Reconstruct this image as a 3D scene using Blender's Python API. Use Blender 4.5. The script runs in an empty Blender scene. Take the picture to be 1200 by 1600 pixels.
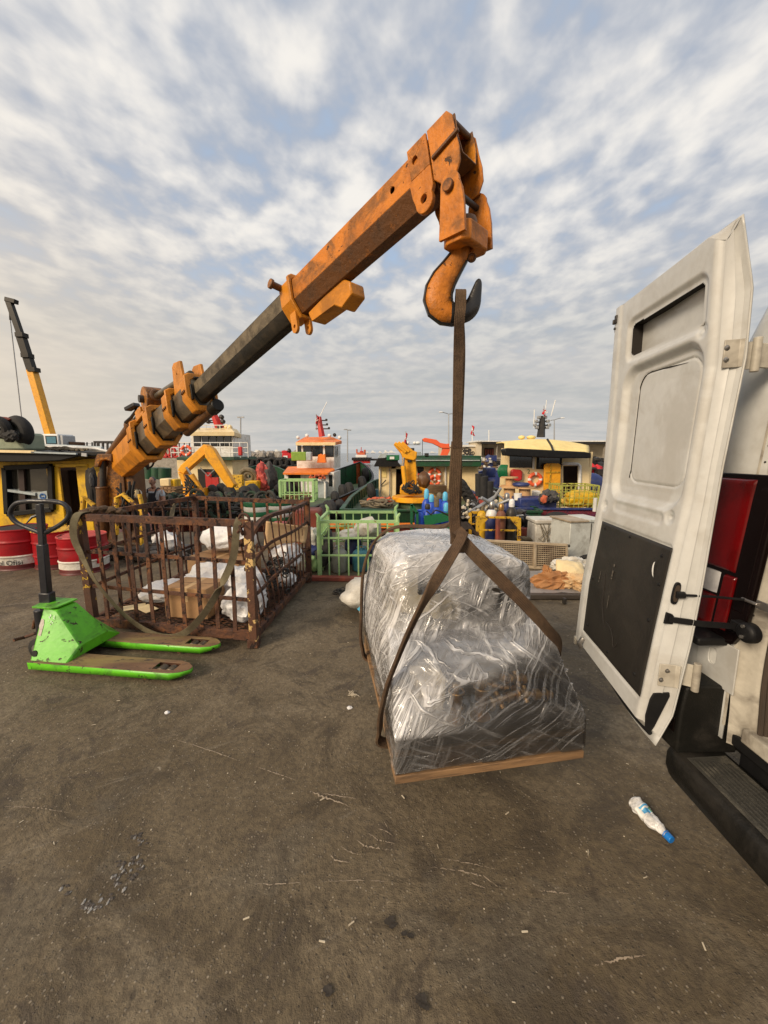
import bpy, bmesh, math, random
from mathutils import Vector, Matrix, noise
from mathutils.geometry import tessellate_polygon
V = Vector
rnd = random.Random(7)
scn = bpy.context.scene
COL = scn.collection
R = math.radians
# ---------------------------------------------------------------- camera
F, H = 610.0, 1.55
PITCH = math.atan(92 / F)
CP, SP = math.cos(PITCH), math.sin(PITCH)
cam_d = bpy.data.cameras.new('camera')
cam = bpy.data.objects.new('camera', cam_d)
COL.objects.link(cam)
cam.location = (0, 0, H)
cam.rotation_euler = (R(90) - PITCH, 0, 0)
cam_d.sensor_fit = 'VERTICAL'
cam_d.sensor_height = 24
cam_d.lens = 24 * F / 1600
cam_d.clip_start = 0.05
cam_d.clip_end = 20000
scn.camera = cam
# ---------------------------------------------------------------- light
scn.view_settings.view_transform = 'Standard'
scn.view_settings.look = 'None'
scn.view_settings.gamma = 1
scn.view_settings.exposure = 0.15
SUN_EL, SUN_AZ = R(28), R(224)          # azimuth clockwise from +Y: low, behind the viewer on the left
world = bpy.data.worlds.new('World')
scn.world = world
world.use_nodes = True
wt = world.node_tree
for n in list(wt.nodes):
	wt.nodes.remove(n)
def nd(t, typ, **kw):
	n = t.nodes.new(typ)
	for k, v in kw.items():
		if k.startswith('i_'):
			n.inputs[k[2:].replace('_', ' ')].default_value = v
		else:
			setattr(n, k, v)
	return n
def mth(t, op, a, b=None, c=None, clamp=False):
	n = t.nodes.new('ShaderNodeMath')
	n.operation = op
	n.use_clamp = clamp
	for i, x in enumerate((a, b, c)):
		if x is None:
			continue
		if isinstance(x, (int, float)):
			n.inputs[i].default_value = x
		else:
			t.links.new(x, n.inputs[i])
	return n.outputs[0]
def mixc(t, fac, a, b, blend='MIX'):
	n = t.nodes.new('ShaderNodeMix')
	n.data_type = 'RGBA'
	n.blend_type = blend
	for i, x in ((0, fac), (6, a), (7, b)):
		if isinstance(x, (int, float)):
			n.inputs[i].default_value = x
		elif isinstance(x, tuple):
			n.inputs[i].default_value = (x + (1,))[:4]
		else:
			t.links.new(x, n.inputs[i])
	return n.outputs[2]
def mrange(t, v, a, b, c=0.0, d=1.0, smooth=True):
	n = t.nodes.new('ShaderNodeMapRange')
	n.interpolation_type = 'SMOOTHSTEP' if smooth else 'LINEAR'
	t.links.new(v, n.inputs[0])
	for i, x in enumerate((a, b, c, d)):
		n.inputs[i + 1].default_value = x
	return n.outputs[0]
def noi(t, vec, scale, detail=4, rough=.55, dist=0, typ='ShaderNodeTexNoise'):
	n = t.nodes.new(typ)
	n.inputs['Scale'].default_value = scale
	n.inputs['Detail'].default_value = detail
	n.inputs['Roughness'].default_value = rough
	n.inputs['Distortion'].default_value = dist
	if vec is not None:
		t.links.new(vec, n.inputs['Vector'])
	return n.outputs['Fac']
def mapping(t, vec, scale=(1, 1, 1), rot=(0, 0, 0), loc=(0, 0, 0)):
	n = t.nodes.new('ShaderNodeMapping')
	n.inputs['Scale'].default_value = scale
	n.inputs['Rotation'].default_value = rot
	n.inputs['Location'].default_value = loc
	t.links.new(vec, n.inputs['Vector'])
	return n.outputs[0]
def aniso(t, vec, scale, rot, loc=(0, 0, 0)):
	return mapping(t, mapping(t, vec, (1, 1, 1), rot), scale, (0, 0, 0), loc)
def make_sky():
	t = wt
	sky = nd(t, 'ShaderNodeTexSky', sky_type='NISHITA')
	sky.sun_disc = False
	sky.sun_elevation = SUN_EL
	sky.sun_rotation = SUN_AZ
	sky.air_density = 1.2
	sky.dust_density = 1.0
	tc = nd(t, 'ShaderNodeTexCoord')
	nrm = nd(t, 'ShaderNodeVectorMath', operation='NORMALIZE')
	t.links.new(tc.outputs['Generated'], nrm.inputs[0])
	sep = nd(t, 'ShaderNodeSeparateXYZ')
	t.links.new(nrm.outputs[0], sep.inputs[0])
	x, y, z = sep.outputs
	zp = mth(t, 'MAXIMUM', z, 0.0)
	den = mth(t, 'ADD', zp, 0.10)
	cx = mth(t, 'DIVIDE', x, den)
	cy = mth(t, 'DIVIDE', y, den)
	cmb = nd(t, 'ShaderNodeCombineXYZ')
	t.links.new(cx, cmb.inputs[0])
	t.links.new(cy, cmb.inputs[1])
	p = cmb.outputs[0]
	pr = aniso(t, p, (2.5, 1.65, 1), (0, 0, R(-17)), (3.1, 1.2, 0))
	n1 = noi(t, pr, 1.45, 4, .48, .2)                    # rows of altocumulus
	pp = aniso(t, p, (4.2, 3.3, 1), (0, 0, R(20)), (7.3, 2.1, .4))
	n2 = noi(t, pp, 2.1, 4, .5, .1)                       # puffs
	n3 = noi(t, mapping(t, p, (.35, .35, 1), (0, 0, 0), (1.7, 4.2, 0)), 1.0, 3, .5, 0)
	rip = noi(t, aniso(t, p, (7.0, 3.6, 1), (0, 0, R(-24)), (2, 5, 1)), 1.1, 3, .5, .4)
	f = mth(t, 'ADD', mth(t, 'ADD', mth(t, 'MULTIPLY', n1, .42), mth(t, 'MULTIPLY', n2, .38)), mth(t, 'MULTIPLY', rip, .20))
	dens = mrange(t, mth(t, 'ADD', f, mth(t, 'MULTIPLY', mth(t, 'SUBTRACT', n3, .5), .35)), .27, .49)
	lit = mrange(t, f, .40, .64)
	# base blue from the sky texture (radiance scaled down by the strength below)
	blue = mixc(t, .85, sky.outputs[0], (3.7, 5.1, 7.1))
	shade = (3.9, 4.25, 4.95)
	bright = (8.7, 8.25, 7.6)
	cloud = mixc(t, lit, shade, bright)
	hi = mixc(t, mth(t, 'MULTIPLY', dens, .93), blue, cloud)
	# layered grey haze towards the horizon
	band = noi(t, mapping(t, p, (.5, 1.6, 1), (0, 0, R(4)), (2, 9, 1)), .9, 4, .5, .3)
	hz = mixc(t, mrange(t, band, .4, .62), (4.6, 4.65, 4.55), (5.4, 5.25, 5.0))
	hf = mrange(t, z, .10, .50, 1, 0)
	skyc = mixc(t, mth(t, 'MULTIPLY', hf, .9), hi, hz)
	# warm side towards the low sun (left)
	wf = mth(t, 'MULTIPLY', mrange(t, x, -.95, -.15, 1, 0), mrange(t, z, .0, .7, 1, .1))
	skyc = mixc(t, mth(t, 'MULTIPLY', wf, .7), skyc, (8.6, 7.1, 5.2))
	# veiled glow of the sun itself, behind the viewer
	sd = nd(t, 'ShaderNodeVectorMath', operation='DOT_PRODUCT')
	t.links.new(nrm.outputs[0], sd.inputs[0])
	sd.inputs[1].default_value = (math.sin(SUN_AZ) * math.cos(SUN_EL), math.cos(SUN_AZ) * math.cos(SUN_EL), math.sin(SUN_EL))
	gl = mth(t, 'POWER', mth(t, 'MAXIMUM', sd.outputs['Value'], 0), 5)
	skyc = mixc(t, mth(t, 'MULTIPLY', gl, .8), skyc, (13, 9.5, 6.2))
	low = mrange(t, z, -.05, 0, 0, 1)
	skyc = mixc(t, low, (2.2, 2.2, 2.2), skyc)
	bg = nd(t, 'ShaderNodeBackground')
	bg.inputs['Strength'].default_value = .10
	t.links.new(skyc, bg.inputs[0])
	out = nd(t, 'ShaderNodeOutputWorld')
	t.links.new(bg.outputs[0], out.inputs[0])
make_sky()
sun_d = bpy.data.lights.new('sun', 'SUN')
sun_d.energy = 3.0
sun_d.angle = R(18)
sun_d.color = (1.0, .83, .62)
sun = bpy.data.objects.new('sun', sun_d)
COL.objects.link(sun)
sdir = V((math.sin(SUN_AZ) * math.cos(SUN_EL), math.cos(SUN_AZ) * math.cos(SUN_EL), math.sin(SUN_EL)))
sun.rotation_euler = sdir.to_track_quat('Z', 'Y').to_euler()
sun.location = sdir * 50
# ---------------------------------------------------------------- helpers
def at(px, py, Y):
	"""world point seen at photo pixel (px, py) at the ground distance Y."""
	rx, ry = (px - 600) / F, -(py - 800) / F
	d = V((rx, CP + ry * SP, -SP + ry * CP))
	return V((0, 0, H)) + d * (Y / d.y)
def lerp(a, b, f):
	return a + (b - a) * f
def interp(tab, x):
	if x <= tab[0][0]:
		return tab[0][1]
	for a, b in zip(tab, tab[1:]):
		if x <= b[0]:
			return lerp(a[1], b[1], (x - a[0]) / (b[0] - a[0]))
	return tab[-1][1]
def frame(o, x, z):
	x = V(x).normalized()
	z = V(z)
	y = z.cross(x).normalized()
	z = x.cross(y).normalized()
	m = Matrix((x, y, z)).transposed().to_4x4()
	m.translation = V(o)
	return m
def smoothpath(ps, n=10):
	ps = [V(p) for p in ps]
	q_ = [ps[0]] + ps + [ps[-1]]
	out = []
	for i in range(1, len(q_) - 2):
		for k_ in range(n):
			t = k_ / n
			a, b, c_, d = q_[i - 1], q_[i], q_[i + 1], q_[i + 2]
			out.append(.5 * ((2 * b) + (c_ - a) * t + (2 * a - 5 * b + 4 * c_ - d) * t * t + (3 * b - a - 3 * c_ + d) * t ** 3))
	out.append(ps[-1])
	return out
class MB:
	def __init__(s):
		s.v, s.f = [], []
	def add(s, vs, fs, M=None):
		b = len(s.v)
		s.v += [(M @ V(v)) if M is not None else V(v) for v in vs]
		s.f += [tuple(i + b for i in f) for f in fs]
		return s
	def box(s, c, d, M=None):
		c, d = V(c), V(d) * .5
		vs = [c + V((x * d.x, y * d.y, z * d.z)) for z in (-1, 1) for y in (-1, 1) for x in (-1, 1)]
		return s.add(vs, [(0, 2, 3, 1), (4, 5, 7, 6), (0, 1, 5, 4), (2, 6, 7, 3), (0, 4, 6, 2), (1, 3, 7, 5)], M)
	def box2(s, a, b, M=None):
		a, b = V(a), V(b)
		return s.box((a + b) / 2, [abs(q) for q in (b - a)], M)
	def beam(s, p, q, w, h, up=(0, 0, 1), M=None):
		p, q = V(p), V(q)
		L = (q - p).length
		up = V(up)
		if abs((q - p).normalized().dot(up.normalized())) > .99:
			up = V((0, 1, 0)) if abs(up.z) > .5 else V((0, 0, 1))
		fr = frame(p, q - p, up)
		if M is not None:
			fr = M @ fr
		return s.box((L / 2, 0, 0), (L, w, h), fr)
	def tube(s, pts, r, n=8, cap=True, M=None, flat=None, ref=None):
		pts = [V(p) for p in pts]
		k = len(pts)
		rs = r if isinstance(r, (list, tuple)) else [r] * k
		vs, fs = [], []
		pn = None
		for i, p in enumerate(pts):
			d = (pts[min(i + 1, k - 1)] - pts[max(i - 1, 0)])
			d = d.normalized() if d.length > 1e-9 else V((0, 0, 1))
			if ref is not None:
				a = (V(ref) - d * V(ref).dot(d)).normalized()
			elif pn is None:
				a = d.orthogonal().normalized()
			else:
				a = (pn - d * pn.dot(d))
				a = a.normalized() if a.length > 1e-6 else d.orthogonal().normalized()
			pn = a
			b = d.cross(a)
			fl = 1 if flat is None else flat
			for j in range(n):
				t = 2 * math.pi * j / n
				vs.append(p + a * (math.cos(t) * rs[i] * fl) + b * (math.sin(t) * rs[i]))
		for i in range(k - 1):
			for j in range(n):
				j2 = (j + 1) % n
				fs.append((i * n + j, i * n + j2, (i + 1) * n + j2, (i + 1) * n + j))
		if cap:
			fs.append(tuple(reversed(range(n))))
			fs.append(tuple((k - 1) * n + j for j in range(n)))
		return s.add(vs, fs, M)
	def cyl(s, p, q, r, r2=None, n=16, M=None):
		return s.tube([p, q], [r, r if r2 is None else r2], n, True, M)
	def lathe(s, o, axis, prof, n=20, M=None):
		"""prof: (radius, height along axis)"""
		o, ax = V(o), V(axis).normalized()
		return s.tube([o + ax * h for _, h in prof], [max(r, 1e-4) for r, _ in prof], n, True, M, ref=ax.orthogonal())
	def torus(s, c, axis, Rr, r, n=24, m=8, M=None, a0=0, a1=2 * math.pi, flat=1):
		c, ax = V(c), V(axis).normalized()
		e1 = ax.orthogonal().normalized()
		e2 = ax.cross(e1)
		vs, fs = [], []
		full = abs(a1 - a0 - 2 * math.pi) < 1e-6
		nn = n if full else n + 1
		for i in range(nn):
			t = a0 + (a1 - a0) * i / n
			d = e1 * math.cos(t) + e2 * math.sin(t)
			for j in range(m):
				u = 2 * math.pi * j / m
				vs.append(c + d * (Rr + r * math.cos(u)) + ax * (r * flat * math.sin(u)))
		for i in range(n):
			i2 = (i + 1) % nn
			for j in range(m):
				fs.append((i * m + j, i2 * m + j, i2 * m + (j + 1) % m, i * m + (j + 1) % m))
		return s.add(vs, fs, M)
	def plate(s, out, holes=(), t=.01, M=None):
		"""polygon in the local XY plane with holes, thickness t along +Z"""
		loops = [[V((p[0], p[1], 0)) for p in out]] + [[V((p[0], p[1], 0)) for p in h] for h in holes]
		flat = [p for l in loops for p in l]
		tris = tessellate_polygon(loops)
		n = len(flat)
		vs = [(p.x, p.y, 0) for p in flat] + [(p.x, p.y, t) for p in flat]
		fs = []
		for a, b, c in tris:
			nz = (flat[b] - flat[a]).cross(flat[c] - flat[a]).z
			if nz < 0:
				b, c = c, b
			fs += [(a, c, b), (a + n, b + n, c + n)]
		o = 0
		for k, l in enumerate(loops):
			area = sum(l[i].x * l[(i + 1) % len(l)].y - l[(i + 1) % len(l)].x * l[i].y for i in range(len(l)))
			ccw = (area > 0) == (k == 0)
			for i in range(len(l)):
				a, b = o + i, o + (i + 1) % len(l)
				fs.append((a, b, b + n, a + n) if ccw else (b, a, a + n, b + n))
			o += len(l)
		return s.add(vs, fs, M)
	def ribbon(s, pts, wd, w, th=.004, M=None):
		"""flat belt through pts; wd: width direction per point (or one)"""
		pts = [V(p) for p in pts]
		k = len(pts)
		wds = wd if isinstance(wd, list) else [wd] * k
		ws = w if isinstance(w, list) else [w] * k
		vs, fs = [], []
		for i, p in enumerate(pts):
			d = (pts[min(i + 1, k - 1)] - pts[max(i - 1, 0)]).normalized()
			a = V(wds[i])
			a = (a - d * a.dot(d)).normalized() * ws[i] / 2
			nn = d.cross(a).normalized() * th / 2
			vs += [p - a - nn, p + a - nn, p + a + nn, p - a + nn]
		for i in range(k - 1):
			for j in range(4):
				j2 = (j + 1) % 4
				fs.append((i * 4 + j, i * 4 + j2, (i + 1) * 4 + j2, (i + 1) * 4 + j))
		fs += [(3, 2, 1, 0), tuple((k - 1) * 4 + j for j in range(4))]
		return s.add(vs, fs, M)
	def grid(s, fn, nu, nv, M=None):
		vs = [fn(i / nu, j / nv) for j in range(nv + 1) for i in range(nu + 1)]
		fs = [(j * (nu + 1) + i, j * (nu + 1) + i + 1, (j + 1) * (nu + 1) + i + 1, (j + 1) * (nu + 1) + i) for j in range(nv) for i in range(nu)]
		return s.add(vs, fs, M)
	def blob(s, c, r, amp=.15, sc=3.0, sub=3, seed=0, M=None, squash=None, ridge=False):
		bm = bmesh.new()
		bmesh.ops.create_icosphere(bm, subdivisions=sub, radius=1)
		r = V(r) if not isinstance(r, (int, float)) else V((r, r, r))
		o = V((seed * 7.3, seed * 3.1, seed * 1.7))
		vs = []
		for v in bm.verts:
			k = noise.noise(v.co * sc + o)
			if ridge:
				k = .55 - abs(k) * 1.5 + .8 * noise.noise(v.co * sc * .45 + o) + .45 * (.3 - abs(noise.noise(v.co * sc * 2.3 + o))) + .2 * (.3 - abs(noise.noise(v.co * sc * 5 + o)))
			q = v.co * (1 + amp * k)
			q = V((q.x * r.x, q.y * r.y, q.z * r.z))
			if squash is not None:
				q.z = max(q.z, squash)
			vs.append(q + V(c))
		fs = [tuple(v.index for v in f.verts) for f in bm.faces]
		bm.free()
		return s.add(vs, fs, M)
	def build(s, name, mat, parent=None, bevel=0, smooth=30, local=False, label=None, kind=None, seg=2, jit=0, solid=0):
		me = bpy.data.meshes.new(name)
		vs = s.v
		if parent is not None and not local:
			wm = Matrix.Identity(4)
			o = parent
			while o is not None:
				wm = o.matrix_basis @ wm
				o = o.parent
			wi = wm.inverted()
			vs = [wi @ v for v in vs]
		if jit:
			vs = [v + noise.noise_vector(v * 3.3) * jit for v in vs]
		me.from_pydata([tuple(v) for v in vs], [], s.f)
		me.validate()
		me.update()
		if smooth:
			me.polygons.foreach_set('use_smooth', [True] * len(me.polygons))
			me.set_sharp_from_angle(angle=R(smooth))
		if mat is not None:
			me.materials.append(mat)
		ob = bpy.data.objects.new(name, me)
		COL.objects.link(ob)
		if parent is not None:
			ob.parent = parent
		if bevel:
			b = ob.modifiers.new('bevel', 'BEVEL')
			b.width = bevel
			b.segments = seg
			b.limit_method = 'ANGLE'
			b.angle_limit = R(35)
			b.harden_normals = False
		if solid:
			so = ob.modifiers.new('thick', 'SOLIDIFY')
			so.thickness = solid
		if label:
			ob['label'] = label
		if kind:
			ob['kind'] = kind
		return ob
def thing(name, label, cat, loc=(0, 0, 0), rz=0, group=None, rot=None):
	o = bpy.data.objects.new(name, None)
	COL.objects.link(o)
	o.empty_display_size = .1
	o.location = loc
	o.rotation_euler = rot if rot is not None else (0, 0, rz)
	o['label'] = label
	o['category'] = cat
	if group:
		o['group'] = group
	return o
def tag(o, label, cat, group=None):
	o['label'] = label
	o['category'] = cat
	if group:
		o['group'] = group
	return o
def copy_tree(o, parent=None):
	c = o.copy()
	COL.objects.link(c)
	c.parent = parent
	for ch in list(o.children):
		copy_tree(ch, c)
	return c
def text_mesh(txt, size, mat, M, name, parent=None, extrude=.0006, align='CENTER', font_scale=(1, 1), kind=None):
	cu = bpy.data.curves.new('lettering', 'FONT')
	cu.body = txt
	cu.size = size
	cu.extrude = extrude
	cu.align_x = align
	cu.align_y = 'CENTER'
	cu.resolution_u = 3
	tmp = bpy.data.objects.new('lettering_source', cu)
	COL.objects.link(tmp)
	dg = bpy.context.evaluated_depsgraph_get()
	dg.update()
	me = bpy.data.meshes.new_from_object(tmp.evaluated_get(dg))
	vs = [V((v.co.x * font_scale[0], v.co.y * font_scale[1], v.co.z)) for v in me.vertices]
	fs = [tuple(p.vertices) for p in me.polygons]
	bpy.data.objects.remove(tmp)
	bpy.data.curves.remove(cu)
	bpy.data.meshes.remove(me)
	mb = MB()
	mb.add(vs, fs, M if not callable(M) else None)
	if callable(M):
		mb.v = [M(v) for v in mb.v]
	return mb.build(name, mat, parent, smooth=0)
# ---------------------------------------------------------------- materials
MATS = {}
def pm(name, c, c2=None, sc=6, lo=.4, hi=.65, rough=.6, metal=0, bump=0, bsc=40, spot=None, edge=None, dirt=None,
	   stretch=None, rvar=.15, spec=None, coat=0, alpha=None, trans=0, sss=0, coords='Object'):
	"""procedural material: c mixed to c2 by noise; spot=(colour, scale, threshold) chips; edge=(colour, amount) worn
	convex edges; dirt=(colour, scale, amount) broad stains."""
	m = bpy.data.materials.new(name)
	m.use_nodes = True
	t = m.node_tree
	b = t.nodes['Principled BSDF']
	tc = nd(t, 'ShaderNodeTexCoord').outputs[coords]
	oi = nd(t, 'ShaderNodeObjectInfo').outputs['Random']
	vec = tc
	av = nd(t, 'ShaderNodeVectorMath', operation='ADD')
	t.links.new(tc, av.inputs[0])
	cm = nd(t, 'ShaderNodeCombineXYZ')
	t.links.new(mth(t, 'MULTIPLY', oi, 17.0), cm.inputs[0])
	t.links.new(mth(t, 'MULTIPLY', oi, 5.0), cm.inputs[1])
	t.links.new(cm.outputs[0], av.inputs[1])
	vec = av.outputs[0]
	if stretch:
		vec = mapping(t, vec, stretch)
	n1 = noi(t, vec, sc, 6, .6, .2)
	if c2 is None:
		c2 = tuple(x * .78 for x in c)
	col = mixc(t, mrange(t, n1, lo, hi), c, c2)
	fine = noi(t, vec, sc * 9, 4, .6)
	col = mixc(t, .35, col, mixc(t, fine, tuple(min(1, x * 1.25) for x in c), tuple(x * .6 for x in c2)))
	rg = mth(t, 'ADD', rough - rvar / 2, mth(t, 'MULTIPLY', n1, rvar))
	height = fine
	if dirt:
		nn = noi(t, vec, dirt[1], 5, .65, .6)
		f = mth(t, 'MULTIPLY', mrange(t, nn, .46, .66), dirt[2])
		col = mixc(t, f, col, dirt[0])
		rg = mth(t, 'ADD', rg, mth(t, 'MULTIPLY', f, .2))
	if spot:
		nn = noi(t, vec, spot[1], 5, .7, .4)
		f = mrange(t, nn, spot[2], spot[2] + .02)
		col = mixc(t, f, col, spot[0])
		rg = mth(t, 'ADD', rg, mth(t, 'MULTIPLY', f, .25))
		height = mth(t, 'SUBTRACT', height, mth(t, 'MULTIPLY', f, .8))
	if edge:
		ge = nd(t, 'ShaderNodeNewGeometry').outputs['Pointiness']
		nn = noi(t, vec, 30, 4, .7)
		f = mrange(t, mth(t, 'ADD', ge, mth(t, 'MULTIPLY', mth(t, 'SUBTRACT', nn, .5), .10)), .515, .56, 0, edge[1])
		col = mixc(t, f, col, edge[0])
	t.links.new(col, b.inputs['Base Color'])
	t.links.new(rg, b.inputs['Roughness'])
	b.inputs['Metallic'].default_value = metal
	if spec is not None:
		b.inputs['Specular IOR Level'].default_value = spec
	if coat:
		b.inputs['Coat Weight'].default_value = coat
		b.inputs['Coat Roughness'].default_value = .15
	if trans:
		b.inputs['Transmission Weight'].default_value = trans
	if alpha is not None:
		b.inputs['Alpha'].default_value = alpha
	if bump:
		big = noi(t, vec, bsc, 5, .6)
		hh = mth(t, 'ADD', mth(t, 'MULTIPLY', big, .7), mth(t, 'MULTIPLY', height, .5))
		bn = nd(t, 'ShaderNodeBump')
		bn.inputs['Strength'].default_value = min(1, bump)
		bn.inputs['Distance'].default_value = .004 + .01 * bump
		t.links.new(hh, bn.inputs['Height'])
		t.links.new(bn.outputs[0], b.inputs['Normal'])
	MATS[name] = m
	return m
m_orange = pm('crane orange paint', (.62, .235, .018), (.46, .165, .012), 5, rough=.42, bump=.5, bsc=26, spot=((.09, .04, .02), 15, .65), dirt=((.16, .07, .018), 3.4, .5), edge=((.06, .03, .015), .9), spec=.35)
m_orange_hi = pm('boom orange paint', (.60, .195, .014), (.42, .13, .010), 4.5, .44, .58, rough=.45, bump=.6, bsc=34, spot=((.07, .035, .018), 20, .635), dirt=((.15, .065, .018), 6, .8), edge=((.08, .04, .02), .9), spec=.35)
m_boomblack = pm('oiled black steel', (.010, .009, .007), (.028, .022, .015), 3.5, .46, .66, rough=.42, spec=.25, bump=.3, bsc=25, dirt=((.05, .038, .024), 4, .5), stretch=(.35, 1.6, 1.6))
m_boomgrey = pm('worn steel boom section', (.16, .13, .09), (.06, .05, .04), 4, rough=.35, metal=.5, bump=.2, dirt=((.30, .22, .12), 5, .4), stretch=(.5, 2, 2))
m_hookblack = pm('hook black paint', (.02, .02, .02), (.035, .03, .028), 9, rough=.3, metal=.2, bump=.25, spot=((.3, .13, .03), 22, .72))
m_rust = pm('rusty brown steel', (.088, .034, .017), (.034, .016, .011), 9, rough=.72, bump=.8, bsc=60, dirt=((.25, .095, .03), 7, .6), spot=((.02, .012, .010), 14, .57))
m_rustpaint = pm('rust with worn pale paint', (.11, .045, .022), (.05, .022, .014), 9, rough=.7, bump=.7, bsc=60, spot=((.62, .42, .17), 9, .545))
m_rustyellow = pm('rust with yellow paint remains', (.09, .038, .02), (.05, .022, .014), 9, rough=.7, bump=.6, bsc=60, spot=((.55, .33, .04), 11, .60))
m_belt = pm('worn brown webbing', (.105, .060, .032), (.040, .023, .013), 22, .40, .62, rough=.85, bump=.6, bsc=160, dirt=((.13, .085, .045), 4, .5), stretch=(1, 1, 1))
m_beltolive = pm('worn olive webbing', (.17, .145, .085), (.09, .07, .04), 8, rough=.85, bump=.5, bsc=150, dirt=((.06, .045, .025), 4, .6))
m_wood = pm('old pallet wood', (.20, .125, .06), (.12, .07, .033), 4, rough=.75, bump=.5, bsc=50, dirt=((.05, .032, .02), 3, .5), stretch=(1, 5, 9))
m_woodlight = pm('fresh pallet wood', (.34, .20, .095), (.19, .11, .055), 4, rough=.7, bump=.5, bsc=50, stretch=(1, 6, 9), dirt=((.07, .045, .028), 2.5, .7))
m_wooddark = pm('oily dark wood', (.075, .06, .048), (.03, .024, .02), 3, rough=.5, bump=.4, bsc=40, stretch=(1.2, 8, 8))
m_steeldark = pm('oily dark steel', (.018, .018, .020), (.045, .038, .03), 5, rough=.42, bump=.3, spec=.4)
m_steel = pm('bare steel', (.45, .44, .42), (.32, .30, .28), 8, rough=.35, metal=.9, bump=.1)
m_machine = pm('grey machine paint', (.30, .34, .38), (.18, .21, .25), 3, rough=.45, bump=.2, dirt=((.06, .06, .06), 3, .7))
m_cream_mach = pm('pale machine casing', (.80, .70, .50), (.60, .50, .34), 3, rough=.5, bump=.2, dirt=((.15, .11, .07), 3, .5))
m_brass = pm('tarnished brass', (.55, .33, .12), (.30, .16, .06), 12, rough=.38, metal=.8, bump=.2)
m_green_jack = pm('bright green paint', (.13, .54, .02), (.10, .46, .018), 3, rough=.38, bump=.15, bsc=40, dirt=((.05, .13, .022), 5, .75), spot=((.045, .035, .018), 17, .60))
m_forktop = pm('fork top worn to dirt', (.20, .115, .06), (.12, .07, .042), 4, rough=.55, bump=.35, bsc=60, dirt=((.30, .27, .08), 2.2, .45), spot=((.06, .045, .035), 16, .6), stretch=(.6, 2, 1))
m_black = pm('black plastic', (.007, .007, .008), (.012, .012, .012), 8, rough=.5, bump=.1, spec=.25)
m_blackpaint = pm('black painted steel', (.012, .013, .018), (.025, .025, .03), 6, rough=.35, bump=.15, spot=((.08, .06, .05), 25, .72))
m_rubber = pm('tyre rubber', (.010, .010, .010), (.028, .026, .025), 5, rough=.8, bump=.5, bsc=60)
m_vanwhite = pm('van off-white paint', (.55, .555, .54), (.50, .505, .49), 3, rough=.33, bump=.03, bsc=8, dirt=((.36, .34, .30), 3.5, .5), spot=((.20, .18, .14), 30, .74), coat=.3, rvar=.1)
m_vangrime = pm('van grimy sill', (.50, .47, .40), (.30, .27, .22), 5, rough=.5, bump=.15, dirt=((.12, .10, .08), 6, .7))
m_vanboard = pm('dark hardboard panel', (.017, .015, .013), (.026, .023, .019), 3, rough=.5, bump=.15, bsc=90, dirt=((.04, .034, .027), 2.5, .5), spec=.3)
m_bumper = pm('black textured plastic', (.007, .007, .006), (.012, .011, .010), 5, rough=.5, bump=.35, bsc=200, dirt=((.035, .031, .026), 5, .5), spec=.3)
m_bumpergrime = pm('scuffed plastic tread', (.055, .053, .046), (.03, .029, .026), 6, rough=.55, bump=.5, bsc=120, dirt=((.13, .12, .095), 6, .6))
m_redlens = pm('red lamp lens', (.13, .001, .002), (.05, .001, .001), 4, rough=.12, bump=0, coat=.25)
m_reddeep = pm('smoked lamp edge', (.006, .003, .003), (.004, .002, .002), 2, rough=.2, spec=.3)
m_clearlens = pm('clear lamp lens', (.55, .55, .56), (.35, .35, .37), 8, rough=.12, coat=.8)
m_card = pm('brown cardboard', (.42, .245, .115), (.36, .20, .09), 4, rough=.8, bump=.15, bsc=60)
m_cardlight = pm('light cardboard', (.62, .42, .22), (.55, .36, .18), 4, rough=.8, bump=.1)
m_bag = pm('white plastic bag', (.82, .82, .82), (.68, .68, .70), 5, rough=.35, bump=1, bsc=11)
m_bagdirty = pm('grubby white sack', (.70, .68, .62), (.52, .48, .40), 4, rough=.6, bump=1, bsc=11, dirt=((.32, .27, .2), 3, .5))
m_white = pm('white paint', (.82, .81, .77), (.64, .62, .56), 4, rough=.45, bump=.1, dirt=((.35, .27, .18), 3, .35))
m_whitepl = pm('white plastic', (.8, .8, .78), (.7, .7, .68), 4, rough=.4, bump=.1)
m_print = pm('dark print', (.03, .03, .035), rough=.6)
m_printgreen = pm('green print', (.02, .25, .10), rough=.6)
m_cream = pm('cream hull paint', (.84, .67, .38), (.78, .60, .33), 3, rough=.45, bump=.1, dirt=((.50, .33, .15), 2.4, .3))
m_creamroof = pm('yellow cream roof paint', (.84, .68, .28), (.78, .60, .24), 3, rough=.5, bump=.05, dirt=((.50, .40, .18), 2, .3))
m_yellow = pm('yellow cabin paint', (.82, .49, .01), (.70, .40, .01), 3, rough=.45, bump=.3, dirt=((.25, .14, .03), 3, .6), spot=((.12, .07, .03), 9, .66))
m_yellowrust = pm('chipped yellow paint', (.70, .42, .03), (.55, .32, .02), 5, rough=.5, bump=.4, spot=((.10, .045, .02), 12, .55))
m_excav = pm('marine crane yellow', (.88, .40, .012), (.78, .33, .010), 4, rough=.42, bump=.2, dirt=((.25, .12, .03), 3, .35))
m_brick = pm('brick red hull paint', (.30, .065, .035), (.20, .04, .025), 3, rough=.6, bump=.3, dirt=((.08, .04, .03), 3, .6))
m_redhull = pm('faded red hull paint', (.50, .075, .06), (.36, .05, .05), 3, rough=.55, bump=.3, spot=((.11, .05, .035), 6, .58))
m_orangedeck = pm('orange deck paint', (.90, .23, .02), (.80, .18, .02), 3, rough=.5, bump=.2, dirt=((.35, .1, .04), 3, .3))
m_orangehull = pm('orange hull paint', (.55, .10, .03), (.42, .08, .03), 3, rough=.5, bump=.2, dirt=((.12, .05, .03), 3, .5))
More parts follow.
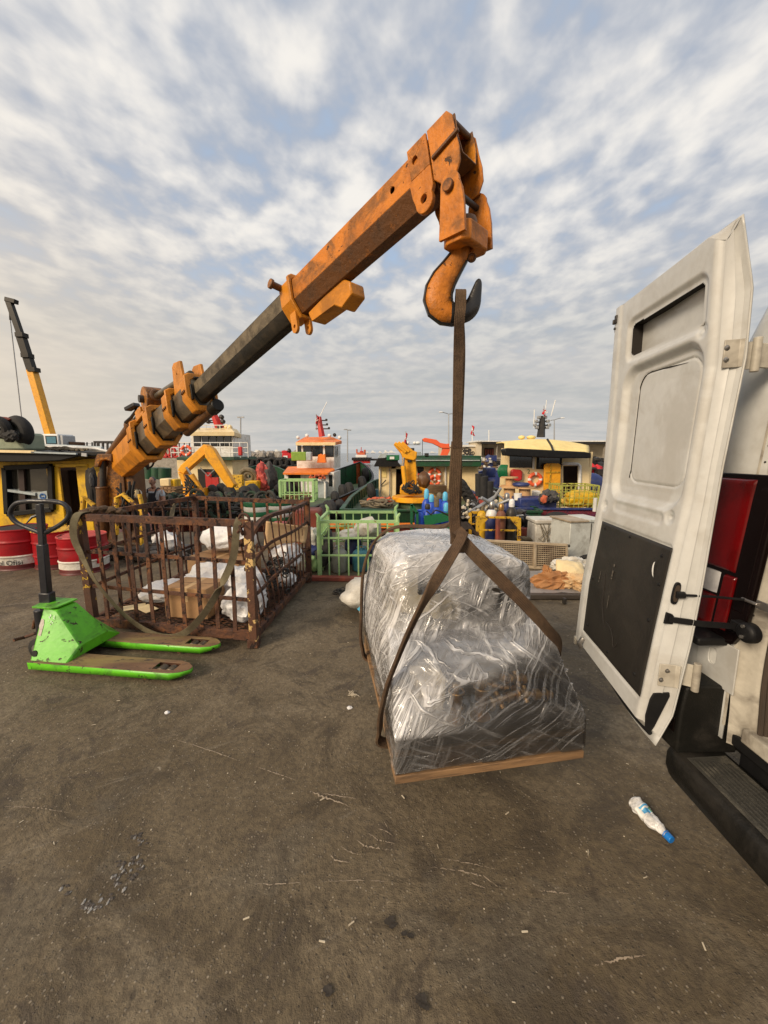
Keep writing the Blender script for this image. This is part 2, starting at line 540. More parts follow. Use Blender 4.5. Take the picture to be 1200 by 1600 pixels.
m_darkgreen = pm('dark green hull paint', (.012, .075, .03), (.008, .04, .02), 3, rough=.5, bump=.2, dirt=((.03, .035, .025), 3, .6))
m_deckgreen = pm('green deck paint', (.085, .135, .065), (.06, .10, .05), 2, rough=.6, bump=.3, dirt=((.10, .09, .06), 2, .6))
m_cagegreen = pm('pale green paint', (.36, .58, .24), (.28, .48, .20), 5, rough=.5, bump=.3, spot=((.22, .16, .08), 14, .62), dirt=((.5, .6, .3), 4, .3))
m_midgreen = pm('green rack paint', (.01, .16, .06), (.01, .11, .045), 5, rough=.5, bump=.2, spot=((.08, .05, .03), 14, .64))
m_oliveg = pm('lime green cloth', (.22, .36, .05), (.17, .29, .04), 5, rough=.7, bump=.3)
m_bluegas = pm('blue cylinder paint', (.02, .09, .58), (.02, .07, .42), 5, rough=.4, bump=.15, spot=((.10, .12, .16), 13, .66))
m_bluelight = pm('light blue cap paint', (.14, .55, .80), (.10, .45, .70), 5, rough=.45)
m_teal = pm('faded blue gas bottle paint', (.05, .19, .26), (.035, .13, .19), 5, rough=.45, bump=.2, spot=((.14, .1, .07), 12, .66))
m_greygas = pm('grey gas bottle paint', (.36, .36, .33), (.27, .26, .23), 5, rough=.5, bump=.2, spot=((.15, .10, .07), 12, .64))
m_browngas = pm('rust brown cylinder paint', (.20, .075, .04), (.12, .05, .03), 6, rough=.6, bump=.3)
m_navy = pm('navy blue paint', (.018, .035, .16), (.015, .025, .10), 4, rough=.5, bump=.2, dirt=((.10, .10, .12), 3, .4))
m_red = pm('signal red paint', (.55, .025, .02), (.42, .02, .02), 4, rough=.42, bump=.15, dirt=((.2, .03, .02), 3, .4))
m_drumred = pm('red drum enamel', (.36, .004, .010), (.26, .003, .008), 4, rough=.45, bump=.3, bsc=12, dirt=((.10, .01, .01), 2.5, .5), spec=.3)
m_drumdark = pm('dark red drum foot', (.12, .015, .015), (.07, .015, .012), 4, rough=.5, bump=.3)
m_lifebuoy = pm('lifebuoy orange', (.85, .13, .04), (.75, .11, .04), 4, rough=.5)
m_rope = pm('dirty rope', (.22, .18, .12), (.11, .09, .06), 10, rough=.9, bump=.6, bsc=90)
m_cloth = pm('grey cloth', (.085, .08, .078), (.04, .038, .038), 5, rough=.9, bump=.5)
m_net = pm('orange float rope', (.55, .12, .05), (.40, .09, .04), 8, rough=.8, bump=.4)
m_spool = pm('plywood spool', (.58, .36, .17), (.45, .26, .12), 5, rough=.7, bump=.2)
m_brownpaper = pm('crumpled brown paper', (.42, .20, .075), (.30, .13, .05), 6, rough=.8, bump=.3)
m_glassdark = pm('dark cabin glass', (.02, .025, .03), (.012, .015, .018), 2, rough=.06, spec=.8, rvar=.02)
m_dark = pm('dark interior', (.014, .011, .009), (.022, .017, .013), 4, rough=.8)
m_darkwood = pm('dark red brown interior', (.03, .012, .009), (.018, .009, .007), 4, rough=.7)
m_concrete = pm('weathered concrete', (.38, .34, .28), (.28, .25, .21), 3, rough=.85, bump=.4, dirt=((.15, .13, .11), 2, .5))
m_beige = pm('beige plaster', (.60, .52, .38), (.52, .44, .31), 1.2, rough=.85, bump=.1, dirt=((.38, .31, .22), .6, .5))
m_rock = pm('grey breakwater concrete', (.34, .31, .27), (.22, .20, .18), 1, rough=.9, bump=.3)
m_skin = pm('skin', (.46, .24, .16), (.40, .20, .13), 12, rough=.5)
m_hair = pm('grey hair', (.10, .09, .085), rough=.7)
m_tee = pm('pale grey t-shirt', (.50, .53, .56), (.42, .45, .48), 8, rough=.9, bump=.3)
m_apron = pm('dark navy bib', (.02, .022, .03), rough=.85)
m_flag = pm('red flag cloth', (.55, .01, .02), rough=.7)
m_lightblue = pm('pale blue grey paint', (.42, .48, .50), (.34, .39, .40), 4, rough=.5, dirt=((.2, .2, .18), 3, .4))
m_metalgrey = pm('galvanised steel', (.40, .41, .42), (.30, .31, .32), 8, rough=.45, metal=.5, bump=.1)
m_cabinet = pm('weathered grey cabinet', (.62, .64, .60), (.50, .51, .47), 4, rough=.55, bump=.2, dirt=((.22, .20, .16), 3, .6))
m_sheetbeige = pm('beige perforated sheet', (.50, .41, .29), (.38, .30, .20), 6, rough=.55, metal=.2, bump=.2, dirt=((.18, .12, .08), 4, .6))
m_pebble = pm('light litter', (.62, .55, .42), (.45, .38, .28), 10, rough=.8)
m_bluecap = pm('blue bottle cap', (.01, .19, .62), (.01, .15, .52), 8, rough=.3)
m_bluelabel = pm('blue label print', (.03, .30, .62), (.20, .48, .72), 30, rough=.4)
m_greenlabel = pm('green label print', (.05, .38, .18), rough=.4)
m_brownhose = pm('rubber seal brown', (.055, .038, .026), (.03, .022, .016), 9, rough=.6, bump=.2, stretch=(3, 3, .4))
# ---------------------------------------------------------------- the setting
QE = 7.6          # quay edge
WZ = -1.9         # water level
def ground_material():
	m = bpy.data.materials.new('quay concrete, dark with oil and dust')
	m.use_nodes = True
	t = m.node_tree
	b = t.nodes['Principled BSDF']
	tc = nd(t, 'ShaderNodeTexCoord').outputs['Object']
	def mp(sc, loc=(0, 0, 0)):
		return mapping(t, tc, (sc, sc, sc), (0, 0, 0), loc)
	big = noi(t, tc, .55, 6, .62, 1.0)
	mid = noi(t, mp(1, (4, 1, 0)), 2.6, 7, .70, 1.2)
	fine = noi(t, tc, 38, 6, .72)
	grit = noi(t, tc, 190, 3, .7)
	c = mixc(t, mrange(t, big, .36, .64), (.122, .093, .055), (.200, .160, .105))
	c = mixc(t, mth(t, 'MULTIPLY', mrange(t, mid, .48, .64), .85), c, (.072, .055, .034))
	c = mixc(t, mth(t, 'MULTIPLY', mrange(t, noi(t, mp(1, (9, 4, 2)), 1.3, 7, .72, .9), .52, .68), .65), c, (.255, .210, .145))
	c = mixc(t, mth(t, 'MULTIPLY', mrange(t, noi(t, mp(1, (2, 7, 5)), .8, 5, .6, 1.5), .58, .62), .38), c, (.135, .118, .090))   # old patch, sharp outline
	c = mixc(t, mth(t, 'MULTIPLY', mrange(t, noi(t, mp(1, (6, 2, 8)), 1.9, 6, .7, 1.8), .57, .64), .7), c, (.070, .055, .042))  # soaked-in oil
	c = mixc(t, mth(t, 'MULTIPLY', mrange(t, noi(t, mp(1, (1, 2, 3)), 9, 6, .7, .6), .46, .70), .45), c, (.070, .053, .034))
	c = mixc(t, mth(t, 'MULTIPLY', mrange(t, fine, .38, .60, 1, 0), .50), c, (.060, .046, .033))
	vo = nd(t, 'ShaderNodeTexVoronoi')
	vo.inputs['Scale'].default_value = 95
	t.links.new(tc, vo.inputs['Vector'])
	sepc = nd(t, 'ShaderNodeSeparateColor')
	t.links.new(vo.outputs['Color'], sepc.inputs[0])
	stone = mth(t, 'MULTIPLY', mrange(t, vo.outputs['Distance'], .42, .26), mrange(t, sepc.outputs[0], .80, .82))
	c = mixc(t, mth(t, 'MULTIPLY', stone, .75), c, mixc(t, sepc.outputs[1], (.34, .29, .22), (.045, .038, .03)))
	# hairline cracks
	ve = nd(t, 'ShaderNodeTexVoronoi')
	ve.feature = 'DISTANCE_TO_EDGE'
	ve.inputs['Scale'].default_value = .55
	wn = nd(t, 'ShaderNodeTexNoise')
	wn.inputs['Scale'].default_value = 2.4
	wn.inputs['Detail'].default_value = 6
	t.links.new(tc, wn.inputs['Vector'])
	wa = nd(t, 'ShaderNodeVectorMath', operation='ADD')
	ws = nd(t, 'ShaderNodeVectorMath', operation='SCALE')
	ws.inputs['Scale'].default_value = .7
	t.links.new(wn.outputs['Color'], ws.inputs[0])
	t.links.new(tc, wa.inputs[0])
	t.links.new(ws.outputs[0], wa.inputs[1])
	t.links.new(wa.outputs[0], ve.inputs['Vector'])
	crk = mth(t, 'MULTIPLY', mrange(t, ve.outputs['Distance'], .0045, .001), mrange(t, noi(t, mp(1, (3, 3, 3)), 1.1, 3, .5), .57, .66))
	c = mixc(t, mth(t, 'MULTIPLY', crk, .55), c, (.03, .024, .018))
	for sc, th, colr, am, off in ((1.15, .685, (.045, .037, .03), .6, 3), (4.2, .70, (.045, .036, .028), .7, 8), (13, .74, (.03, .024, .02), .8, 5), (21, .745, (.36, .31, .23), .8, 1)):
		nn = noi(t, mp(1, (off, off * 2, 0)), sc, 4, .55, .5)
		c = mixc(t, mth(t, 'MULTIPLY', mrange(t, nn, th, th + .04), am), c, colr)
	st = noi(t, aniso(t, tc, (.6, 7, 1), (0, 0, R(-24))), 2.2, 6, .7, .8)
	c = mixc(t, mth(t, 'MULTIPLY', mrange(t, st, .60, .74), .40), c, (.27, .235, .18))
	st2 = noi(t, aniso(t, tc, (.5, 9, 1), (0, 0, R(31)), (4, 2, 0)), 1.8, 6, .7, .6)
	c = mixc(t, mth(t, 'MULTIPLY', mrange(t, st2, .62, .75), .5), c, (.060, .048, .036))
	t.links.new(c, b.inputs['Base Color'])
	rg = mth(t, 'SUBTRACT', .82, mth(t, 'MULTIPLY', mrange(t, mid, .5, .75), .22))
	t.links.new(rg, b.inputs['Roughness'])
	b.inputs['Specular IOR Level'].default_value = .35
	hh = mth(t, 'ADD', mth(t, 'SUBTRACT', mth(t, 'ADD', mth(t, 'MULTIPLY', fine, .8), mth(t, 'MULTIPLY', stone, .25)), mth(t, 'MULTIPLY', crk, 1.2)), mth(t, 'ADD', mth(t, 'MULTIPLY', grit, .25), mth(t, 'MULTIPLY', mid, 1.6)))
	bn = nd(t, 'ShaderNodeBump')
	bn.inputs['Strength'].default_value = .85
	bn.inputs['Distance'].default_value = .012
	t.links.new(hh, bn.inputs['Height'])
	t.links.new(bn.outputs[0], b.inputs['Normal'])
	return m
m_ground = ground_material()
def water_material():
	m = bpy.data.materials.new('harbour water')
	m.use_nodes = True
	t = m.node_tree
	b = t.nodes['Principled BSDF']
	tc = nd(t, 'ShaderNodeTexCoord').outputs['Object']
	b.inputs['Base Color'].default_value = (.055, .065, .065, 1)
	b.inputs['Roughness'].default_value = .12
	b.inputs['IOR'].default_value = 1.33
	n1 = noi(t, mapping(t, tc, (1, 2.2, 1)), 1.1, 5, .6, .4)
	n2 = noi(t, mapping(t, tc, (1, 1.6, 1)), .22, 3, .5, .2)
	bn = nd(t, 'ShaderNodeBump')
	bn.inputs['Strength'].default_value = .6
	bn.inputs['Distance'].default_value = .12
	t.links.new(mth(t, 'ADD', n1, n2), bn.inputs['Height'])
	t.links.new(bn.outputs[0], b.inputs['Normal'])
	return m
m_water = water_material()
# quay: one relief sheet where the camera stands, flat slab beyond
def gh(x, y):
	return (.009 * noise.noise(V((x * .7, y * .7, 1))) + .004 * noise.noise(V((x * 3, y * 3, 4)))) * min(1, max(0, (6.0 - y) * 2))
q = MB()
q.grid(lambda u, v: V((-9 + 14 * u, -2 + (QE + 2) * v, gh(-9 + 14 * u, -2 + (QE + 2) * v))), 280, 166)
ground = q.build('quay_ground', m_ground, kind='structure', smooth=60)
q = MB()
for (x0, y0, x1, y1) in ((-90, -2, -9, QE), (5, -2, 90, QE), (-90, -60, 90, -2)):
	q.add([(x0, y0, 0), (x1, y0, 0), (x1, y1, 0), (x0, y1, 0)], [(0, 1, 2, 3)])
q.add([(-90, QE, 0), (90, QE, 0), (90, QE, -4), (-90, QE, -4)], [(0, 3, 2, 1)])
q.build('quay_apron', m_ground, kind='structure', smooth=0)
q = MB()
q.add([(-9000, QE + .02, WZ), (9000, QE + .02, WZ), (9000, 12000, WZ), (-9000, 12000, WZ)], [(0, 1, 2, 3)])
q.build('sea_water', m_water, kind='structure', smooth=0)
# low rusty steel rail let into the quay (front edge of the storage strip)
k = thing('steel_kerb', 'low red brown steel kerb strip lying along the quay by the green cage', 'kerb', (-.9, 4.62, 0))
MB().beam((-1.35, 4.66, .025), (.15, 4.60, .025), .09, .05).build('kerb_bar', m_brick, k, bevel=.006)
# scratches, dribbles and patches with a shape of their own, thin sheets lying on the concrete
def mark(pts, w, mat_list, seed, zz=.006):
	rr = random.Random(seed)
	vs, fs = [], []
	n = len(pts)
	for i, p in enumerate(pts):
		d = (V(pts[min(i + 1, n - 1)]) - V(pts[max(i - 1, 0)]))
		a = V((-d.y, d.x, 0)).normalized()
		ww = w * rr.uniform(.25, 1.0) * math.sin(math.pi * (i + .6) / (n + .2))
		z = gh(p[0], p[1]) + zz
		vs += [(p[0] - a.x * ww, p[1] - a.y * ww, z), (p[0] + a.x * ww, p[1] + a.y * ww, z)]
	for i in range(n - 1):
		if rr.random() > .16:
			fs.append((2 * i, 2 * i + 1, 2 * i + 3, 2 * i + 2))
	mat_list.add(vs, fs)
def gpt(px, py, z=0):
	rx, ry = (px - 600) / F, -(py - 800) / F
	d = V((rx, CP + ry * SP, -SP + ry * CP))
	return V((0, 0, H)) + d * ((z - H) / d.z)
def curve(ps, n, wob, seed):
	rr = random.Random(seed)
	out = []
	for i in range(n):
		t = i / (n - 1) * (len(ps) - 1)
		k = min(int(t), len(ps) - 2)
		a, b = V(ps[k]), V(ps[k + 1])
		p = a.lerp(b, t - k)
		out.append((p.x + rr.uniform(-wob, wob), p.y + rr.uniform(-wob, wob)))
	return out
m_scr = pm('pale scratch dust', (.42, .34, .25), (.28, .22, .16), 60, rough=.9)
sm = MB()
for i, (ps, w) in enumerate((
		([(262, 1153), (345, 1180), (372, 1190)], .0022), ([(400, 1199), (465, 1222)], .0026), ([(484, 1238), (510, 1249), (548, 1262)], .006),
		([(495, 1240), (560, 1250)], .003), ([(515, 1336), (522, 1346), (552, 1350)], .003), ([(534, 1325), (545, 1333), (566, 1338)], .0025),
		([(557, 1314), (570, 1324), (608, 1330)], .0035), ([(575, 1302), (590, 1314), (620, 1321)], .003), ([(590, 1296), (602, 1300), (614, 1308)], .003),
		([(600, 1285), (606, 1296)], .002), ([(670, 1357), (720, 1363), (755, 1370), (783, 1391)], .0028), ([(690, 1343), (740, 1352), (782, 1361)], .0022),
		([(733, 1380), (760, 1390)], .003), ([(400, 1382), (420, 1385), (480, 1381)], .002), ([(0, 1262), (60, 1264), (110, 1272)], .002),
		([(620, 1380), (560, 1378), (500, 1380)], .0016), ([(840, 1392), (890, 1397)], .003), ([(925, 1510), (970, 1500), (1010, 1494)], .004))):
	pts = [gpt(*p)[:2] for p in ps]
	mark(curve(pts, 34, w * .7, i), w, sm, i)
sm.build('scratch_marks', m_scr, ground, kind='stuff', smooth=0)
dm = MB()
rr = random.Random(3)
for (px, py, r_, k) in ((608, 1441, .016, 3), (614, 1449, .011, 2), (632, 1462, .011, 2), (644, 1466, .012, 2), (515, 1552, .017, 3), (658, 1562, .018, 4), (664, 1575, .012, 2)):
	for j in range(k):
		p = gpt(px + rr.uniform(-4, 4), py + rr.uniform(-3, 3))
		vs = [(p.x, p.y, gh(p.x, p.y) + .005)]
		nn = 16
		for a in range(nn):
			q_ = r_ * rr.uniform(.5, 1.0)
			x, y = p.x + math.cos(a * 2 * math.pi / nn) * q_, p.y + math.sin(a * 2 * math.pi / nn) * q_ * .8
			vs.append((x, y, gh(x, y) + .005 + j * .0006))
		dm.add(vs, [(0, 1 + a, 1 + (a + 1) % nn) for a in range(nn)])
m_stain = pm('dark oil stain', (.028, .022, .016), (.048, .038, .027), 40, rough=.6)
dm.build('oil_spots', m_stain, ground, kind='stuff', smooth=0)
# flaking wet patches
fm, bm_ = MB(), MB()
for (px, py) in ((432, 1300 - 0), (215, 1308), (222, 1318), (187, 1350), (196, 1362), (208, 1345), (180, 1372), (188, 1385), (205, 1372), (215, 1352), (140, 1412), (150, 1420), (165, 1404), (135, 1420), (103, 1390)):
	if px == 432:
		continue
	for j in range(7):
		p = gpt(px + rr.uniform(-9, 9), py + rr.uniform(-7, 7))
		r_ = rr.uniform(.003, .010)
		w_ = rr.random() < .4
		(fm if w_ else bm_).blob((p.x, p.y, gh(p.x, p.y) + .001), (r_ * (.5 if w_ else 1.1), r_ * (.9 if w_ else .8), .0025), 1.1, 2.2, 2, seed=px * 5 + j)
fm.build('flaked_film', pm('dusty film', (.34, .33, .31), (.16, .15, .14), 40, rough=.3), ground, kind='stuff')
bm_.build('wet_flakes', m_wooddark, ground, kind='stuff')
lt = MB()
for i in range(260):
	x, y = rr.uniform(-3.2, 1.6), rr.uniform(.55, 4.4)
	r_ = rr.uniform(.0012, .0042)
	if rr.random() < .3:
		a = rr.uniform(0, 3.14)
		L_ = rr.uniform(.006, .022)
		lt.beam((x, y, gh(x, y) + .003), (x + math.cos(a) * L_, y + math.sin(a) * L_, gh(x, y) + .004), .0022, .0018)
	else:
		lt.blob((x, y, gh(x, y) + r_ * .3), (r_, r_ * rr.uniform(.6, 1.4), r_ * .6), .3, 3, 1, seed=i)
for (px, py) in ((18, 0), ) and ((500, 1253), (815, 1459 - 0), (508, 1475), (1102, 1488), (380, 1440), (545, 1449), (632, 1250), (790, 1275)):
	p = gpt(px, py)
	a = rr.uniform(0, 3.14)
	lt.beam((p.x, p.y, .008), (p.x + .02 * math.cos(a), p.y + .02 * math.sin(a), .009), .004, .003)
lt.build('litter_bits', m_pebble, ground, kind='stuff')
def scrap(px, py, r_, label, seed, mat=None):
	p = gpt(px, py)
	mb = MB().blob((p.x, p.y, .006), (r_, r_ * .7, .007), .55, 2.5, 3, seed=seed, ridge=True)
	o = mb.build('paper_scrap', mat or m_bag)
	tag(o, label, 'litter')
scrap(261, 1115, .014, 'small white paper scrap lying in front of the pallet truck forks', 1)
scrap(546, 1107, .014, 'small crumpled white scrap on the ground left of the hanging load', 2)
p0 = gpt(548, 1087)
fr_ = MB()
for i in range(22):
	a = rr.gauss(.5, .75)
	L_ = rr.uniform(.02, .06)
	fr_.tube([p0 + V((rr.uniform(-.02, .02), rr.uniform(-.015, .015), .006)), p0 + V((math.cos(a) * L_ * .6, math.sin(a) * L_ * .6, rr.uniform(.008, .02))), p0 + V((math.cos(a) * L_, math.sin(a) * L_, .006))], .0012, 4)
tag(fr_.build('frayed_string', m_pebble), 'frayed tuft of pale string lying left of the hanging load', 'litter')
# dark clump near the kerb
p0 = gpt(537, 928)
cl = MB()
for i in range(26):
	a, b_ = rr.uniform(0, 6.28), rr.uniform(0, 6.28)
	c_ = p0 + V((rr.uniform(-.09, .09), rr.uniform(-.06, .06), rr.uniform(.012, .035)))
	cl.torus(c_, (rr.uniform(-.6, .6), rr.uniform(-.6, .6), 1), rr.uniform(.02, .045), .005, 12, 5)
tag(cl.build('chain_heap', m_steeldark), 'small heap of dark chain lying on the quay before the green cage', 'chain')
# water bottle
bt = thing('water_bottle', 'crushed clear plastic water bottle with blue cap lying on the ground beside the van', 'bottle', (1.125, 1.47, .0))
pa, pb = gpt(988, 1250, .025), gpt(1043, 1306, .02)
ax = (pb - pa).normalized()
m_pet = bpy.data.materials.new('clear crumpled plastic')
m_pet.use_nodes = True
_t = m_pet.node_tree
_b = _t.nodes['Principled BSDF']
_b.inputs['Base Color'].default_value = (.86, .86, .86, 1)
_b.inputs['Roughness'].default_value = .18
_n = noi(_t, nd(_t, 'ShaderNodeTexCoord').outputs['Object'], 45, 4, .6, .5)
_t.links.new(mrange(_t, _n, .3, .7, .38, .92), _b.inputs['Alpha'])
L_ = (pb - pa).length
def botp(u, v, rad=0):
	a = 2 * math.pi * u
	prof = interp([(0, .012), (.03, .027), (.1, .033), (.55, .032), (.72, .028), (.88, .016), (.95, .012), (1, .012)], v)
	x = ax.orthogonal().normalized()
	side = ax.cross(V((0, 0, 1))).normalized()
	up = side.cross(ax).normalized()
	k_ = noise.noise(V((math.cos(a) * 1.3, math.sin(a) * 1.3, v * 7))) * .30 + (-.28 if .35 < v < .8 else 0) * max(0, math.sin(a))
	rr_ = (prof + rad) * (1 + k_ * (1 if .08 < v < .92 else .2))
	return pa + ax * (L_ * v) + side * math.cos(a) * rr_ + up * math.sin(a) * rr_ * .82
MB().grid(lambda u, v: botp(u, v), 40, 70).build('bottle_body', m_pet, bt, smooth=180)
MB().grid(lambda u, v: botp(u, .27 + .22 * v, .0008), 40, 20).build('label', m_whitepl, bt, smooth=180)
MB().grid(lambda u, v: botp(.12 + u * .24, .30 + .17 * v, .0016), 14, 16).build('label_print', m_bluelabel, bt, smooth=180)
MB().grid(lambda u, v: botp(.37 + u * .06, .28 + .18 * v, .0016), 6, 16).build('label_print', m_greenlabel, bt, smooth=180)
cp = MB().cyl(pb - ax * .004, pb + ax * .019, .0155, .0150, 28)
cp.build('bottle_cap', m_bluecap, bt, bevel=.002)
MB().torus(pb - ax * .008, ax, .0145, .002, 24, 6).build('cap_ring', m_bluecap, bt)
# ---------------------------------------------------------------- loader crane
B0 = at(190, 730, 6.4)
T0 = at(738, 222, 1.72)
AX = (T0 - B0).normalized()
SS = AX.cross(V((0, 0, 1))).normalized()
if SS.dot(V((0, 0, H)) - T0) < 0:
	SS = -SS                              # towards the viewer's side
UU = SS.cross(AX)
if UU.z < 0:
	UU = -UU
LT = (T0 - B0).length
def px_of(p):
	d = p.y * CP - (p.z - H) * SP
	return 600 + F * p.x / d
def tx(px):
	a, b = 0.0, LT * 1.1
	for _ in range(40):
		m_ = (a + b) / 2
		if px_of(B0 + AX * m_) < px:
			a = m_
		else:
			b = m_
	return a
def cr(t, s, u):
	return B0 + AX * t + SS * s + UU * u
CRM = Matrix((AX, SS, UU)).transposed().to_4x4()
CRM.translation = B0
crane = thing('loader_crane', 'orange telescopic loader crane with black boom sections reaching over the quay to its hook', 'crane', (B0.x - .1, B0.y, -.6))
def hexa(w, h, top=.72, low=-.25, bot=.42):
	"""boom section outline in (s, u)"""
	return [(-w * top, h), (w * top, h), (w, h * .86), (w, h * low), (w * bot, -h), (-w * bot, -h), (-w, h * low), (-w, h * .86)]
def sect(mb, t0, t1, w, h, uoff=0, w1=None, h1=None):
	a = hexa(w, h)
	b = hexa(w1 or w, h1 or h)
	vs = [(t0, p[0], p[1] + uoff) for p in a] + [(t1, p[0], p[1] + uoff) for p in b]
	n = len(a)
	fs = [tuple(range(n)), tuple(reversed(range(n, 2 * n)))] + [(i, i + n, (i + 1) % n + n, (i + 1) % n) for i in range(n)]
	mb.add(vs, fs, CRM)
	return mb
def ring(mb, t0, t1, w, h, w2, h2, uoff=0):
	"""open collar: outer hexa w,h inner w2,h2"""
	a, b = hexa(w, h), hexa(w2, h2)
	n = len(a)
	vs = [(t, p[0], p[1] + uoff) for t in (t0, t1) for p in a] + [(t, p[0], p[1] + uoff) for t in (t0, t1) for p in b]
	fs = []
	for i in range(n):
		j = (i + 1) % n
		fs += [(i, n + i, n + j, j), (2 * n + i, 2 * n + j, 3 * n + j, 3 * n + i), (i, j, 2 * n + j, 2 * n + i), (n + i, 3 * n + i, 3 * n + j, n + j)]
	mb.add(vs, fs, CRM)
	return mb
def circ(cx, cy, r, n=18):
	return [(cx + math.cos(2 * math.pi * i / n) * r, cy + math.sin(2 * math.pi * i / n) * r) for i in range(n)]
tS = tx(474)      # sleeve start
tE = tx(690)      # sleeve end plate
tR = [tx(310), tx(283), tx(255), tx(231)]
# telescoping sections
m_boomlitside = pm('dusty boom side painted as lit', (.17, .135, .085), (.075, .058, .038), 5, .38, .62, rough=.55, bump=.3, dirt=((.03, .025, .018), 3, .7), stretch=(.35, 2.2, 2.2), spec=.3)
sect(MB(), tR[0] - .1, tS + .05, .071, .098, -.003).build('boom_section', m_boomblack, crane, bevel=.008, label='long black boom section with dusty sides painted as lit')
sect(MB(), tR[1] - .1, tR[0] + .1, .100, .135).build('boom_section', m_boomgrey, crane, bevel=.008)
sect(MB(), tR[2] - .1, tR[1] + .1, .122, .160).build('boom_section', m_boomgrey, crane, bevel=.008)
sect(MB(), tR[3] - .1, tR[2] + .1, .142, .185).build('boom_section', m_boomgrey, crane, bevel=.008)
sect(MB(), .05, tR[3] + .05, .165, .21).build('boom_base', m_orange, crane, bevel=.01, label='orange base box of the boom')
for i, (t, w, h) in enumerate(((tR[0], .128, .158), (tR[1], .152, .188), (tR[2], .176, .216), (tR[3], .198, .240))):
	th = .075 + .018 * i
	mb = ring(MB(), t - th, t + th, w, h, w - .045, h - .042)
	ring(mb, t + th, t + th + .03, w + .018, h + .018, w - .04, h - .038)
	mb.build('boom_collar', m_orange, crane, bevel=.01, smooth=40)
	pad = MB()
	for s_ in (-1, 1):
		pad.box((t + th + .02, s_ * (w - .03), -.01), (.07, .02, h * .9), CRM)
	pad.box((t + th + .02, 0, h - .03), (.07, w, .02), CRM)
	pad.build('wear_pad', m_boomblack, crane, bevel=.004)
	bl = MB()
	for k_ in range(3):
		bl.cyl(CRM @ V((t - th * .5 + k_ * th * .5, w - .002, .02)), CRM @ V((t - th * .5 + k_ * th * .5, w + .016, .02)), .013, n=6)
	bl.build('bolt', m_orange, crane)
for sg in (1, -1):  # lighter dusty sides: lit faces painted in against the dark underside
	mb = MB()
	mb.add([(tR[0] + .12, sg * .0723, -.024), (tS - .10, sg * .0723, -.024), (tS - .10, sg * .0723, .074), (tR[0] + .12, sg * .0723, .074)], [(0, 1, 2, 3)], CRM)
	mb.build('lit_worn_side', m_boomlitside, crane, smooth=0)
# orange outer sleeve with side holes
w, h = .074, .104
L_ = tE - tS
hs = [(tx(632) - tS, .034), (tx(668) - tS - .0, .040)]
side = MB()
fold = -h * .25
side.plate([(0, fold), (L_, fold), (L_, h * .86), (0, h * .86)], [circ(hs[0][0], hs[0][1], .014), ], .008, CRM @ Matrix.Translation((tS, w - .008, 0)) @ Matrix.Rotation(R(90), 4, 'X') @ Matrix.Scale(-1, 4, (0, 0, 1)) if False else CRM @ Matrix.Translation((tS, w, 0)) @ Matrix.Rotation(R(90), 4, 'X'))
side.plate([(0, fold), (L_, fold), (L_, h * .86), (0, h * .86)], [circ(hs[0][0], hs[0][1], .014), ], .008, CRM @ Matrix.Translation((tS, -w + .008, 0)) @ Matrix.Rotation(R(90), 4, 'X'))
def strip(mb, pts, t0, t1, th):
	"""folded plate through (s,u) points, thickness inward"""
	n = len(pts)
	vs = []
	for t in (t0, t1):
		for k_ in (0, 1):
			for (s_, u_) in pts:
				f_ = 1 - k_ * th / max(.03, math.hypot(s_, u_))
				vs.append((t, s_ * f_, u_ * f_))
	fs = []
	for i in range(n - 1):
		fs += [(i, i + 1, 2 * n + i + 1, 2 * n + i), (n + i, 3 * n + i, 3 * n + i + 1, n + i + 1), (i, n + i, n + i + 1, i + 1), (2 * n + i, 2 * n + i + 1, 3 * n + i + 1, 3 * n + i)]
	fs += [(0, 2 * n, 3 * n, n), (n - 1, 2 * n - 1, 4 * n - 1, 3 * n - 1)]
	mb.add(vs, fs, CRM)
strip(side, [(w, h * .86), (w * .72, h), (-w * .72, h), (-w, h * .86)], tS, tE, .008)
strip(side, [(w, fold), (w * .42, -h), (-w * .42, -h), (-w, fold)], tS, tE, .008)
side.build('boom_sleeve', m_orange_hi, crane, bevel=.003, label='orange outer boom sleeve with a round hole in its side')
# faint raised lettering band on the sleeve side
TM = CRM @ Matrix.Translation((tS + .38, w + .0002, .035)) @ Matrix.Rotation(R(90), 4, 'X')
if (TM.to_3x3() @ V((0, 0, 1))).dot(SS) < 0:
	TM = CRM @ Matrix.Translation((tS + .38, w + .0006, .035)) @ Matrix(((1, 0, 0, 0), (0, 0, -1, 0), (0, 1, 0, 0), (0, 0, 0, 1)))
m_faint = pm('orange paint over old lettering', (.50, .19, .05), (.40, .15, .04), 12, rough=.5)
# start collar of the sleeve: frame plate, pin, lugs and cable box under
ring(MB(), tS - .012, tS + .012, .098, .130, .078, .106).build('end_frame', m_orange, crane, bevel=.005)
c_ = MB()
ring(c_, tS - .12, tS - .012, .090, .114, .073, .100)
c_.build('slide_collar', m_orange, crane, bevel=.008)
MB().cyl(cr(tS - .10, .08, .09), cr(tS - .10, .150, .10), .020, n=20).build('guide_pin', m_orange, crane, bevel=.004)
MB().cyl(cr(tS - .10, .140, .098), cr(tS - .10, .160, .102), .029, n=20).build('pin_head', m_orange, crane, bevel=.004)
def lug(t, s_, n_='lug'):
	out = [(-.030, 0), (.030, 0), (.030, -.095)] + [(math.cos(a) * .030, -.095 - math.sin(a) * .030) for a in [math.pi * k_ / 8 for k_ in range(1, 8)]] + [(-.030, -.095)]
	# plate lies in the (axis, up) plane
	M_ = CRM @ Matrix.Translation((t, s_, -.085)) @ Matrix.Rotation(R(90), 4, 'X')
	MB().plate(out, [circ(0, -.085, .011)], .018, M_).build(n_, m_orange, crane, bevel=.004)
lug(tS - .04, .068)
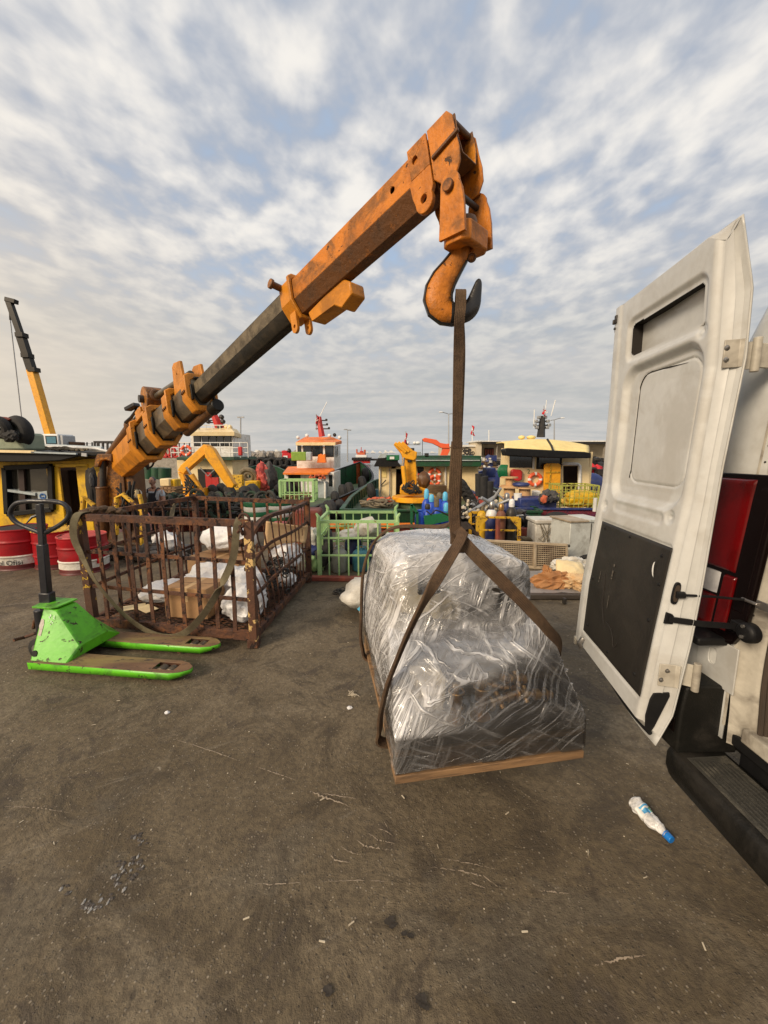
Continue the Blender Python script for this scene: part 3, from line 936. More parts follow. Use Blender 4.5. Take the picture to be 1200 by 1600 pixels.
lug(tS - .02, -.015)
bx = MB()
bx.plate([(0, 0), (.34, .03), (.40, -.02), (.40, -.085), (.30, -.115), (.24, -.07), (.02, -.06)], (), .10, CRM @ Matrix.Translation((tS + .05, .02, -.120)) @ Matrix.Rotation(R(90), 4, 'X'))
bx.build('cable_guide_box', m_orange, crane, bevel=.008)
# cylinder tube running under the black section
MB().tube([cr(tR[0] - .6, -.05, -.20), cr(tR[0] + .22, -.05, -.175)], .045, 16).build('hydraulic_cylinder', m_orange, crane, bevel=.006)
MB().cyl(cr(tR[0] + .16, -.05, -.178), cr(tR[0] + .30, -.05, -.172), .058, n=20).build('cylinder_gland', m_boomblack, crane, bevel=.01)
# head reinforcement plate with long lug and holes (around the sleeve end)
hw = w + .014
pl = [(tx(662) - tE, -.02), (tx(662) - tE, .108), (.004, .108), (.004, -.02)]
hd = MB()
for sg in (1, -1):
	M_ = CRM @ Matrix.Translation((tE, sg * hw + (0.0 if sg > 0 else .012), 0)) @ Matrix.Rotation(R(90), 4, 'X')
	hd.plate(pl, [circ(-.065, .048, .015)], .012, M_)
hd.build('head_side_plate', m_orange_hi, crane, bevel=.003)
dk = MB().cyl(cr(tE - .065, w - .03, .048), cr(tE - .065, w + .0035, .048), .0165, n=18)
for sg in (1,):
	out = [(-.11, -.02), (.004, -.02), (.004, -.10)] + [(-.05 + math.cos(a) * .045, -.135 - math.sin(a) * .045) for a in [-.35 + (math.pi + .5) * k_ / 9 for k_ in range(10)]] + [(-.105, -.09)]
	M_ = CRM @ Matrix.Translation((tE, hw, 0)) @ Matrix.Rotation(R(90), 4, 'X')
	MB().plate(out, [circ(-.05, -.125, .0165)], .022, M_).build('head_lug', m_orange_hi, crane, bevel=.003)
	M_ = CRM @ Matrix.Translation((tE, -hw + .02, 0)) @ Matrix.Rotation(R(90), 4, 'X')
	MB().plate(out, [circ(-.05, -.125, .0165)], .022, M_).build('head_lug', m_orange_hi, crane, bevel=.003)
# head box: open ended, cut on a slant
hs_ = MB()
hb = [(.010, -.09), (.010, .110), (.108, .110), (.128, .08), (.132, .01), (.138, -.045), (.134, -.10), (.105, -.14), (.05, -.14)]
hw2 = .086
for sg in (1, -1):
	M_ = CRM @ Matrix.Translation((tE, sg * hw2 + (.010 if sg < 0 else 0), 0)) @ Matrix.Rotation(R(90), 4, 'X')
	hs_.plate([(a, b) for a, b in hb], (), .010, M_)
hs_.build('head_plate', m_orange_hi, crane, bevel=.003)
ht = MB()
ht.box((tE + .059, 0, .105), (.097, hw2 * 2 - .024, .010), CRM)
ht.box((tE + .014, 0, .01), (.010, hw2 * 2 - .024, .19), CRM)
ht.build('head_top', m_orange_hi, crane, bevel=.003)
wr = MB()
wr.beam(cr(tE + .02, hw2 + .006, -.015), cr(tE + .150, hw2 + .006, .0), .014, .014)
wr.build('weld_bead', m_orange_hi, crane, bevel=.004)
# inner trough visible in the open end
tr = MB()
strip(tr, [(.062, .10), (.070, .02), (.048, -.05), (-.048, -.05), (-.070, .02), (-.062, .10)], tE + .03, tE + .13, .010)
tr.build('inner_trough', m_orange, crane, bevel=.003)
MB().cyl(cr(tE + .110, .085, .085), cr(tE + .110, -.085, .085), .012, n=14).build('cross_pin', m_orange, crane)
# hanging clevis and hook
PIN = None
best = 9e9
for i_ in range(60):
	for j_ in range(60):
		c_ = cr(LT - .25 + i_ * .006, .103, -.25 + j_ * .006)
		d_ = c_.y * CP - (c_.z - H) * SP
		e_ = (600 + F * c_.x / d_ - 705) ** 2 + (800 - F * (c_.y * SP + (c_.z - H) * CP) / d_ - 288) ** 2
		if e_ < best:
			best, PIN = e_, c_
Hx = V((AX.x, AX.y, 0)).normalized()
Sx = V((SS.x, SS.y, 0)).normalized()
cs = PIN - Sx * .103      # centre between the side plates
CM = Matrix((Hx, V((0, 0, 1)), -Sx)).transposed().to_4x4()
def clev(sg):
	out = [(-.055, -.178), (-.052, -.02)] + [(-.01 + .042 * math.cos(a), .012 + .042 * math.sin(a)) for a in [math.pi * (1 - k_ / 8) for k_ in range(0, 9)]] + [(.046, -.02), (.058, -.08), (.066, -.178)]
	M_ = CM.copy()
	M_.translation = cs + Sx * (.090 * sg) + (Sx * .013 if sg > 0 else V((0, 0, 0)))
	return MB().plate(out, [circ(-.01, .0, .012)], .013, M_)
clev(1).build('clevis_plate', m_orange_hi, crane, bevel=.003)
clev(-1).build('clevis_plate', m_orange_hi, crane, bevel=.003)
MB().cyl(cs - Sx * .118 + Hx * -.01, cs + Sx * .106 - Hx * .01, .012, n=18).build('clevis_pin', m_steeldark, crane)
MB().cyl(cs + Sx * .102 - Hx * .01, cs + Sx * .119 - Hx * .01, .023, n=24).build('pin_head', m_orange_hi, crane, bevel=.004)
# bottom block (eight sided) and swivel
bb = [(-.058, -.068), (-.058, .068), (-.03, .089), (.04, .089), (.066, .062), (.066, -.062), (.04, -.089), (-.03, -.089)]
BM_ = Matrix((Hx, Sx, V((0, 0, 1)))).transposed().to_4x4()
BM_.translation = cs + V((0, 0, -.196))
MB().plate(bb, [circ(.005, 0, .026)], .075, BM_).build('swivel_block', m_orange_hi, crane, bevel=.006)
MB().lathe(cs + V((0, 0, -.124)) + Hx * .005, (0, 0, 1), [(.042, 0), (.042, .03), (.036, .045), (.026, .05)], 24).build('swivel_nut', m_orange, crane)
MB().torus(cs - Sx * .125 + Hx * .02 + V((0, 0, -.01)), Hx, .018, .0028, 20, 6).build('wire_ring', m_blackpaint, crane)
MB().tube([cs - Sx * .10 + Hx * .01 + V((0, 0, -.10)), cs - Sx * .13 + Hx * .015 + V((0, 0, -.125)), cs - Sx * .155 + V((0, 0, -.12)), cs - Sx * .17 + V((0, 0, -.10))], .0025, 6).build('wire_hook', m_blackpaint, crane)
HY = cs.y + .01
KD = (cs.y * CP - (2.25 - H) * SP)
hkc = [(722, 362, 14), (721, 385, 14.5), (716, 403, 15), (705, 420, 17), (694, 436, 20), (686, 453, 22), (684, 468, 23), (688, 481, 22.5), (697, 489, 20), (708, 492, 17), (720, 491, 15)]
hkt = [(704, 491, 18.5), (716, 491, 16.5), (727, 488, 16), (735, 481, 15), (740, 472, 12.5), (743, 461, 10), (746, 449, 7.5), (748, 440, 5), (749, 436, 2)]
def hookobj(lst, name, mat, extra=0, flat=.62):
	pts, rs = [], []
	lst = [tuple(q_) for q_ in smoothpath(lst, 3)]
	for i in range(len(lst) - 1):
		a, b = lst[i], lst[i + 1]
		for k_ in range(3):
			f_ = k_ / 3
			pts.append(at(lerp(a[0], b[0], f_), lerp(a[1], b[1], f_), HY))
			rs.append((lerp(a[2], b[2], f_) + extra) * .92 * KD / F)
	a = lst[-1]
	pts.append(at(a[0], a[1], HY))
	rs.append((a[2] + extra) * .92 * KD / F)
	mb = MB().tube(pts, rs, 24, True, flat=flat, ref=(0, 1, 0))
	return mb.build(name, mat, crane, smooth=50)
hookobj(hkc, 'hook_body', m_orange_hi)
hookobj(hkt, 'hook_tip', m_hookblack, .3)
# dark forged rim along the back and the throat of the hook
rim = MB()
for sgn, aa in ((1, 1), (-1, 1)):
	pts = []
	for (x_, y_, r_) in hkc[2:]:
		i = hkc.index((x_, y_, r_))
		n0, n1 = hkc[max(0, i - 1)], hkc[min(len(hkc) - 1, i + 1)]
		dx, dy = n1[0] - n0[0], n1[1] - n0[1]
		l_ = math.hypot(dx, dy)
		pts.append(at(x_ - dy / l_ * r_ * .93 * sgn, y_ + dx / l_ * r_ * .93 * sgn, HY))
	rim.tube(pts, .0065, 8, flat=2.6, ref=(0, 1, 0))
rim.build('hook_rim', m_hookblack, crane)
MB().torus(at(737, 403, HY), (.2, 1, 0), .013, .006, 20, 8).build('latch_eye', m_orange_hi, crane)
# upper hydraulics over the boom base
def rod(a, b, r_, mat, name, n=16):
	return MB().cyl(a, b, r_, n=n).build(name, mat, crane, bevel=.004)
tb = [tx(p) for p in (200, 222, 243, 262, 285, 305)]
MB().plate([(0, 0), (.30, 0), (.27, .26), (.10, .30), (.04, .28)], [circ(.15, .17, .012)], .03, CRM @ Matrix.Translation((tR[0] - .35, .10, .10)) @ Matrix.Rotation(R(90), 4, 'X')).build('bracket_plate', m_orange, crane, bevel=.006)
MB().plate([(0, 0), (.30, 0), (.27, .26), (.10, .30), (.04, .28)], (), .03, CRM @ Matrix.Translation((tR[0] - .35, -.09, .10)) @ Matrix.Rotation(R(90), 4, 'X')).build('bracket_plate', m_orange, crane, bevel=.006)
kc = cr(tx(250) - .1, .0, .42)
MB().cyl(kc - SS * .10, kc + SS * .10, .15, n=32).build('knuckle_disc', m_orange, crane, bevel=.01)
MB().cyl(kc - SS * .15, kc + SS * .15, .045, n=20).build('knuckle_pin', m_steeldark, crane)
rod(kc + AX * .1, cr(tR[0] - .1, 0, .25), .035, m_boomgrey, 'hydraulic_rod')
MB().torus(kc + AX * .17, AX, .05, .025, 20, 8).build('rod_gland', m_orange, crane)
MB().box2((tx(243) - .45, -.14, .22), (tx(243) + .12, .14, .27), CRM).build('bracket_shelf', m_orange, crane, bevel=.01)
MB().box2((tx(243) - .30, -.12, .27), (tx(243) - .05, .12, .38), CRM).build('bracket_block', m_orange, crane, bevel=.012)
ka = at(172, 712, 6.25)
kb = at(207, 664, 5.7)
rod(ka, kb, .072, m_orange, 'lift_cylinder', 20)
MB().cyl(kb - (kb - ka).normalized() * .06, kb + (kb - ka).normalized() * .05, .098, n=24).build('cylinder_gland', m_orange, crane, bevel=.012)
rod(kb, at(230, 634, 5.3), .042, m_boomgrey, 'hydraulic_rod')
MB().tube([at(196, 660, 5.6), at(205, 652, 5.5), at(214, 640, 5.35)], .02, 8).build('bracket_arm', m_blackpaint, crane)
MB().beam(at(199, 640, 5.35), at(214, 632, 5.3), .10, .05).build('black_bracket', m_blackpaint, crane, bevel=.01)
rod(at(196, 715, 6.1), at(224, 682, 5.6), .05, m_steel, 'cylinder_rod')
# knuckle plates down to the column
for dy in (0, .16):
	mb = MB()
	o_ = at(172, 700, 6.15 + dy)
	prf = [(172, 703), (186, 703), (200, 716), (206, 740), (200, 775), (186, 800), (172, 822), (160, 825), (164, 790), (166, 750)]
	pts = [at(x_, y_, 6.15) for x_, y_ in prf]
	M_ = Matrix.Translation((0, 6.15 + dy + .03, 0)) @ Matrix.Rotation(R(90), 4, 'X')
	mb.plate([(p.x, p.z) for p in pts], (), .03, M_)
	mb.build('knuckle_plate', m_orange, crane, bevel=.006)
# curved horn at the left over the vertical cylinder
mb = MB()
prf = [(150, 716), (153, 709), (176, 709), (176, 722), (166, 718), (158, 720), (155, 730), (148, 730)]
pts = [at(x_, y_, 6.05) for x_, y_ in prf]
mb.plate([(p.x, p.z) for p in pts], (), .22, Matrix.Translation((0, 6.25, 0)) @ Matrix.Rotation(R(90), 4, 'X'))
mb.build('horn_bracket', m_orange, crane, bevel=.012)
rod(at(161, 716, 6.12), at(161, 768, 6.12), .045, m_steeldark, 'hydraulic_rod')
rod(at(160, 762, 6.12), at(163, 850, 6.12), .085, m_orange, 'slewing_cylinder', 20)
MB().torus(at(160, 762, 6.12), (0, 0, 1), .075, .02, 20, 8).build('cylinder_gland', m_orange, crane)
mb = MB()
mb.plate([(p.x, p.z) for p in [at(x_, y_, 6.3) for x_, y_ in [(166, 722), (172, 735), (172, 840), (150, 835), (152, 740)]]], (), .04, Matrix.Translation((0, 6.34, 0)) @ Matrix.Rotation(R(90), 4, 'X'))
mb.build('side_web', m_orange, crane, bevel=.006)
# column
cc = at(216, 760, 6.35)
mb = MB()
x0, x1 = at(190, 730, 6.2).x, at(212, 730, 6.2).x
zt, zb = at(200, 731, 6.2).z, .0
mb.box2((x0, 6.12, at(200, 742, 6.12).z), (x1 - .0, 6.17, zt))
mb.box2((x0, 6.12, zb), (x0 + .07, 6.42, zt))
mb.box2((x1 - .07, 6.12, zb), (x1, 6.42, zt))
mb.box2((x0, 6.38, zb), (x1, 6.42, zt))
mb.build('column_frame', m_orange, crane, bevel=.01)
mb = MB()
mb.cyl((x0 + .17, 6.30, .0), (x0 + .17, 6.30, .55), .13, .11, 20)
mb.build('column_core', m_steeldark, crane)
rod(at(190, 795, 6.0), at(183, 820, 6.0), .09, m_orange, 'short_cylinder')
MB().cyl(at(189, 783, 5.95), at(181, 808, 6.05), .10, .07, 22).build('flared_housing', m_orange, crane, bevel=.01)
rr = random.Random(11)
ho = MB()
for i in range(13):
	a = at(rr.uniform(178, 216), rr.uniform(752, 785), 6.0 + rr.uniform(-.08, .1))
	b = at(rr.uniform(180, 222), rr.uniform(795, 835), 6.05 + rr.uniform(-.08, .1))
	c_ = (a + b) / 2 + V((rr.uniform(-.12, .12), rr.uniform(-.18, .0), rr.uniform(-.1, .1)))
	pts = [a * (1 - t) ** 2 + c_ * 2 * t * (1 - t) + b * t * t for t in [k_ / 8 for k_ in range(9)]]
	ho.tube(pts, rr.choice((.011, .015, .019)), 6)
ho.build('hydraulic_hoses', m_rubber, crane, kind='stuff')
MB().torus(at(215, 772, 6.0), (0.2, 1, 0), .075, .008, 22, 6).build('hose_reel_ring', m_steel, crane)
MB().box2(at(208, 765, 6.08), at(218, 778, 6.14)).build('valve_block', m_cream, crane, bevel=.01)
MB().box2(at(200, 758, 6.08), at(212, 770, 6.2)).build('valve_block', m_steeldark, crane, bevel=.01)
MB().cyl(V((at(213, 738, 6.3).x, 6.3, 1.15)), V((at(213, 738, 6.3).x, 6.3, 0)), .06, n=16).build('support_post', m_orange, crane)
for (xa, ya, xb, yb) in ((178, 800, 176, 870), (218, 800, 214, 880), (214, 800, 213, 860)):
	MB().beam(at(xa, ya, 6.2), V((at(xb, yb, 6.1).x, 6.1, .01)), .10, .10).build('stabiliser_leg', m_orange, crane, bevel=.01)
for (pts_, r_) in (([(125, 845), (131, 776), (147, 790)], .035), ([(182, 835), (182, 778), (192, 772), (224, 800)], .032), ([(222, 862), (222, 790), (218, 772)], .03)):
	MB().tube([at(x_, y_, 5.75) for x_, y_ in pts_], r_, 10).build('guard_rail', m_yellowrust, crane)
# ---------------------------------------------------------------- the hanging load
E1 = V((.986, .164, 0)).normalized()
E2 = V((-.164, .986, 0)).normalized()
LO = V((.045, 1.341, .30))
LM = Matrix((E1, E2, V((0, 0, 1)))).transposed().to_4x4()
LM.translation = LO
def lp(u, v, z):
	return LM @ V((u, v, z))
load = thing('wrapped_machine_pallet', 'machine parts on a wooden pallet wrapped in clear stretch film, hanging from the crane sling', 'pallet load', (LO.x, LO.y, LO.z))
load.rotation_euler = (0, 0, math.atan2(E1.y, E1.x))
PW, PL = .795, 1.08
# pallet: bottom boards, blocks, deck boards
for u0, u1 in ((0, .10), (.3475, .4475), (PW - .10, PW)):
	MB().box2((u0, .087, .0), (u1, PL, .022), LM).build('bottom_board', m_woodlight, load, bevel=.003)
MB().box2((-.004, -.012, -.012), (PW + .004, .085, .0215), LM).build('cross_board', m_woodlight, load, bevel=.003)
for u_ in (.0, .352, PW - .098):
	MB().box2((u_, -.006, .0225), (u_ + .098, .059, .098), LM).build('pallet_block', m_wooddark, load, bevel=.004)
for u0 in (0.003, .35, PW - .103):
	for v0 in (.06, .49, PL - .10):
		MB().box2((u0, v0 + (.02 if v0 < .1 else 0), .0405 if v0 < .1 else .0225), (u0 + .10, v0 + .095, .098), LM).build('pallet_block', m_wood, load, bevel=.004)
for i in range(1, 7):
	v0 = i * (PL - .095) / 6
	MB().box2((0, v0, .099), (PW, v0 + .095, .120), LM).build('deck_board', m_wood, load, bevel=.003)
MB().box2((-.002, -.008, .0985), (PW + .002, .09, .1195), LM).build('deck_board', m_wood, load, bevel=.003)
MB().box2((.004, .002, .1205), (PW - .008, .055, .165), LM).build('front_beam', m_wooddark, load, bevel=.004)
MB().box2((.004, .0555, .1205), (PW - .004, .32, .152), LM).build('top_plank', m_wooddark, load, bevel=.004)
# machine body
mb = MB()
mb.box2((.10, .36, .17), (.74, .98, .42), LM)
mb.box2((.18, .34, .30), (.64, .48, .40), LM)
mb.build('machine_base', m_steeldark, load, bevel=.02)
mb = MB()
mb.plate([(.12, .30), (.12, .375), (.17, .39), (.70, .38), (.745, .35), (.74, .29), (.55, .28), (.30, .29)], (), .04, LM @ Matrix.Translation((0, .315, 0)) @ Matrix.Rotation(R(90), 4, 'X'))
mb.build('cover_sheet', m_machine, load, bevel=.012)
MB().box2((.11, .48, .42), (.40, .96, .69), LM).build('machine_casing', m_cream_mach, load, bevel=.03, seg=3)
MB().box2((.14, .46, .70), (.56, .94, .745), LM).build('casing_lid', m_bagdirty, load, bevel=.015)
MB().lathe(lp(.55, .44, .585), E2, [(.10, 0), (.15, .01), (.165, .04), (.165, .44), (.15, .46), (.05, .47)], 32).build('machine_drum', m_steeldark, load, bevel=.004)
MB().torus(lp(.55, .43, .585), E2, .135, .014, 32, 8).build('drum_rim', m_steel, load)
MB().lathe(lp(.55, .43, .585), -E2, [(.05, 0), (.05, .03), (.03, .035), (.03, .07)], 20).build('drum_hub', m_steeldark, load)
MB().box2((.70, .60, .40), (.765, .80, .68), LM).build('side_box', m_black, load, bevel=.01)
mb = MB()
for i in range(9):
	mb.box2((.20, .445, .57 + i * .013), (.37, .475, .576 + i * .013), LM)
mb.build('cooling_grille', m_steeldark, load)
MB().lathe(lp(.33, .44, .50), (0, -1, .3), [(.07, 0), (.078, .008), (.078, .02), (.03, .03), (.03, .05)], 24).build('round_cover', m_cream_mach, load)
MB().tube([lp(.14, .5, .46), lp(.10, .42, .36), lp(.09, .32, .28), lp(.14, .28, .20)], .022, 12).build('machine_hose', m_steeldark, load)
MB().box2((.05, .46, .17), (.10, .94, .50), LM).build('pale_side_panel', m_cream_mach, load, bevel=.02)
MB().box2((.12, .16, .153), (.25, .30, .30), LM).build('pale_carton', m_cream_mach, load, bevel=.006)
# brass valves on the front shelf
def valve(u, v, z, ax_, s_, seed, hs=1.0):
	r2 = random.Random(seed)
	o = lp(u, v, z)
	a = (E1 * ax_[0] + E2 * ax_[1] + V((0, 0, ax_[2]))).normalized()
	mb = MB()
	mb.lathe(o, a, [(r_, h_ * .98) for r_, h_ in ((.036 * s_, 0), (.036 * s_, .012), (.016, .014), (.014, .035), (.022, .04), (.022, .06), (.013, .065), (.013, .085), (.024 * s_, .09), (.024 * s_, .115), (.012, .12), (.010, .16), (.017, .162), (.017, .175), (.006, .18))], 20)
	p = o + a * .05
	b = a.orthogonal().normalized()
	mb.cyl(p - b * .035, p + b * .035, .012, n=12)
	mb.torus(o + a * .14, a, .028 * s_, .0045, 18, 6)
	mb.build('brass_valve', m_brass, load, smooth=35)
valve(.265, .075, .155, (0, 0, 1), 1.05, 1)
valve(.375, .085, .155, (.03, 0, 1), 1.15, 2)
valve(.43, .12, .19, (1, .15, .12), .9, 3)
valve(.56, .15, .20, (1, -.1, -.05), 1.0, 4)
valve(.60, .20, .18, (-.8, .3, .1), .8, 5)
valve(.66, .26, .19, (-.6, -.3, .3), .8, 6)
for (u, v) in ((.265, .073), (.375, .083)):
	MB().lathe(lp(u, v, .1535), (0, 0, 1), [(.047, 0), (.05, .004), (.047, .010), (.03, .011)], 24).build('pale_flange', m_white, load)
mb = MB()
for i in range(10):
	r2 = random.Random(i)
	mb.blob(lp(.2 + .052 * i, .22 + r2.uniform(-.05, .04), .175), (.03, .03, .022), .5, 2, 2, seed=i)
mb.build('dark_fittings', m_steeldark, load, kind='stuff')
# stretch film: a convex skin over the load, drawn into ridges
hpA = [(-.006, -.014, .035), (PW + .004, -.014, .04), (PW + .006, PL * .5, .09), (-.006, PL * .5, .10), (-.006, -.008, .172), (PW + .002, -.008, .178),
	   (.02, .20, .36), (.10, .24, .44), (.24, .05, .345), (.40, .055, .345), (.60, .14, .27), (.74, .17, .25), (.16, .235, .425), (.50, .235, .415), (.795, .235, .375), (.812, .31, .43), (.80, .55, .47), (.05, .5, .46)]
hpB = [(.775, .46, .68), (.70, .42, .735), (.60, .405, .765), (.47, .41, .775), (.33, .42, .795), (.14, .43, .775), (.075, .45, .72), (.10, .30, .42), (.70, .33, .42), (.76, .40, .50),
	   (.06, .95, .72), (.14, 1.0, .77), (.45, 1.0, .79), (.68, .96, .75), (.77, .9, .64), (.79, 1.03, .40), (.80, 1.06, .10), (-.006, PL + .006, .12), (.0, 1.05, .45), (-.004, .42, .12), (.80, .42, .10), (.035, .42, .42)]
def film_hull(pts):
	b_ = bmesh.new()
	for p in pts:
		b_.verts.new(p)
	r_ = bmesh.ops.convex_hull(b_, input=b_.verts[:])
	dead = [g for g in r_['geom_interior'] + r_['geom_unused'] if isinstance(g, bmesh.types.BMVert)]
	if dead:
		bmesh.ops.delete(b_, geom=list(set(dead)), context='VERTS')
	bmesh.ops.delete(b_, geom=[f for f in b_.faces if f.normal.z < -.9], context='FACES_ONLY')
	for _ in range(9):
		es = [e for e in b_.edges if e.calc_length() > .018]
		if not es:
			break
		bmesh.ops.subdivide_edges(b_, edges=es, cuts=1)
		bmesh.ops.triangulate(b_, faces=[f for f in b_.faces if len(f.verts) > 3])
	bmesh.ops.recalc_face_normals(b_, faces=b_.faces)
	for _ in range(2):
		bmesh.ops.smooth_vert(b_, verts=[v for v in b_.verts if v.co.z > .2], factor=.5, use_axis_x=True, use_axis_y=True, use_axis_z=True)
	b_.normal_update()
	out = []
	for v in b_.verts:
		p = v.co
		a1 = V((p.x * 7 + p.z * 5, p.y * 7 + p.z * 5, p.z * 26 - p.x * 9))
		a2 = V((p.x * 30 + p.z * 9, p.y * 30 + p.z * 11, p.z * 4))
		k_ = (.5 - abs(noise.noise(a1))) + (.4 - abs(noise.noise(a2 + V((3, 1, 7))))) * .8
		g = noise.noise(p * 4.5 + V((9, 2, 4)))
		keep = min(1, max(.10, (p.z - .17) * 6)) if p.y < .02 else 1
		out.append(p + v.normal * (.007 * k_ + .014 * g - .002) * keep)
	fs_ = [tuple(v.index for v in f.verts) for f in b_.faces]
	b_.free()
	return out, fs_
fmb = MB()
for hp in (hpA, hpB):
	fmb.add(*film_hull(hp))
def film_material():
	m = bpy.data.materials.new('clear stretch film with white drag streaks')
	m.use_nodes = True
	t = m.node_tree
	b = t.nodes['Principled BSDF']
	out = t.nodes['Material Output']
	tc = nd(t, 'ShaderNodeTexCoord').outputs['Object']
	warp = nd(t, 'ShaderNodeTexNoise')
	warp.inputs['Scale'].default_value = 2.2
	warp.inputs['Detail'].default_value = 1
	t.links.new(tc, warp.inputs['Vector'])
	wv = nd(t, 'ShaderNodeVectorMath', operation='SCALE')
	wv.inputs['Scale'].default_value = .14
	t.links.new(warp.outputs['Color'], wv.inputs[0])
	tcw = nd(t, 'ShaderNodeVectorMath', operation='ADD')
	t.links.new(tc, tcw.inputs[0])
	t.links.new(wv.outputs[0], tcw.inputs[1])
	tw = tcw.outputs[0]
	def streak(rot, sc, fine, lo=.56, hi=.66, loc=(0, 0, 0)):
		n = noi(t, aniso(t, tw, (1.6, 1.6, fine), rot, loc), sc, 3, .6, 0)
		return mrange(t, n, lo, hi)
	# families of straight pulls: rising right, rising left, and drawn towards the sling
	s1 = streak((R(12), R(32), 0), 1.5, 40, .52, .68)
	s2 = streak((R(-10), R(-26), 0), 1.5, 34, .52, .70, (3, 1, 2))
	s3 = streak((R(48), R(62), 0), 1.6, 26, .48, .66, (1, 5, 2))
	s4 = streak((R(-30), R(12), 0), 1.3, 80, .55, .64, (6, 2, 8))
	zone = noi(t, tc, 2.6, 3, .5, .4)
	zone2 = noi(t, mapping(t, tc, (1, 1, 1), (0, 0, 0), (5, 3, 1)), 4.5, 4, .6, .5)
	zone3 = noi(t, mapping(t, tc, (1, 1, 1), (0, 0, 0), (2, 8, 4)), 3.4, 3, .5, .3)
	sep = nd(t, 'ShaderNodeSeparateXYZ')
	t.links.new(tc, sep.inputs[0])
	left = mrange(t, sep.outputs[0], .0, .17, 1, 0)                  # many layers round long side and top; long side painted whiter as sunlit
	top = mrange(t, sep.outputs[2], .60, .76, 0, 1)
	mid = mth(t, 'MULTIPLY', mrange(t, sep.outputs[2], .26, .40, 0, 1), mrange(t, sep.outputs[2], .56, .44, 0, 1))
	a1 = mth(t, 'MULTIPLY', s1, mrange(t, zone, .38, .52))
	a2 = mth(t, 'MULTIPLY', s2, mrange(t, zone2, .42, .56))
	a3 = mth(t, 'MULTIPLY', s3, mth(t, 'MAXIMUM', left, mrange(t, zone3, .48, .6)))
	a4 = mth(t, 'MULTIPLY', s4, mrange(t, zone, .60, .44))
	st = mth(t, 'MAXIMUM', mth(t, 'MAXIMUM', a1, a2), mth(t, 'MAXIMUM', a3, a4))
	f5 = noi(t, aniso(t, tw, (2.2, 2.2, 150), (R(52), R(58), 0), (4, 4, 1)), 1.5, 2, .5, 0)
	s5 = mth(t, 'MULTIPLY', mrange(t, f5, .44, .58), mth(t, 'MAXIMUM', left, mth(t, 'MULTIPLY', mrange(t, zone3, .50, .62), .6)))
	wood = mrange(t, sep.outputs[2], .165, .19, 1, 0)
	clr = mth(t, 'MAXIMUM', wood, mth(t, 'MULTIPLY', mrange(t, sep.outputs[2], .30, .40, 1, 0), mrange(t, sep.outputs[0], .16, .28, 0, 1)))
	lay = mth(t, 'ADD', mth(t, 'MULTIPLY', left, .24), mth(t, 'MULTIPLY', top, .62))
	lay = mth(t, 'ADD', lay, mth(t, 'MULTIPLY', mid, .22))
	lay = mth(t, 'ADD', lay, mth(t, 'MULTIPLY', mrange(t, zone2, .48, .62), .28))
	lay = mth(t, 'MULTIPLY', lay, mth(t, 'SUBTRACT', 1, mth(t, 'MULTIPLY', clr, .93)))
	st = mth(t, 'MULTIPLY', mth(t, 'MAXIMUM', st, mth(t, 'MULTIPLY', s5, .8)), mth(t, 'SUBTRACT', 1, mth(t, 'MULTIPLY', clr, .72)))
	al = mth(t, 'ADD', mth(t, 'ADD', .03, lay), mth(t, 'MULTIPLY', st, .58), clamp=True)
	al = mth(t, 'MINIMUM', al, .95)
	diff = nd(t, 'ShaderNodeBsdfDiffuse')
	diff.inputs['Color'].default_value = (.95, .95, .97, 1)
	tl = nd(t, 'ShaderNodeBsdfTranslucent')
	tl.inputs['Color'].default_value = (.75, .77, .82, 1)
	gl = nd(t, 'ShaderNodeBsdfGlossy')
	gl.inputs['Roughness'].default_value = .17
	tr = nd(t, 'ShaderNodeBsdfTransparent')
	tr.inputs['Color'].default_value = (.92, .93, .95, 1)
	bn = nd(t, 'ShaderNodeBump')
	bn.inputs['Strength'].default_value = 1.0
	bn.inputs['Distance'].default_value = .007
	t.links.new(mth(t, 'ADD', st, mth(t, 'MULTIPLY', zone2, 1.5)), bn.inputs['Height'])
	for q_ in (diff, tl, gl):
		t.links.new(bn.outputs[0], q_.inputs['Normal'])
	m1 = nd(t, 'ShaderNodeMixShader')
	m1.inputs[0].default_value = .25
	t.links.new(diff.outputs[0], m1.inputs[1])
	t.links.new(tl.outputs[0], m1.inputs[2])
	m2 = nd(t, 'ShaderNodeMixShader')
	t.links.new(al, m2.inputs[0])
	t.links.new(tr.outputs[0], m2.inputs[1])
	t.links.new(m1.outputs[0], m2.inputs[2])
	fr = nd(t, 'ShaderNodeFresnel')
	fr.inputs['IOR'].default_value = 1.55
	t.links.new(bn.outputs[0], fr.inputs['Normal'])
	m3 = nd(t, 'ShaderNodeMixShader')
	t.links.new(mth(t, 'ADD', mth(t, 'MULTIPLY', fr.outputs[0], 1.15), .05, clamp=True), m3.inputs[0])
	t.links.new(m2.outputs[0], m3.inputs[1])
	t.links.new(gl.outputs[0], m3.inputs[2])
	t.links.new(m3.outputs[0], out.inputs[0])
	t.nodes.remove(b)
	return m
m_film = film_material()
film = fmb.build('stretch_film', m_film, load, local=True, smooth=180)
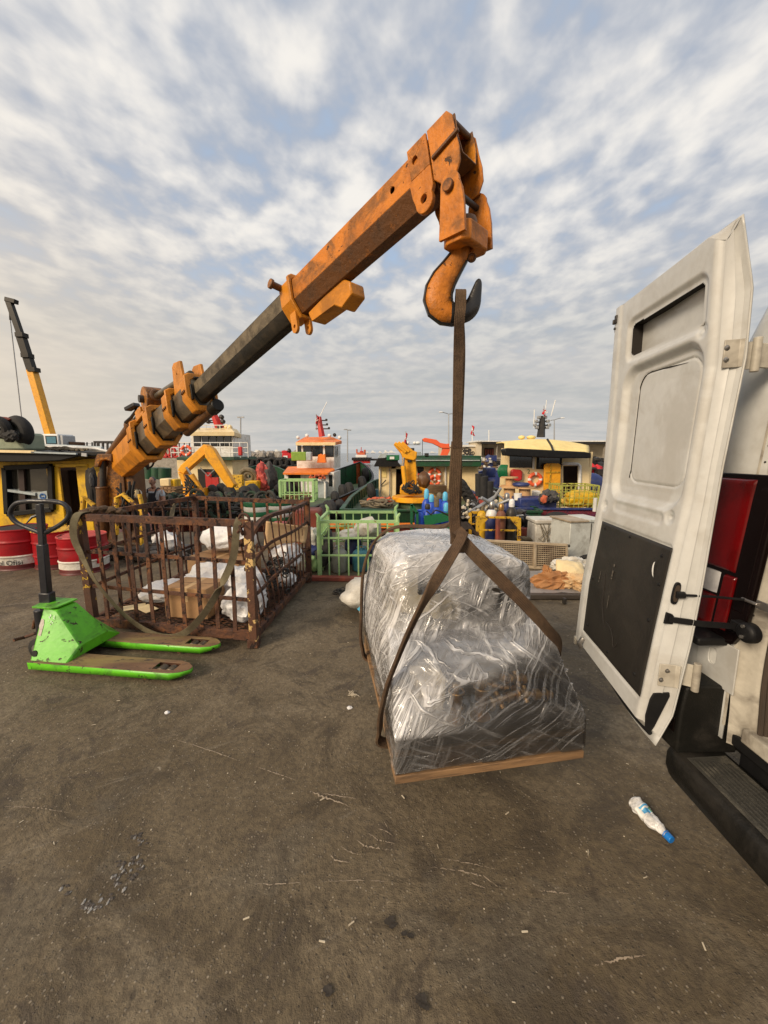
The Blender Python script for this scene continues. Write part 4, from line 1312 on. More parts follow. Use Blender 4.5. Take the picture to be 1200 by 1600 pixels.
# ---------------------------------------------------------------- sling
sling = thing('lifting_sling', 'worn brown webbing sling from the hook choked around the wrapped load', 'sling', (.33, 1.8, 1.1))
KN = at(713, 840, 1.76)
HK = at(719, 474, HY)
X_, Y_ = V((1, 0, 0)), V((0, 1, 0))
def strap(ps, wd0, wd1, w, th, name, mat=m_belt, ribs=True):
	pts = smoothpath(ps)
	wds = [V(wd0).lerp(V(wd1), i / (len(pts) - 1)) for i in range(len(pts))]
	o = MB().ribbon(pts, wds, w, th).build(name, mat, sling, smooth=60)
	o2 = MB()
	for k_ in (-.40, -.24, -.08, .08, .24, .40):
		pp = []
		for i, p in enumerate(pts):
			d = (pts[min(i + 1, len(pts) - 1)] - pts[max(i - 1, 0)]).normalized()
			a = (wds[i] - d * wds[i].dot(d)).normalized()
			pp.append(p + a * (w * k_))
		o2.tube(pp, th * .66, 5, cap=False)
	o2.build('webbing_rib', mat, o)
	return o
# two plies hanging from the hook, over the saddle of the hook
top = [HK + V((-.006, -.045, -.03)), HK + V((-.004, -.038, .028)), HK + V((0, .0, .052)), HK + V((.004, .038, .028)), HK + V((.006, .045, -.03))]
strap([at(714, 700, 1.745)] + [at(716, 560, 1.745), at(718, 500, HY - .045)] + top[:3], (1, .15, 0), (1, 0, 0), .042, .007, 'hanging_strap')
strap([top[2], top[3], top[4], at(720, 560, HY + .05), at(715, 700, 1.80)], (1, 0, 0), (.9, .3, 0), .040, .007, 'hanging_strap')
strap([at(714, 690, 1.748), at(711, 740, 1.745), at(709, 800, 1.75), at(716, 862, 1.735), at(722, 838, 1.72), at(714, 828, 1.74)], (1, .15, 0), (.8, .1, .3), .050, .008, 'choke_loop')
strap([at(714, 690, 1.805), at(714, 760, 1.80), at(711, 850, 1.77)], (.9, .3, 0), (.9, .1, 0), .046, .008, 'hanging_strap')
# front left leg
pB = [at(724, 832, 1.70), at(717, 848, 1.66), at(700, 876, 1.60), at(668, 930, 1.50), at(640, 985, 1.46), at(617, 1040, 1.455), at(603, 1080, 1.47), lp(-.030, .20, .08), lp(.02, .22, -.024), lp(.5, .24, -.024)]
strap(pB, (.8, .3, .6), (.2, .95, .1), .046, .010, 'sling_leg')
pC = [at(716, 838, 1.72), at(742, 866, 1.665), at(782, 906, 1.655), at(822, 946, 1.655), at(856, 984, 1.665), lp(.84, .25, .34), lp(.828, .29, .15), lp(.81, .31, -.022), lp(.5, .33, -.028)]
strap(pC, (.6, .0, .8), (.2, .95, .1), .056, .008, 'sling_leg')
pA = [at(706, 818, 1.78), lp(.34, .62, .87), lp(.16, .84, .83), lp(.05, .92, .73), lp(-.012, .94, .56), lp(-.03, .93, .30), lp(-.03, .92, .08), lp(.05, .90, -.012), lp(.5, .88, -.016)]
strap(pA, (.3, .95, 0), (0, 1, .05), .046, .011, 'sling_leg')
pD = [at(712, 822, 1.80), lp(.50, .66, .86), lp(.64, .88, .80), lp(.80, .93, .58), lp(.825, .92, .2), lp(.81, .90, -.012), lp(.5, .88, -.022)]
strap(pD, (.3, .95, 0), (0, 1, .05), .046, .010, 'sling_leg')
# ---------------------------------------------------------------- van
van = thing('white_van', 'white panel van at the right edge with its rear cargo opening facing the load', 'van', (1.2, .5, 0))
DT = [(.5, .94, 1.04), (.9, .98, 1.055), (1.4, 1.035, 1.117), (1.83, 1.06, 1.117), (2.2, 1.04, 1.115)]
def DX(u, z):
	z = max(.5, min(2.2, z))
	h = interp([(a, b) for a, b, c in DT], z)
	e = interp([(a, c) for a, b, c in DT], z)
	return lerp(h, e, u / .7)
DY0 = 1.32
def rrect(u, z, u0, u1, z0, z1, r_):
	"""signed distance, negative inside"""
	dx = abs(u - (u0 + u1) / 2) - (u1 - u0) / 2 + r_
	dz = abs(z - (z0 + z1) / 2) - (z1 - z0) / 2 + r_
	return math.hypot(max(dx, 0), max(dz, 0)) + min(max(dx, dz), 0) - r_
def sst(a, b, x):
	t = max(0, min(1, (x - a) / (b - a)))
	return t * t * (3 - 2 * t)
def relief(u, z):
	"""depth of the inner sheet below its general surface (metres, + = away from us)"""
	d = 0
	# big recess, two steps
	s1 = rrect(u, z, .045, .545 + .02 * sst(1.6, 1.35, z), 1.345, 1.93 - .02 * u, .085)
	d += .026 * sst(.012, -.022, s1)
	s2 = rrect(u, z, .075, .455, 1.425, 1.885, .06)
	if -.006 < s2 < .004:
		d += .006 * (1 - abs(s2 + .001) / .005) if abs(s2 + .001) < .005 else 0
	# raised outer ridge along the free edge
	d -= .006 * sst(.60, .625, u) * (1 - sst(.655, .675, u))
	s3 = rrect(u, z, .055, .53, 1.965, 2.125, .03)
	d += .012 * sst(.020, -.004, s3)
	s4 = rrect(u, z, .022, .595, .635, 1.225, .02)
	d += .005 * sst(.004, -.002, s4)
	# stamped dimple channel under the recess
	s5 = rrect(u, z, .12, .50, 1.285, 1.325, .02)
	d += .004 * sst(.012, -.008, s5)
	for (a, b) in ((.057, 1.955), (.593, 1.293), (.077, 1.32)):
		q = math.hypot(u - a, z - b)
		d += .005 * sst(.030, .018, q) + .006 * sst(.010, .006, q)
	# rounding towards the hinge side return
	d += .018 * sst(.03, -.002, u) ** 2
	d += .012 * sst(.668, .69, u)
	return d
ZB, ZT = .565, 2.235
def top_z(u):
	return 2.235 - .035 * sst(.06, -.01, u) - .01 * u
m_slot = m_black
door = thing('van_rear_door', 'white van rear door swung wide open showing its inner side with a dark hardboard panel', 'van door', (1.06, DY0, .5))
door.parent = None
NU, NV = 138, 330
mb = MB()
def inner(u_, v_):
	u = -.004 + u_ * .684
	z = ZB + v_ * (top_z(u) - ZB)
	return V((DX(u, z) + relief(u, z), DY0 + u, z))
vs = [inner(i / NU, j / NV) for j in range(NV + 1) for i in range(NU + 1)]
fs = []
for j in range(NV):
	for i in range(NU):
		uc = -.004 + (i + .5) / NU * .684
		zc = ZB + (j + .5) / NV * (top_z(uc) - ZB)
		if rrect(uc, zc, .068, .52, 1.98, 2.112, .02) < 0:
			continue
		if rrect(uc, zc, .085, .105, 1.085, 1.145, .01) < 0 and False:
			continue
		fs.append((j * (NU + 1) + i, j * (NU + 1) + i + 1, (j + 1) * (NU + 1) + i + 1, (j + 1) * (NU + 1) + i))
mb.add(vs, fs)
mb.build('inner_sheet', m_vanwhite, door, smooth=50)
# outer skin (curved), with a flange beyond the inner box
OT = [(.5, .985), (.62, 1.035), (.9, 1.068), (1.1, 1.082), (1.5, 1.10), (1.85, 1.128), (2.05, 1.12), (2.26, 1.06)]
def outer(u, z, off=0):
	a = interp(OT, z)
	b = DX(.7, z) + .065
	return V((lerp(a, b, sst(0, .7, u)) + off, DY0 + u, z))
def oz(u_, v_):
	u = -.045 + u_ * .735
	zb = .50 + .02 * u_
	zt = 2.250 - .035 * u_
	z = zb + v_ * (zt - zb)
	return outer(u, z)
mb = MB().grid(oz, 30, 60)
o_ = mb.build('outer_skin', m_vanwhite, door, smooth=60, solid=-.004)
# return faces (box sides) between the inner sheet and the skin
mb = MB()
n = 60
def side_strip(pa_, pb_, n, steps):
	vs, fs = [], []
	for i in range(n + 1):
		a, b = pa_(i / n), pb_(i / n)
		for s_, off in steps:
			vs.append(a.lerp(b, s_) + V(off))
	k_ = len(steps)
	for i in range(n):
		for j in range(k_ - 1):
			fs.append((i * k_ + j, i * k_ + j + 1, (i + 1) * k_ + j + 1, (i + 1) * k_ + j))
	mb.add(vs, fs)
def in_edge(u):
	return lambda v: V((DX(u, ZB + v * (top_z(u) - ZB)) + relief(u, ZB + v * (top_z(u) - ZB)), DY0 + u, ZB + v * (top_z(u) - ZB)))
def in_h(top_):
	return lambda v: inner(v, 1.0 if top_ else 0.0)
side_strip(in_edge(-.004), lambda v: outer(-.030, ZB - .03 + v * (2.243 - ZB + .03), -.006), 60, ((0, (0, 0, 0)), (.06, (0, -.006, 0)), (.45, (0, -.010, 0)), (.52, (0, -.002, 0)), (.92, (0, -.002, 0)), (1, (0, -.016, 0))))
gp = [(.455, 1.44 + .035 * i) for i in range(11)] + [(.455 - .075 * (1 - math.cos(a)), 1.80 + .085 * math.sin(a)) for a in [R(12 * i) for i in range(1, 8)]] + [(.375 - .025 * i, 1.886 - .0015 * i) for i in range(0, 10)]
MB().tube([V((DX(u, z) + relief(u, z) - .001, DY0 + u, z)) for u, z in gp], [.0028] * (len(gp) - 4) + [.002, .0015, .001, .0005], 6).build('panel_gap', m_dark, door)
side_strip(in_edge(.68), lambda v: outer(.682, ZB + v * (2.21 - ZB), -.004), 60, ((0, (0, 0, 0)), (1, (0, 0, 0))))
side_strip(in_h(True), lambda v: outer(-.030 + v * .71, 2.243 - .035 * v, -.006), 40, ((0, (0, 0, 0)), (.2, (0, 0, .004)), (.6, (0, 0, .002)), (1, (0, 0, 0))))
side_strip(in_h(False), lambda v: outer(-.01 + v * .69, .525, -.004), 40, ((0, (0, 0, 0)), (.5, (0, 0, -.004)), (1, (0, 0, 0))))
ic = inner(0, 1)
oc = outer(-.030, 2.243, -.006)
a_ = [ic + V((0, 0, .001)), ic.lerp(oc, .45) + V((0, -.012, 0)), oc + V((0, -.016, 0)), oc + V((.002, 0, .002)), ic.lerp(oc, .6) + V((0, .01, .006)), ic.lerp(oc, .2) + V((0, .004, .006))]
mb.add(a_, [(0, 1, 2, 3, 4, 5)])
mb.build('edge_return', m_vanwhite, door, smooth=40)
# weather strip under the door and dark lower edge
mb = MB()
mb.tube([outer(u / 20 * .70 - .02, .530, -.018) for u in range(21)], .008, 8)
mb.build('bottom_seal', m_black, door)
# cavity behind the top slot
mb = MB()
for (a, b) in (((.055, 2.125), (.535, 2.125)), ((.055, 1.965), (.535, 1.965))):
	pass
def back(u_, v_):
	u = .055 + u_ * .48
	z = 1.96 + v_ * .175
	return V((DX(u, z) + .060, DY0 + u, z))
MB().grid(back, 8, 4).build('slot_back', m_vanwhite, door, smooth=0)
mb = MB()
def slotw(pts):
	vs, fs = [], []
	for (u, z) in pts:
		vs += [V((DX(u, z) + .012, DY0 + u, z)), V((DX(u, z) + .062, DY0 + u, z))]
	n_ = len(pts)
	for i in range(n_):
		j = (i + 1) % n_
		fs.append((2 * i, 2 * i + 1, 2 * j + 1, 2 * j))
	mb.add(vs, fs)
slotw([(.064, 1.975), (.525, 1.975), (.525, 2.117), (.064, 2.117)])
mb.build('slot_wall', m_dark, door, smooth=0)
# hardboard panel with screws and small tears
def board(u_, v_):
	u = .028 + u_ * .561
	z = .645 + v_ * .572
	bulge = .004 * math.sin(math.pi * u_) * math.sin(math.pi * v_) + .0015 * noise.noise(V((u * 9, z * 9, 1)))
	return V((DX(u, z) + relief(u, z) - .0035 - bulge, DY0 + u, z))
bd = MB().grid(board, 40, 40).build('hardboard_panel', m_vanboard, door, smooth=60, solid=-.003)
mb = MB()
for (a, b) in ((.1, .1), (.5, .05), (.93, .08), (.07, .5), (.95, .5), (.08, .93), (.5, .965), (.92, .95), (.045, .75)):
	p = board(a, b)
	mb.lathe(p + V((.0, 0, 0)), (-1, 0, 0), [(.007, 0), (.006, .003), (.003, .0045)], 12)
mb.build('panel_screw', m_black, bd)
cre = MB()
p_ = [board(.75, .62), board(.71, .50), board(.70, .38), board(.64, .26), board(.60, .22)]
cre.tube([p + V((-.0022, 0, 0)) for p in smoothpath(p_, 5)], [.0008 + .0022 * math.sin(math.pi * i / 20) for i in range(21)], 5)
p_ = [board(.60, .26), board(.53, .25), board(.46, .20), board(.42, .13), board(.37, .19)]
cre.tube([p + V((-.0022, 0, 0)) for p in smoothpath(p_, 5)], .0016, 5)
cre.build('panel_tear', m_dark, bd)
p = board(.11, .83)
mb = MB()
cres = [(math.cos(a) * .014, math.sin(a) * .030) for a in [R(90) + R(180) * i / 10 for i in range(11)]] + [(math.cos(a) * .006, math.sin(a) * .030) for a in [R(270) - R(180) * i / 10 for i in range(1, 10)]]
mb.add([p + V((-.0045, -a, b)) for a, b in cres], [tuple(range(len(cres)))])
mb.build('torn_spot', m_whitepl, bd, smooth=0)
# scuffs on the board
m_scuff = pm('pale scuff on board', (.13, .11, .085), (.08, .07, .055), 60, rough=.7)
mb = MB()
for (a, b, l_, w_) in ((.62, .72, .14, .007), (.82, .60, .09, .005), (.60, .47, .10, .004)):
	n_ = 14
	for i in range(n_):
		k_ = noise.noise(V((a * 30, i * 1.7, 3)))
		if k_ < -.15:
			continue
		z_ = b - l_ * i / n_
		u1, u2 = a - w_ * (1 + k_), a + w_ * (1 + k_)
		mb.add([board(u1, z_) + V((-.0036, 0, 0)), board(u2, z_) + V((-.0036, 0, 0)), board(u2, z_ - l_ / n_) + V((-.0036, 0, 0)), board(u1, z_ - l_ / n_) + V((-.0036, 0, 0))], [(0, 1, 2, 3)])
mb.build('panel_scuff', m_scuff, bd, smooth=0)
# latch at the free top corner, catch at the bottom
p = V((DX(.66, 2.17) - .004, DY0 + .652, 2.165))
MB().box(p + V((.004, 0, 0)), (.006, .036, .085)).build('latch_plate', m_vanwhite, door, bevel=.006)
mb = MB()
mb.box(p + V((-.004, -.004, .012)), (.012, .018, .038))
mb.box(p + V((-.010, .004, .002)), (.012, .010, .022))
mb.build('latch_claw', m_steeldark, door, bevel=.003)
MB().cyl(p + V((-.008, .002, -.028)), p + V((.0, .002, -.028)), .006, n=10).build('latch_screw', m_steeldark, door)
p = V((DX(.64, .56), DY0 + .655, .555))
MB().box(p + V((-.004, 0, 0)), (.014, .02, .045)).build('bottom_catch', m_vangrime, door, bevel=.005)
p = V((DX(.56, .585), DY0 + .56, .585))
MB().tube([p + V((-.006, 0, .03)), p + V((-.022, 0, .0)), p + V((-.012, 0, -.025))], .012, 10, flat=.6).build('guide_pin', m_steel, door)
MB().tube([V((DX(.672, 1.255) - .0, DY0 + .690, 1.25 + .035 * i)) for i in range(3)], .010, 8).build('rubber_stop', m_vanwhite, door)
# hinge side fittings: oval handle recess with check rod, black check strap, corner pad
def se(v, z, off=0):
	"""point on the hinge-side return: v 0 inner .. 1 outer"""
	a = V((DX(0, z) + .01, DY0 - .004, z))
	b = outer(-.018, z, -.004)
	p = a.lerp(b, v)
	return p + V((0, -.012 - off, 0))
def on_side(pts, name, mat, off0, off1, parent=door, bevel=0):
	mb = MB()
	n_ = len(pts)
	vs = [se(a, b, off0) for a, b in pts] + [se(a, b, off1) for a, b in pts]
	fs = [tuple(range(n_)), tuple(reversed(range(n_, 2 * n_)))] + [(i, i + n_, (i + 1) % n_ + n_, (i + 1) % n_) for i in range(n_)]
	mb.add(vs, fs)
	return mb.build(name, mat, parent, bevel=bevel, smooth=0)
def oval(cv, cz, rv, rz, n_=24, pw=.7):
	return [(cv + rv * math.copysign(abs(math.cos(2 * math.pi * i / n_)) ** pw, math.cos(2 * math.pi * i / n_)), cz + rz * math.copysign(abs(math.sin(2 * math.pi * i / n_)) ** pw, math.sin(2 * math.pi * i / n_))) for i in range(n_)]
ov = on_side(oval(.10, 1.068, .17, .040), 'check_housing', m_black, -.002, .005, bevel=.002)
on_side(oval(.10, 1.068, .12, .030), 'check_insert', m_brownhose, .005, .007, ov)
on_side([(-.13, .955), (.26, .955), (.26, .983), (.15, .992), (-.13, .998)], 'strap_slot', m_black, -.002, .004, bevel=.002)
on_side([(-.05, .60), (.0, .665), (.10, .69), (.80, .70), (.86, .685), (.62, .56), (.5, .535), (.1, .548)], 'corner_pad', m_black, -.002, .004, bevel=.003)
# body reference: rear plane
def bxp(z):
	return interp([(.5, 1.13), (.75, 1.13), (1.4, 1.16), (1.95, 1.18), (2.2, 1.25), (2.38, 1.42), (2.46, 1.70)], z)
def roofin(z):
	return interp([(.9, 0), (1.4, .025), (1.95, .075), (2.2, .12), (2.38, .20), (2.46, .3)], z)
YO = 1.43         # outer side of the van
def hinge(z, hgt, xb, yb, nb):
	a = se(.12, z)
	mb = MB()
	e0, e1 = se(.22, z), se(.92, z)
	bo = V((xb, yb, z))
	pts = [se(.12, z, .002), se(.80, z, .004), se(.92, z, .012), bo + V((-.03, .02, 0)), bo]
	vs, fs = [], []
	for p in pts:
		vs += [p + V((0, 0, -hgt / 2)), p + V((0, 0, hgt / 2)), p + V((0, -.005, hgt / 2)), p + V((0, -.005, -hgt / 2))]
	for i in range(len(pts) - 1):
		for j in range(4):
			fs.append((i * 4 + j, i * 4 + (j + 1) % 4, (i + 1) * 4 + (j + 1) % 4, (i + 1) * 4 + j))
	fs += [(3, 2, 1, 0), tuple(len(vs) - 4 + j for j in range(4))]
	mb.add(vs, fs)
	h_ = mb.build('door_hinge', m_vangrime, door, bevel=.002, smooth=30)
	MB().cyl(bo + V((0, -.006, -hgt * .62)), bo + V((0, -.006, hgt * .62)), .012, n=16).build('hinge_barrel', m_vangrime, h_, bevel=.002)
	mb = MB()
	for i in range(nb):
		p = se(.26 + (.2 if nb == 3 and i == 1 else (.18 if nb == 3 and i == 2 else 0)), z + (-.018 + .036 * (i % 2)) * (1 if i < 2 else -1), .006)
		mb.lathe(p, (0, -1, 0), [(.009, 0), (.009, .002), (.005, .003), (.0045, .006), (.001, .0065)], 16)
	mb.build('hinge_bolt', m_steel, h_)
	return bo
hb1 = hinge(1.86, .085, 1.185, 1.31, 2)
hb2 = hinge(.765, .085, 1.105, 1.285, 3)
for h_ in (hb1,):
	MB().beam(h_, V((1.31, h_.y + .03, h_.z)), .012, .075).build('hinge_leaf', m_vangrime, door, bevel=.002)
# check rod and strap to the body
c0 = se(.1, 1.066, .012)
c1 = V((1.225, 1.265, 1.058))
MB().tube([c0, c0.lerp(c1, .5) + V((0, -.004, .004)), c1], .0045, 8).build('check_rod', m_black, door)
MB().cyl(c0 + V((-.004, 0, 0)), c0 + V((.02, -.002, 0)), .012, n=12).build('rod_end', m_black, door)
s0 = se(-.02, .975, .008)
s1_ = V((1.20, 1.255, .967))
MB().ribbon([s0, s0.lerp(s1_, .5) + V((0, -.006, -.002)), s1_], V((0, 0, 1)), .020, .006).build('check_strap', m_black, door, smooth=0)
# ---- body: rear corner pillar, roof curve, side, interior
def rearline(z, y):
	return V((bxp(z), y, z))
zs = [.50, .62, .75, .9, 1.1, 1.4, 1.7, 1.95, 2.08, 2.2, 2.30, 2.38, 2.43, 2.46]
# outer corner rounded: from rear plane (y=1.40) to side plane (y=YO)
mb = MB()
prof = [(1.16, 0.0), (1.34, 0.0), (1.385, .004), (1.412, .016), (1.426, .038), (YO, .070), (YO, 4.2)]
vs, fs = [], []
for z in zs:
	for (y, dx) in prof:
		vs.append((bxp(z) + dx, y - roofin(z), z))
k_ = len(prof)
for i in range(len(zs) - 1):
	for j in range(k_ - 1):
		fs.append((i * k_ + j, i * k_ + j + 1, (i + 1) * k_ + j + 1, (i + 1) * k_ + j))
mb.add(vs, fs)
# mirrored far side of the van behind the camera's right and the roof
vs, fs = [], []
W2 = -.62
for z in zs:
	for (y, dx) in prof:
		yy = W2 + (YO - y) + 0 - .0
		vs.append((bxp(z) + dx, 2 * ((YO + W2) / 2) - y + roofin(z), z))
for i in range(len(zs) - 1):
	for j in range(k_ - 1):
		fs.append((i * k_ + j, (i + 1) * k_ + j, (i + 1) * k_ + j + 1, i * k_ + j + 1))
mb.add(vs, fs)
ya, yb_ = 1.16 - .2, (YO + W2) - 1.16 + .2
mb.add([(1.76, YO - .2, 2.462), (5.8, YO - .2, 2.462), (5.8, W2 + .2, 2.462), (1.76, W2 + .2, 2.462)], [(0, 1, 2, 3)])
mb.build('body_shell', m_vanwhite, van, smooth=50, solid=-.006)
mb = MB()
mb.box2((1.13 + .42, 1.16, 2.30), (1.13 + .58, W2 + .27, 2.455))
mb.build('roof_header', m_vanwhite, van, bevel=.02)
# door frame return (flange with rubber seal) at Y ~ 1.08..1.16
mb = MB()
vs, fs = [], []
pr2 = [(1.16, .0), (1.150, .010), (1.135, .022), (1.10, .024), (1.085, .030), (1.075, .06), (1.075, .18)]
for z in zs[:11]:
	for (y, dx) in pr2:
		vs.append((bxp(z) + dx, y - roofin(z) - (.02 * sst(.9, .5, z)), z))
k_ = len(pr2)
for i in range(10):
	for j in range(k_ - 1):
		fs.append((i * k_ + j, (i + 1) * k_ + j, (i + 1) * k_ + j + 1, i * k_ + j + 1))
mb.add(vs, fs)
mb.build('door_frame', m_vangrime, van, smooth=50)
mb = MB()
for k_ in range(4):
	pts = [V((bxp(z) + .030 + .013 * k_, 1.072 - .0 * k_ - .02 * sst(.9, .5, z) - .004 * (k_ % 2), z)) for z in [.56 + .03 * i for i in range(44)]]
	mb.tube(pts, .0085, 8)
mb.build('door_seal', m_brownhose, van)
mb = MB()
pts = [V((bxp(z) - .002, 1.158, z)) for z in [.56 + .03 * i for i in range(45)]]
mb.tube(pts, .005, 6)
pts = [V((bxp(z) - .001, 1.215 - roofin(z) * .5, z)) for z in [1.46 + .03 * i for i in range(24)]]
mb.tube(pts, .004, 6)
mb.build('body_seam', m_vangrime, van)
mb = MB()
for z in [1.52 + .055 * i for i in range(10)]:
	mb.cyl((bxp(z) + .0, 1.198 - roofin(z) * .5, z), (bxp(z) - .002, 1.198 - roofin(z) * .5, z), .0035, n=8)
for z, y in ((.80, 1.19), (.70, 1.18), (1.0, 1.12), (.60, 1.18)):
	mb.cyl((bxp(z) + .0, y, z), (bxp(z) - .002, y, z), .004, n=8)
mb.build('spot_weld', m_steeldark, van)
# interior
mb = MB()
mb.box2((1.20, W2 + .16, .575), (4.0, 1.07, .60))
mb.build('cargo_floor', m_wood, van)
mb = MB()
mb.box2((1.33, 1.085, .60), (4.0, 1.10, 2.3))
mb.box2((1.33, W2 + .13, .60), (4.0, W2 + .15, 2.3))
mb.box2((3.99, W2 + .15, .60), (4.01, 1.085, 2.3))
mb.build('interior_lining', m_vangrime, van)
mb = MB()
for i in range(5):
	mb.box2((1.5 + i * .5, 1.05, .62), (1.58 + i * .5, 1.084, 2.28))
mb.build('interior_rib', m_vangrime, van, bevel=.006)
mb = MB()
mb.box2((1.128, W2 + .2, .545), (1.21, 1.09, .598))
mb.build('door_sill', m_vangrime, van, bevel=.006)
MB().box2((1.21, W2 + .2, .601), (1.30, 1.02, .606)).build('sill_plate', m_white, van, bevel=.002)
# lower body below the lamp: white panel with oval hole, black bumper corner
mb = MB()
ovl = oval(0, 0, .018, .032, 20)
mb.plate([(-.10, -.10), (.07, -.10), (.07, .075), (-.10, .075)], [ovl], .006, Matrix(((0, 0, -1, 1.128), (1, 0, 0, 1.235), (0, 1, 0, .79), (0, 0, 0, 1))))
mb.build('corner_panel', m_vanwhite, van, bevel=.002)
MB().box2((1.142, 1.20, .74), (1.15, 1.28, .84)).build('hole_back', m_dark, van)
# tail lamp
def lampf(y0, y1, z0, z1, proud, name, mat, cut=0, n_=14, parent=None):
	def fn(u, v):
		y = lerp(y0, y1, u)
		z = lerp(z0 + cut * u, z1, v)
		e = min(u, 1 - u, v * 3, (1 - v) * 3)
		return V((bxp(z) - proud * (1 - (1 - min(1, e * 7)) ** 2), y + .035 - roofin(z), z))
	return MB().grid(fn, n_, n_ * 3).build(name, mat, parent or van, smooth=60)
lamp = MB().plate([(1.085, .95), (1.085, 1.40), (1.100, 1.462), (1.14, 1.478), (1.36, 1.478), (1.41, 1.46), (1.425, 1.40), (1.425, .90), (1.30, .86), (1.12, .875)], (), .02,
				  Matrix(((0, 0, -1, 0), (1, 0, 0, 0), (0, 1, 0, 0), (0, 0, 0, 1))))
lamp.v = [V((bxp(v.z) - .004 + (v.x), v.y + .035 - roofin(v.z) - .08 * (v.y > 1.38), v.z)) for v in lamp.v]
lamp = lamp.build('tail_lamp', m_reddeep, van, bevel=.004)
lampf(1.150, 1.380, 1.120, 1.468, .034, 'brake_lens', m_redlens, parent=lamp)
lampf(1.098, 1.149, .98, 1.455, .026, 'lamp_edge', m_reddeep, parent=lamp)
lampf(1.205, 1.380, 1.030, 1.118, .030, 'reversing_lens', m_clearlens, parent=lamp)
lampf(1.205, 1.378, .895, 1.027, .034, 'indicator_lens', m_redlens, parent=lamp)
lampf(1.150, 1.2045, .905, 1.119, .034, 'lamp_divider', m_redlens, parent=lamp)
mb = MB()
for (y, z) in ((1.33, .955), (1.345, 1.33), (1.34, 1.25), (1.35, 1.19)):
	mb.lathe((bxp(z) - .043, y, z), (-1, 0, 0), [(.012, 0), (.009, .003), (.001, .005)], 14)
mb.build('lamp_reflector', pm('bright red reflector', (.85, .03, .03), rough=.15, coat=1), lamp)
DXV = V((.125, .15, 0))
MB().box2((1.19, -.55, .36), (1.30, 1.14, .50)).build('rear_crossmember', m_black, van)
MB().box2((1.14, -.55, .50), (1.26, 1.14, .544)).build('sill_rubber', m_black, van, bevel=.006)
# chassis, wheels
MB().box2((1.35, W2 + .1, .32), (5.6, YO - .1, .57)).build('underbody', m_black, van)
for yy in (YO - .13, W2 + .13):
	w_ = MB().torus((2.25, yy, .34), (0, 1, 0), .25, .095, 32, 10, flat=1.05).build('wheel', m_rubber, van)
	MB().lathe((2.25, yy - .06, .34), (0, 1, 0), [(.19, 0), (.19, .12), (.05, .12)], 24).build('rim', m_steel, w_)
van.location = van.location + DXV
# check arm bracket and latch on the pillar
mb = MB()
mb.tube([c1 + V((0, .012, 0)), c1 + V((0, -.045, 0))], .006, 8)
mb.box(c1 + V((.006, -.07, .0)), (.006, .07, .028))
mb.build('check_bracket', m_steel, van, bevel=.002)
mb = MB()
mb.box(s1_ + V((.01, -.005, 0)), (.035, .05, .036))
mb.lathe(s1_ + V((.0, -.04, -.004)), (-1, 0, 0), [(.034, -.02), (.034, .006), (.028, .014), (.014, .018)], 20)
mb.build('strap_bracket', m_black, van, bevel=.004)
mb = MB()
for dz in (-.016, .02):
	mb.cyl(s1_ + V((-.018, -.042, dz)), s1_ + V((-.024, -.042, dz)), .006, n=6)
mb.build('bracket_bolt', m_steel, van)
MB().lathe(c1 + V((.03, -.085, .012)), (-1, 0, 0), [(.014, 0), (.014, .01), (.007, .014)], 14).build('body_bolt', m_steel, van)
# bumper corner block beyond the step, its inner face turned to us
mb = MB()
mb.plate([(1.105, .425), (1.105, .60), (1.115, .69), (1.13, .70), (1.335, .70), (1.335, .425)], (), .105, Matrix.Translation((0, 1.43, 0)) @ Matrix.Rotation(R(90), 4, 'X'))
mb.build('bumper_corner', m_bumper, van, bevel=.012, smooth=45, seg=3)
MB().box2((1.10, 1.345, .50), (1.1045, 1.375, .56)).build('corner_reflector', m_reddeep, van, bevel=.002)
MB().box2((1.14, 1.33, .855), (1.27, 1.56, .885)).build('lamp_ledge', m_black, van, bevel=.008)
mb = MB()
pr = [(1.125, .29), (1.108, .335), (1.108, .385), (1.118, .405), (1.135, .412), (1.30, .424), (1.312, .40), (1.312, .27)]
vs = [(x + dx, y, z + dz) for y, dx, dz in ((1.40, .03, 0), (1.385, .008, 0), (1.35, 0, 0), (-.40, 0, 0)) for x, z in pr for dz in (dz,)]
n_ = len(pr)
fs = [(r0 * n_ + i, (r0 + 1) * n_ + i, (r0 + 1) * n_ + (i + 1) % n_, r0 * n_ + (i + 1) % n_) for r0 in (0, 1, 2) for i in range(n_)] + [tuple(range(n_)), tuple(reversed(range(3 * n_, 4 * n_)))]
mb.add(vs, fs)
st = mb.build('rear_step', m_bumper, van, bevel=.008, smooth=30)
mb = MB()
for i in range(8):
	x = 1.150 + i * .0150
	mb.box2((x, -.38, .4135 + (x - 1.1) * .06), (x + .008, 1.30 - .004 * i, .4190 + (x - 1.1) * .06))
mb.build('tread_rib', m_bumpergrime, st, bevel=.0015)
mb = MB().box2((1.140, -.38, .4125), (1.285, 1.315, .4140))
mb.v = [V((v.x, v.y, v.z + (v.x - 1.1) * .06)) for v in mb.v]
mb.build('tread_surface', m_bumpergrime, st)
MB().cyl((1.1075, 1.33, .36), (1.112, 1.33, .36), .006, n=12).build('step_plug', m_black, st)
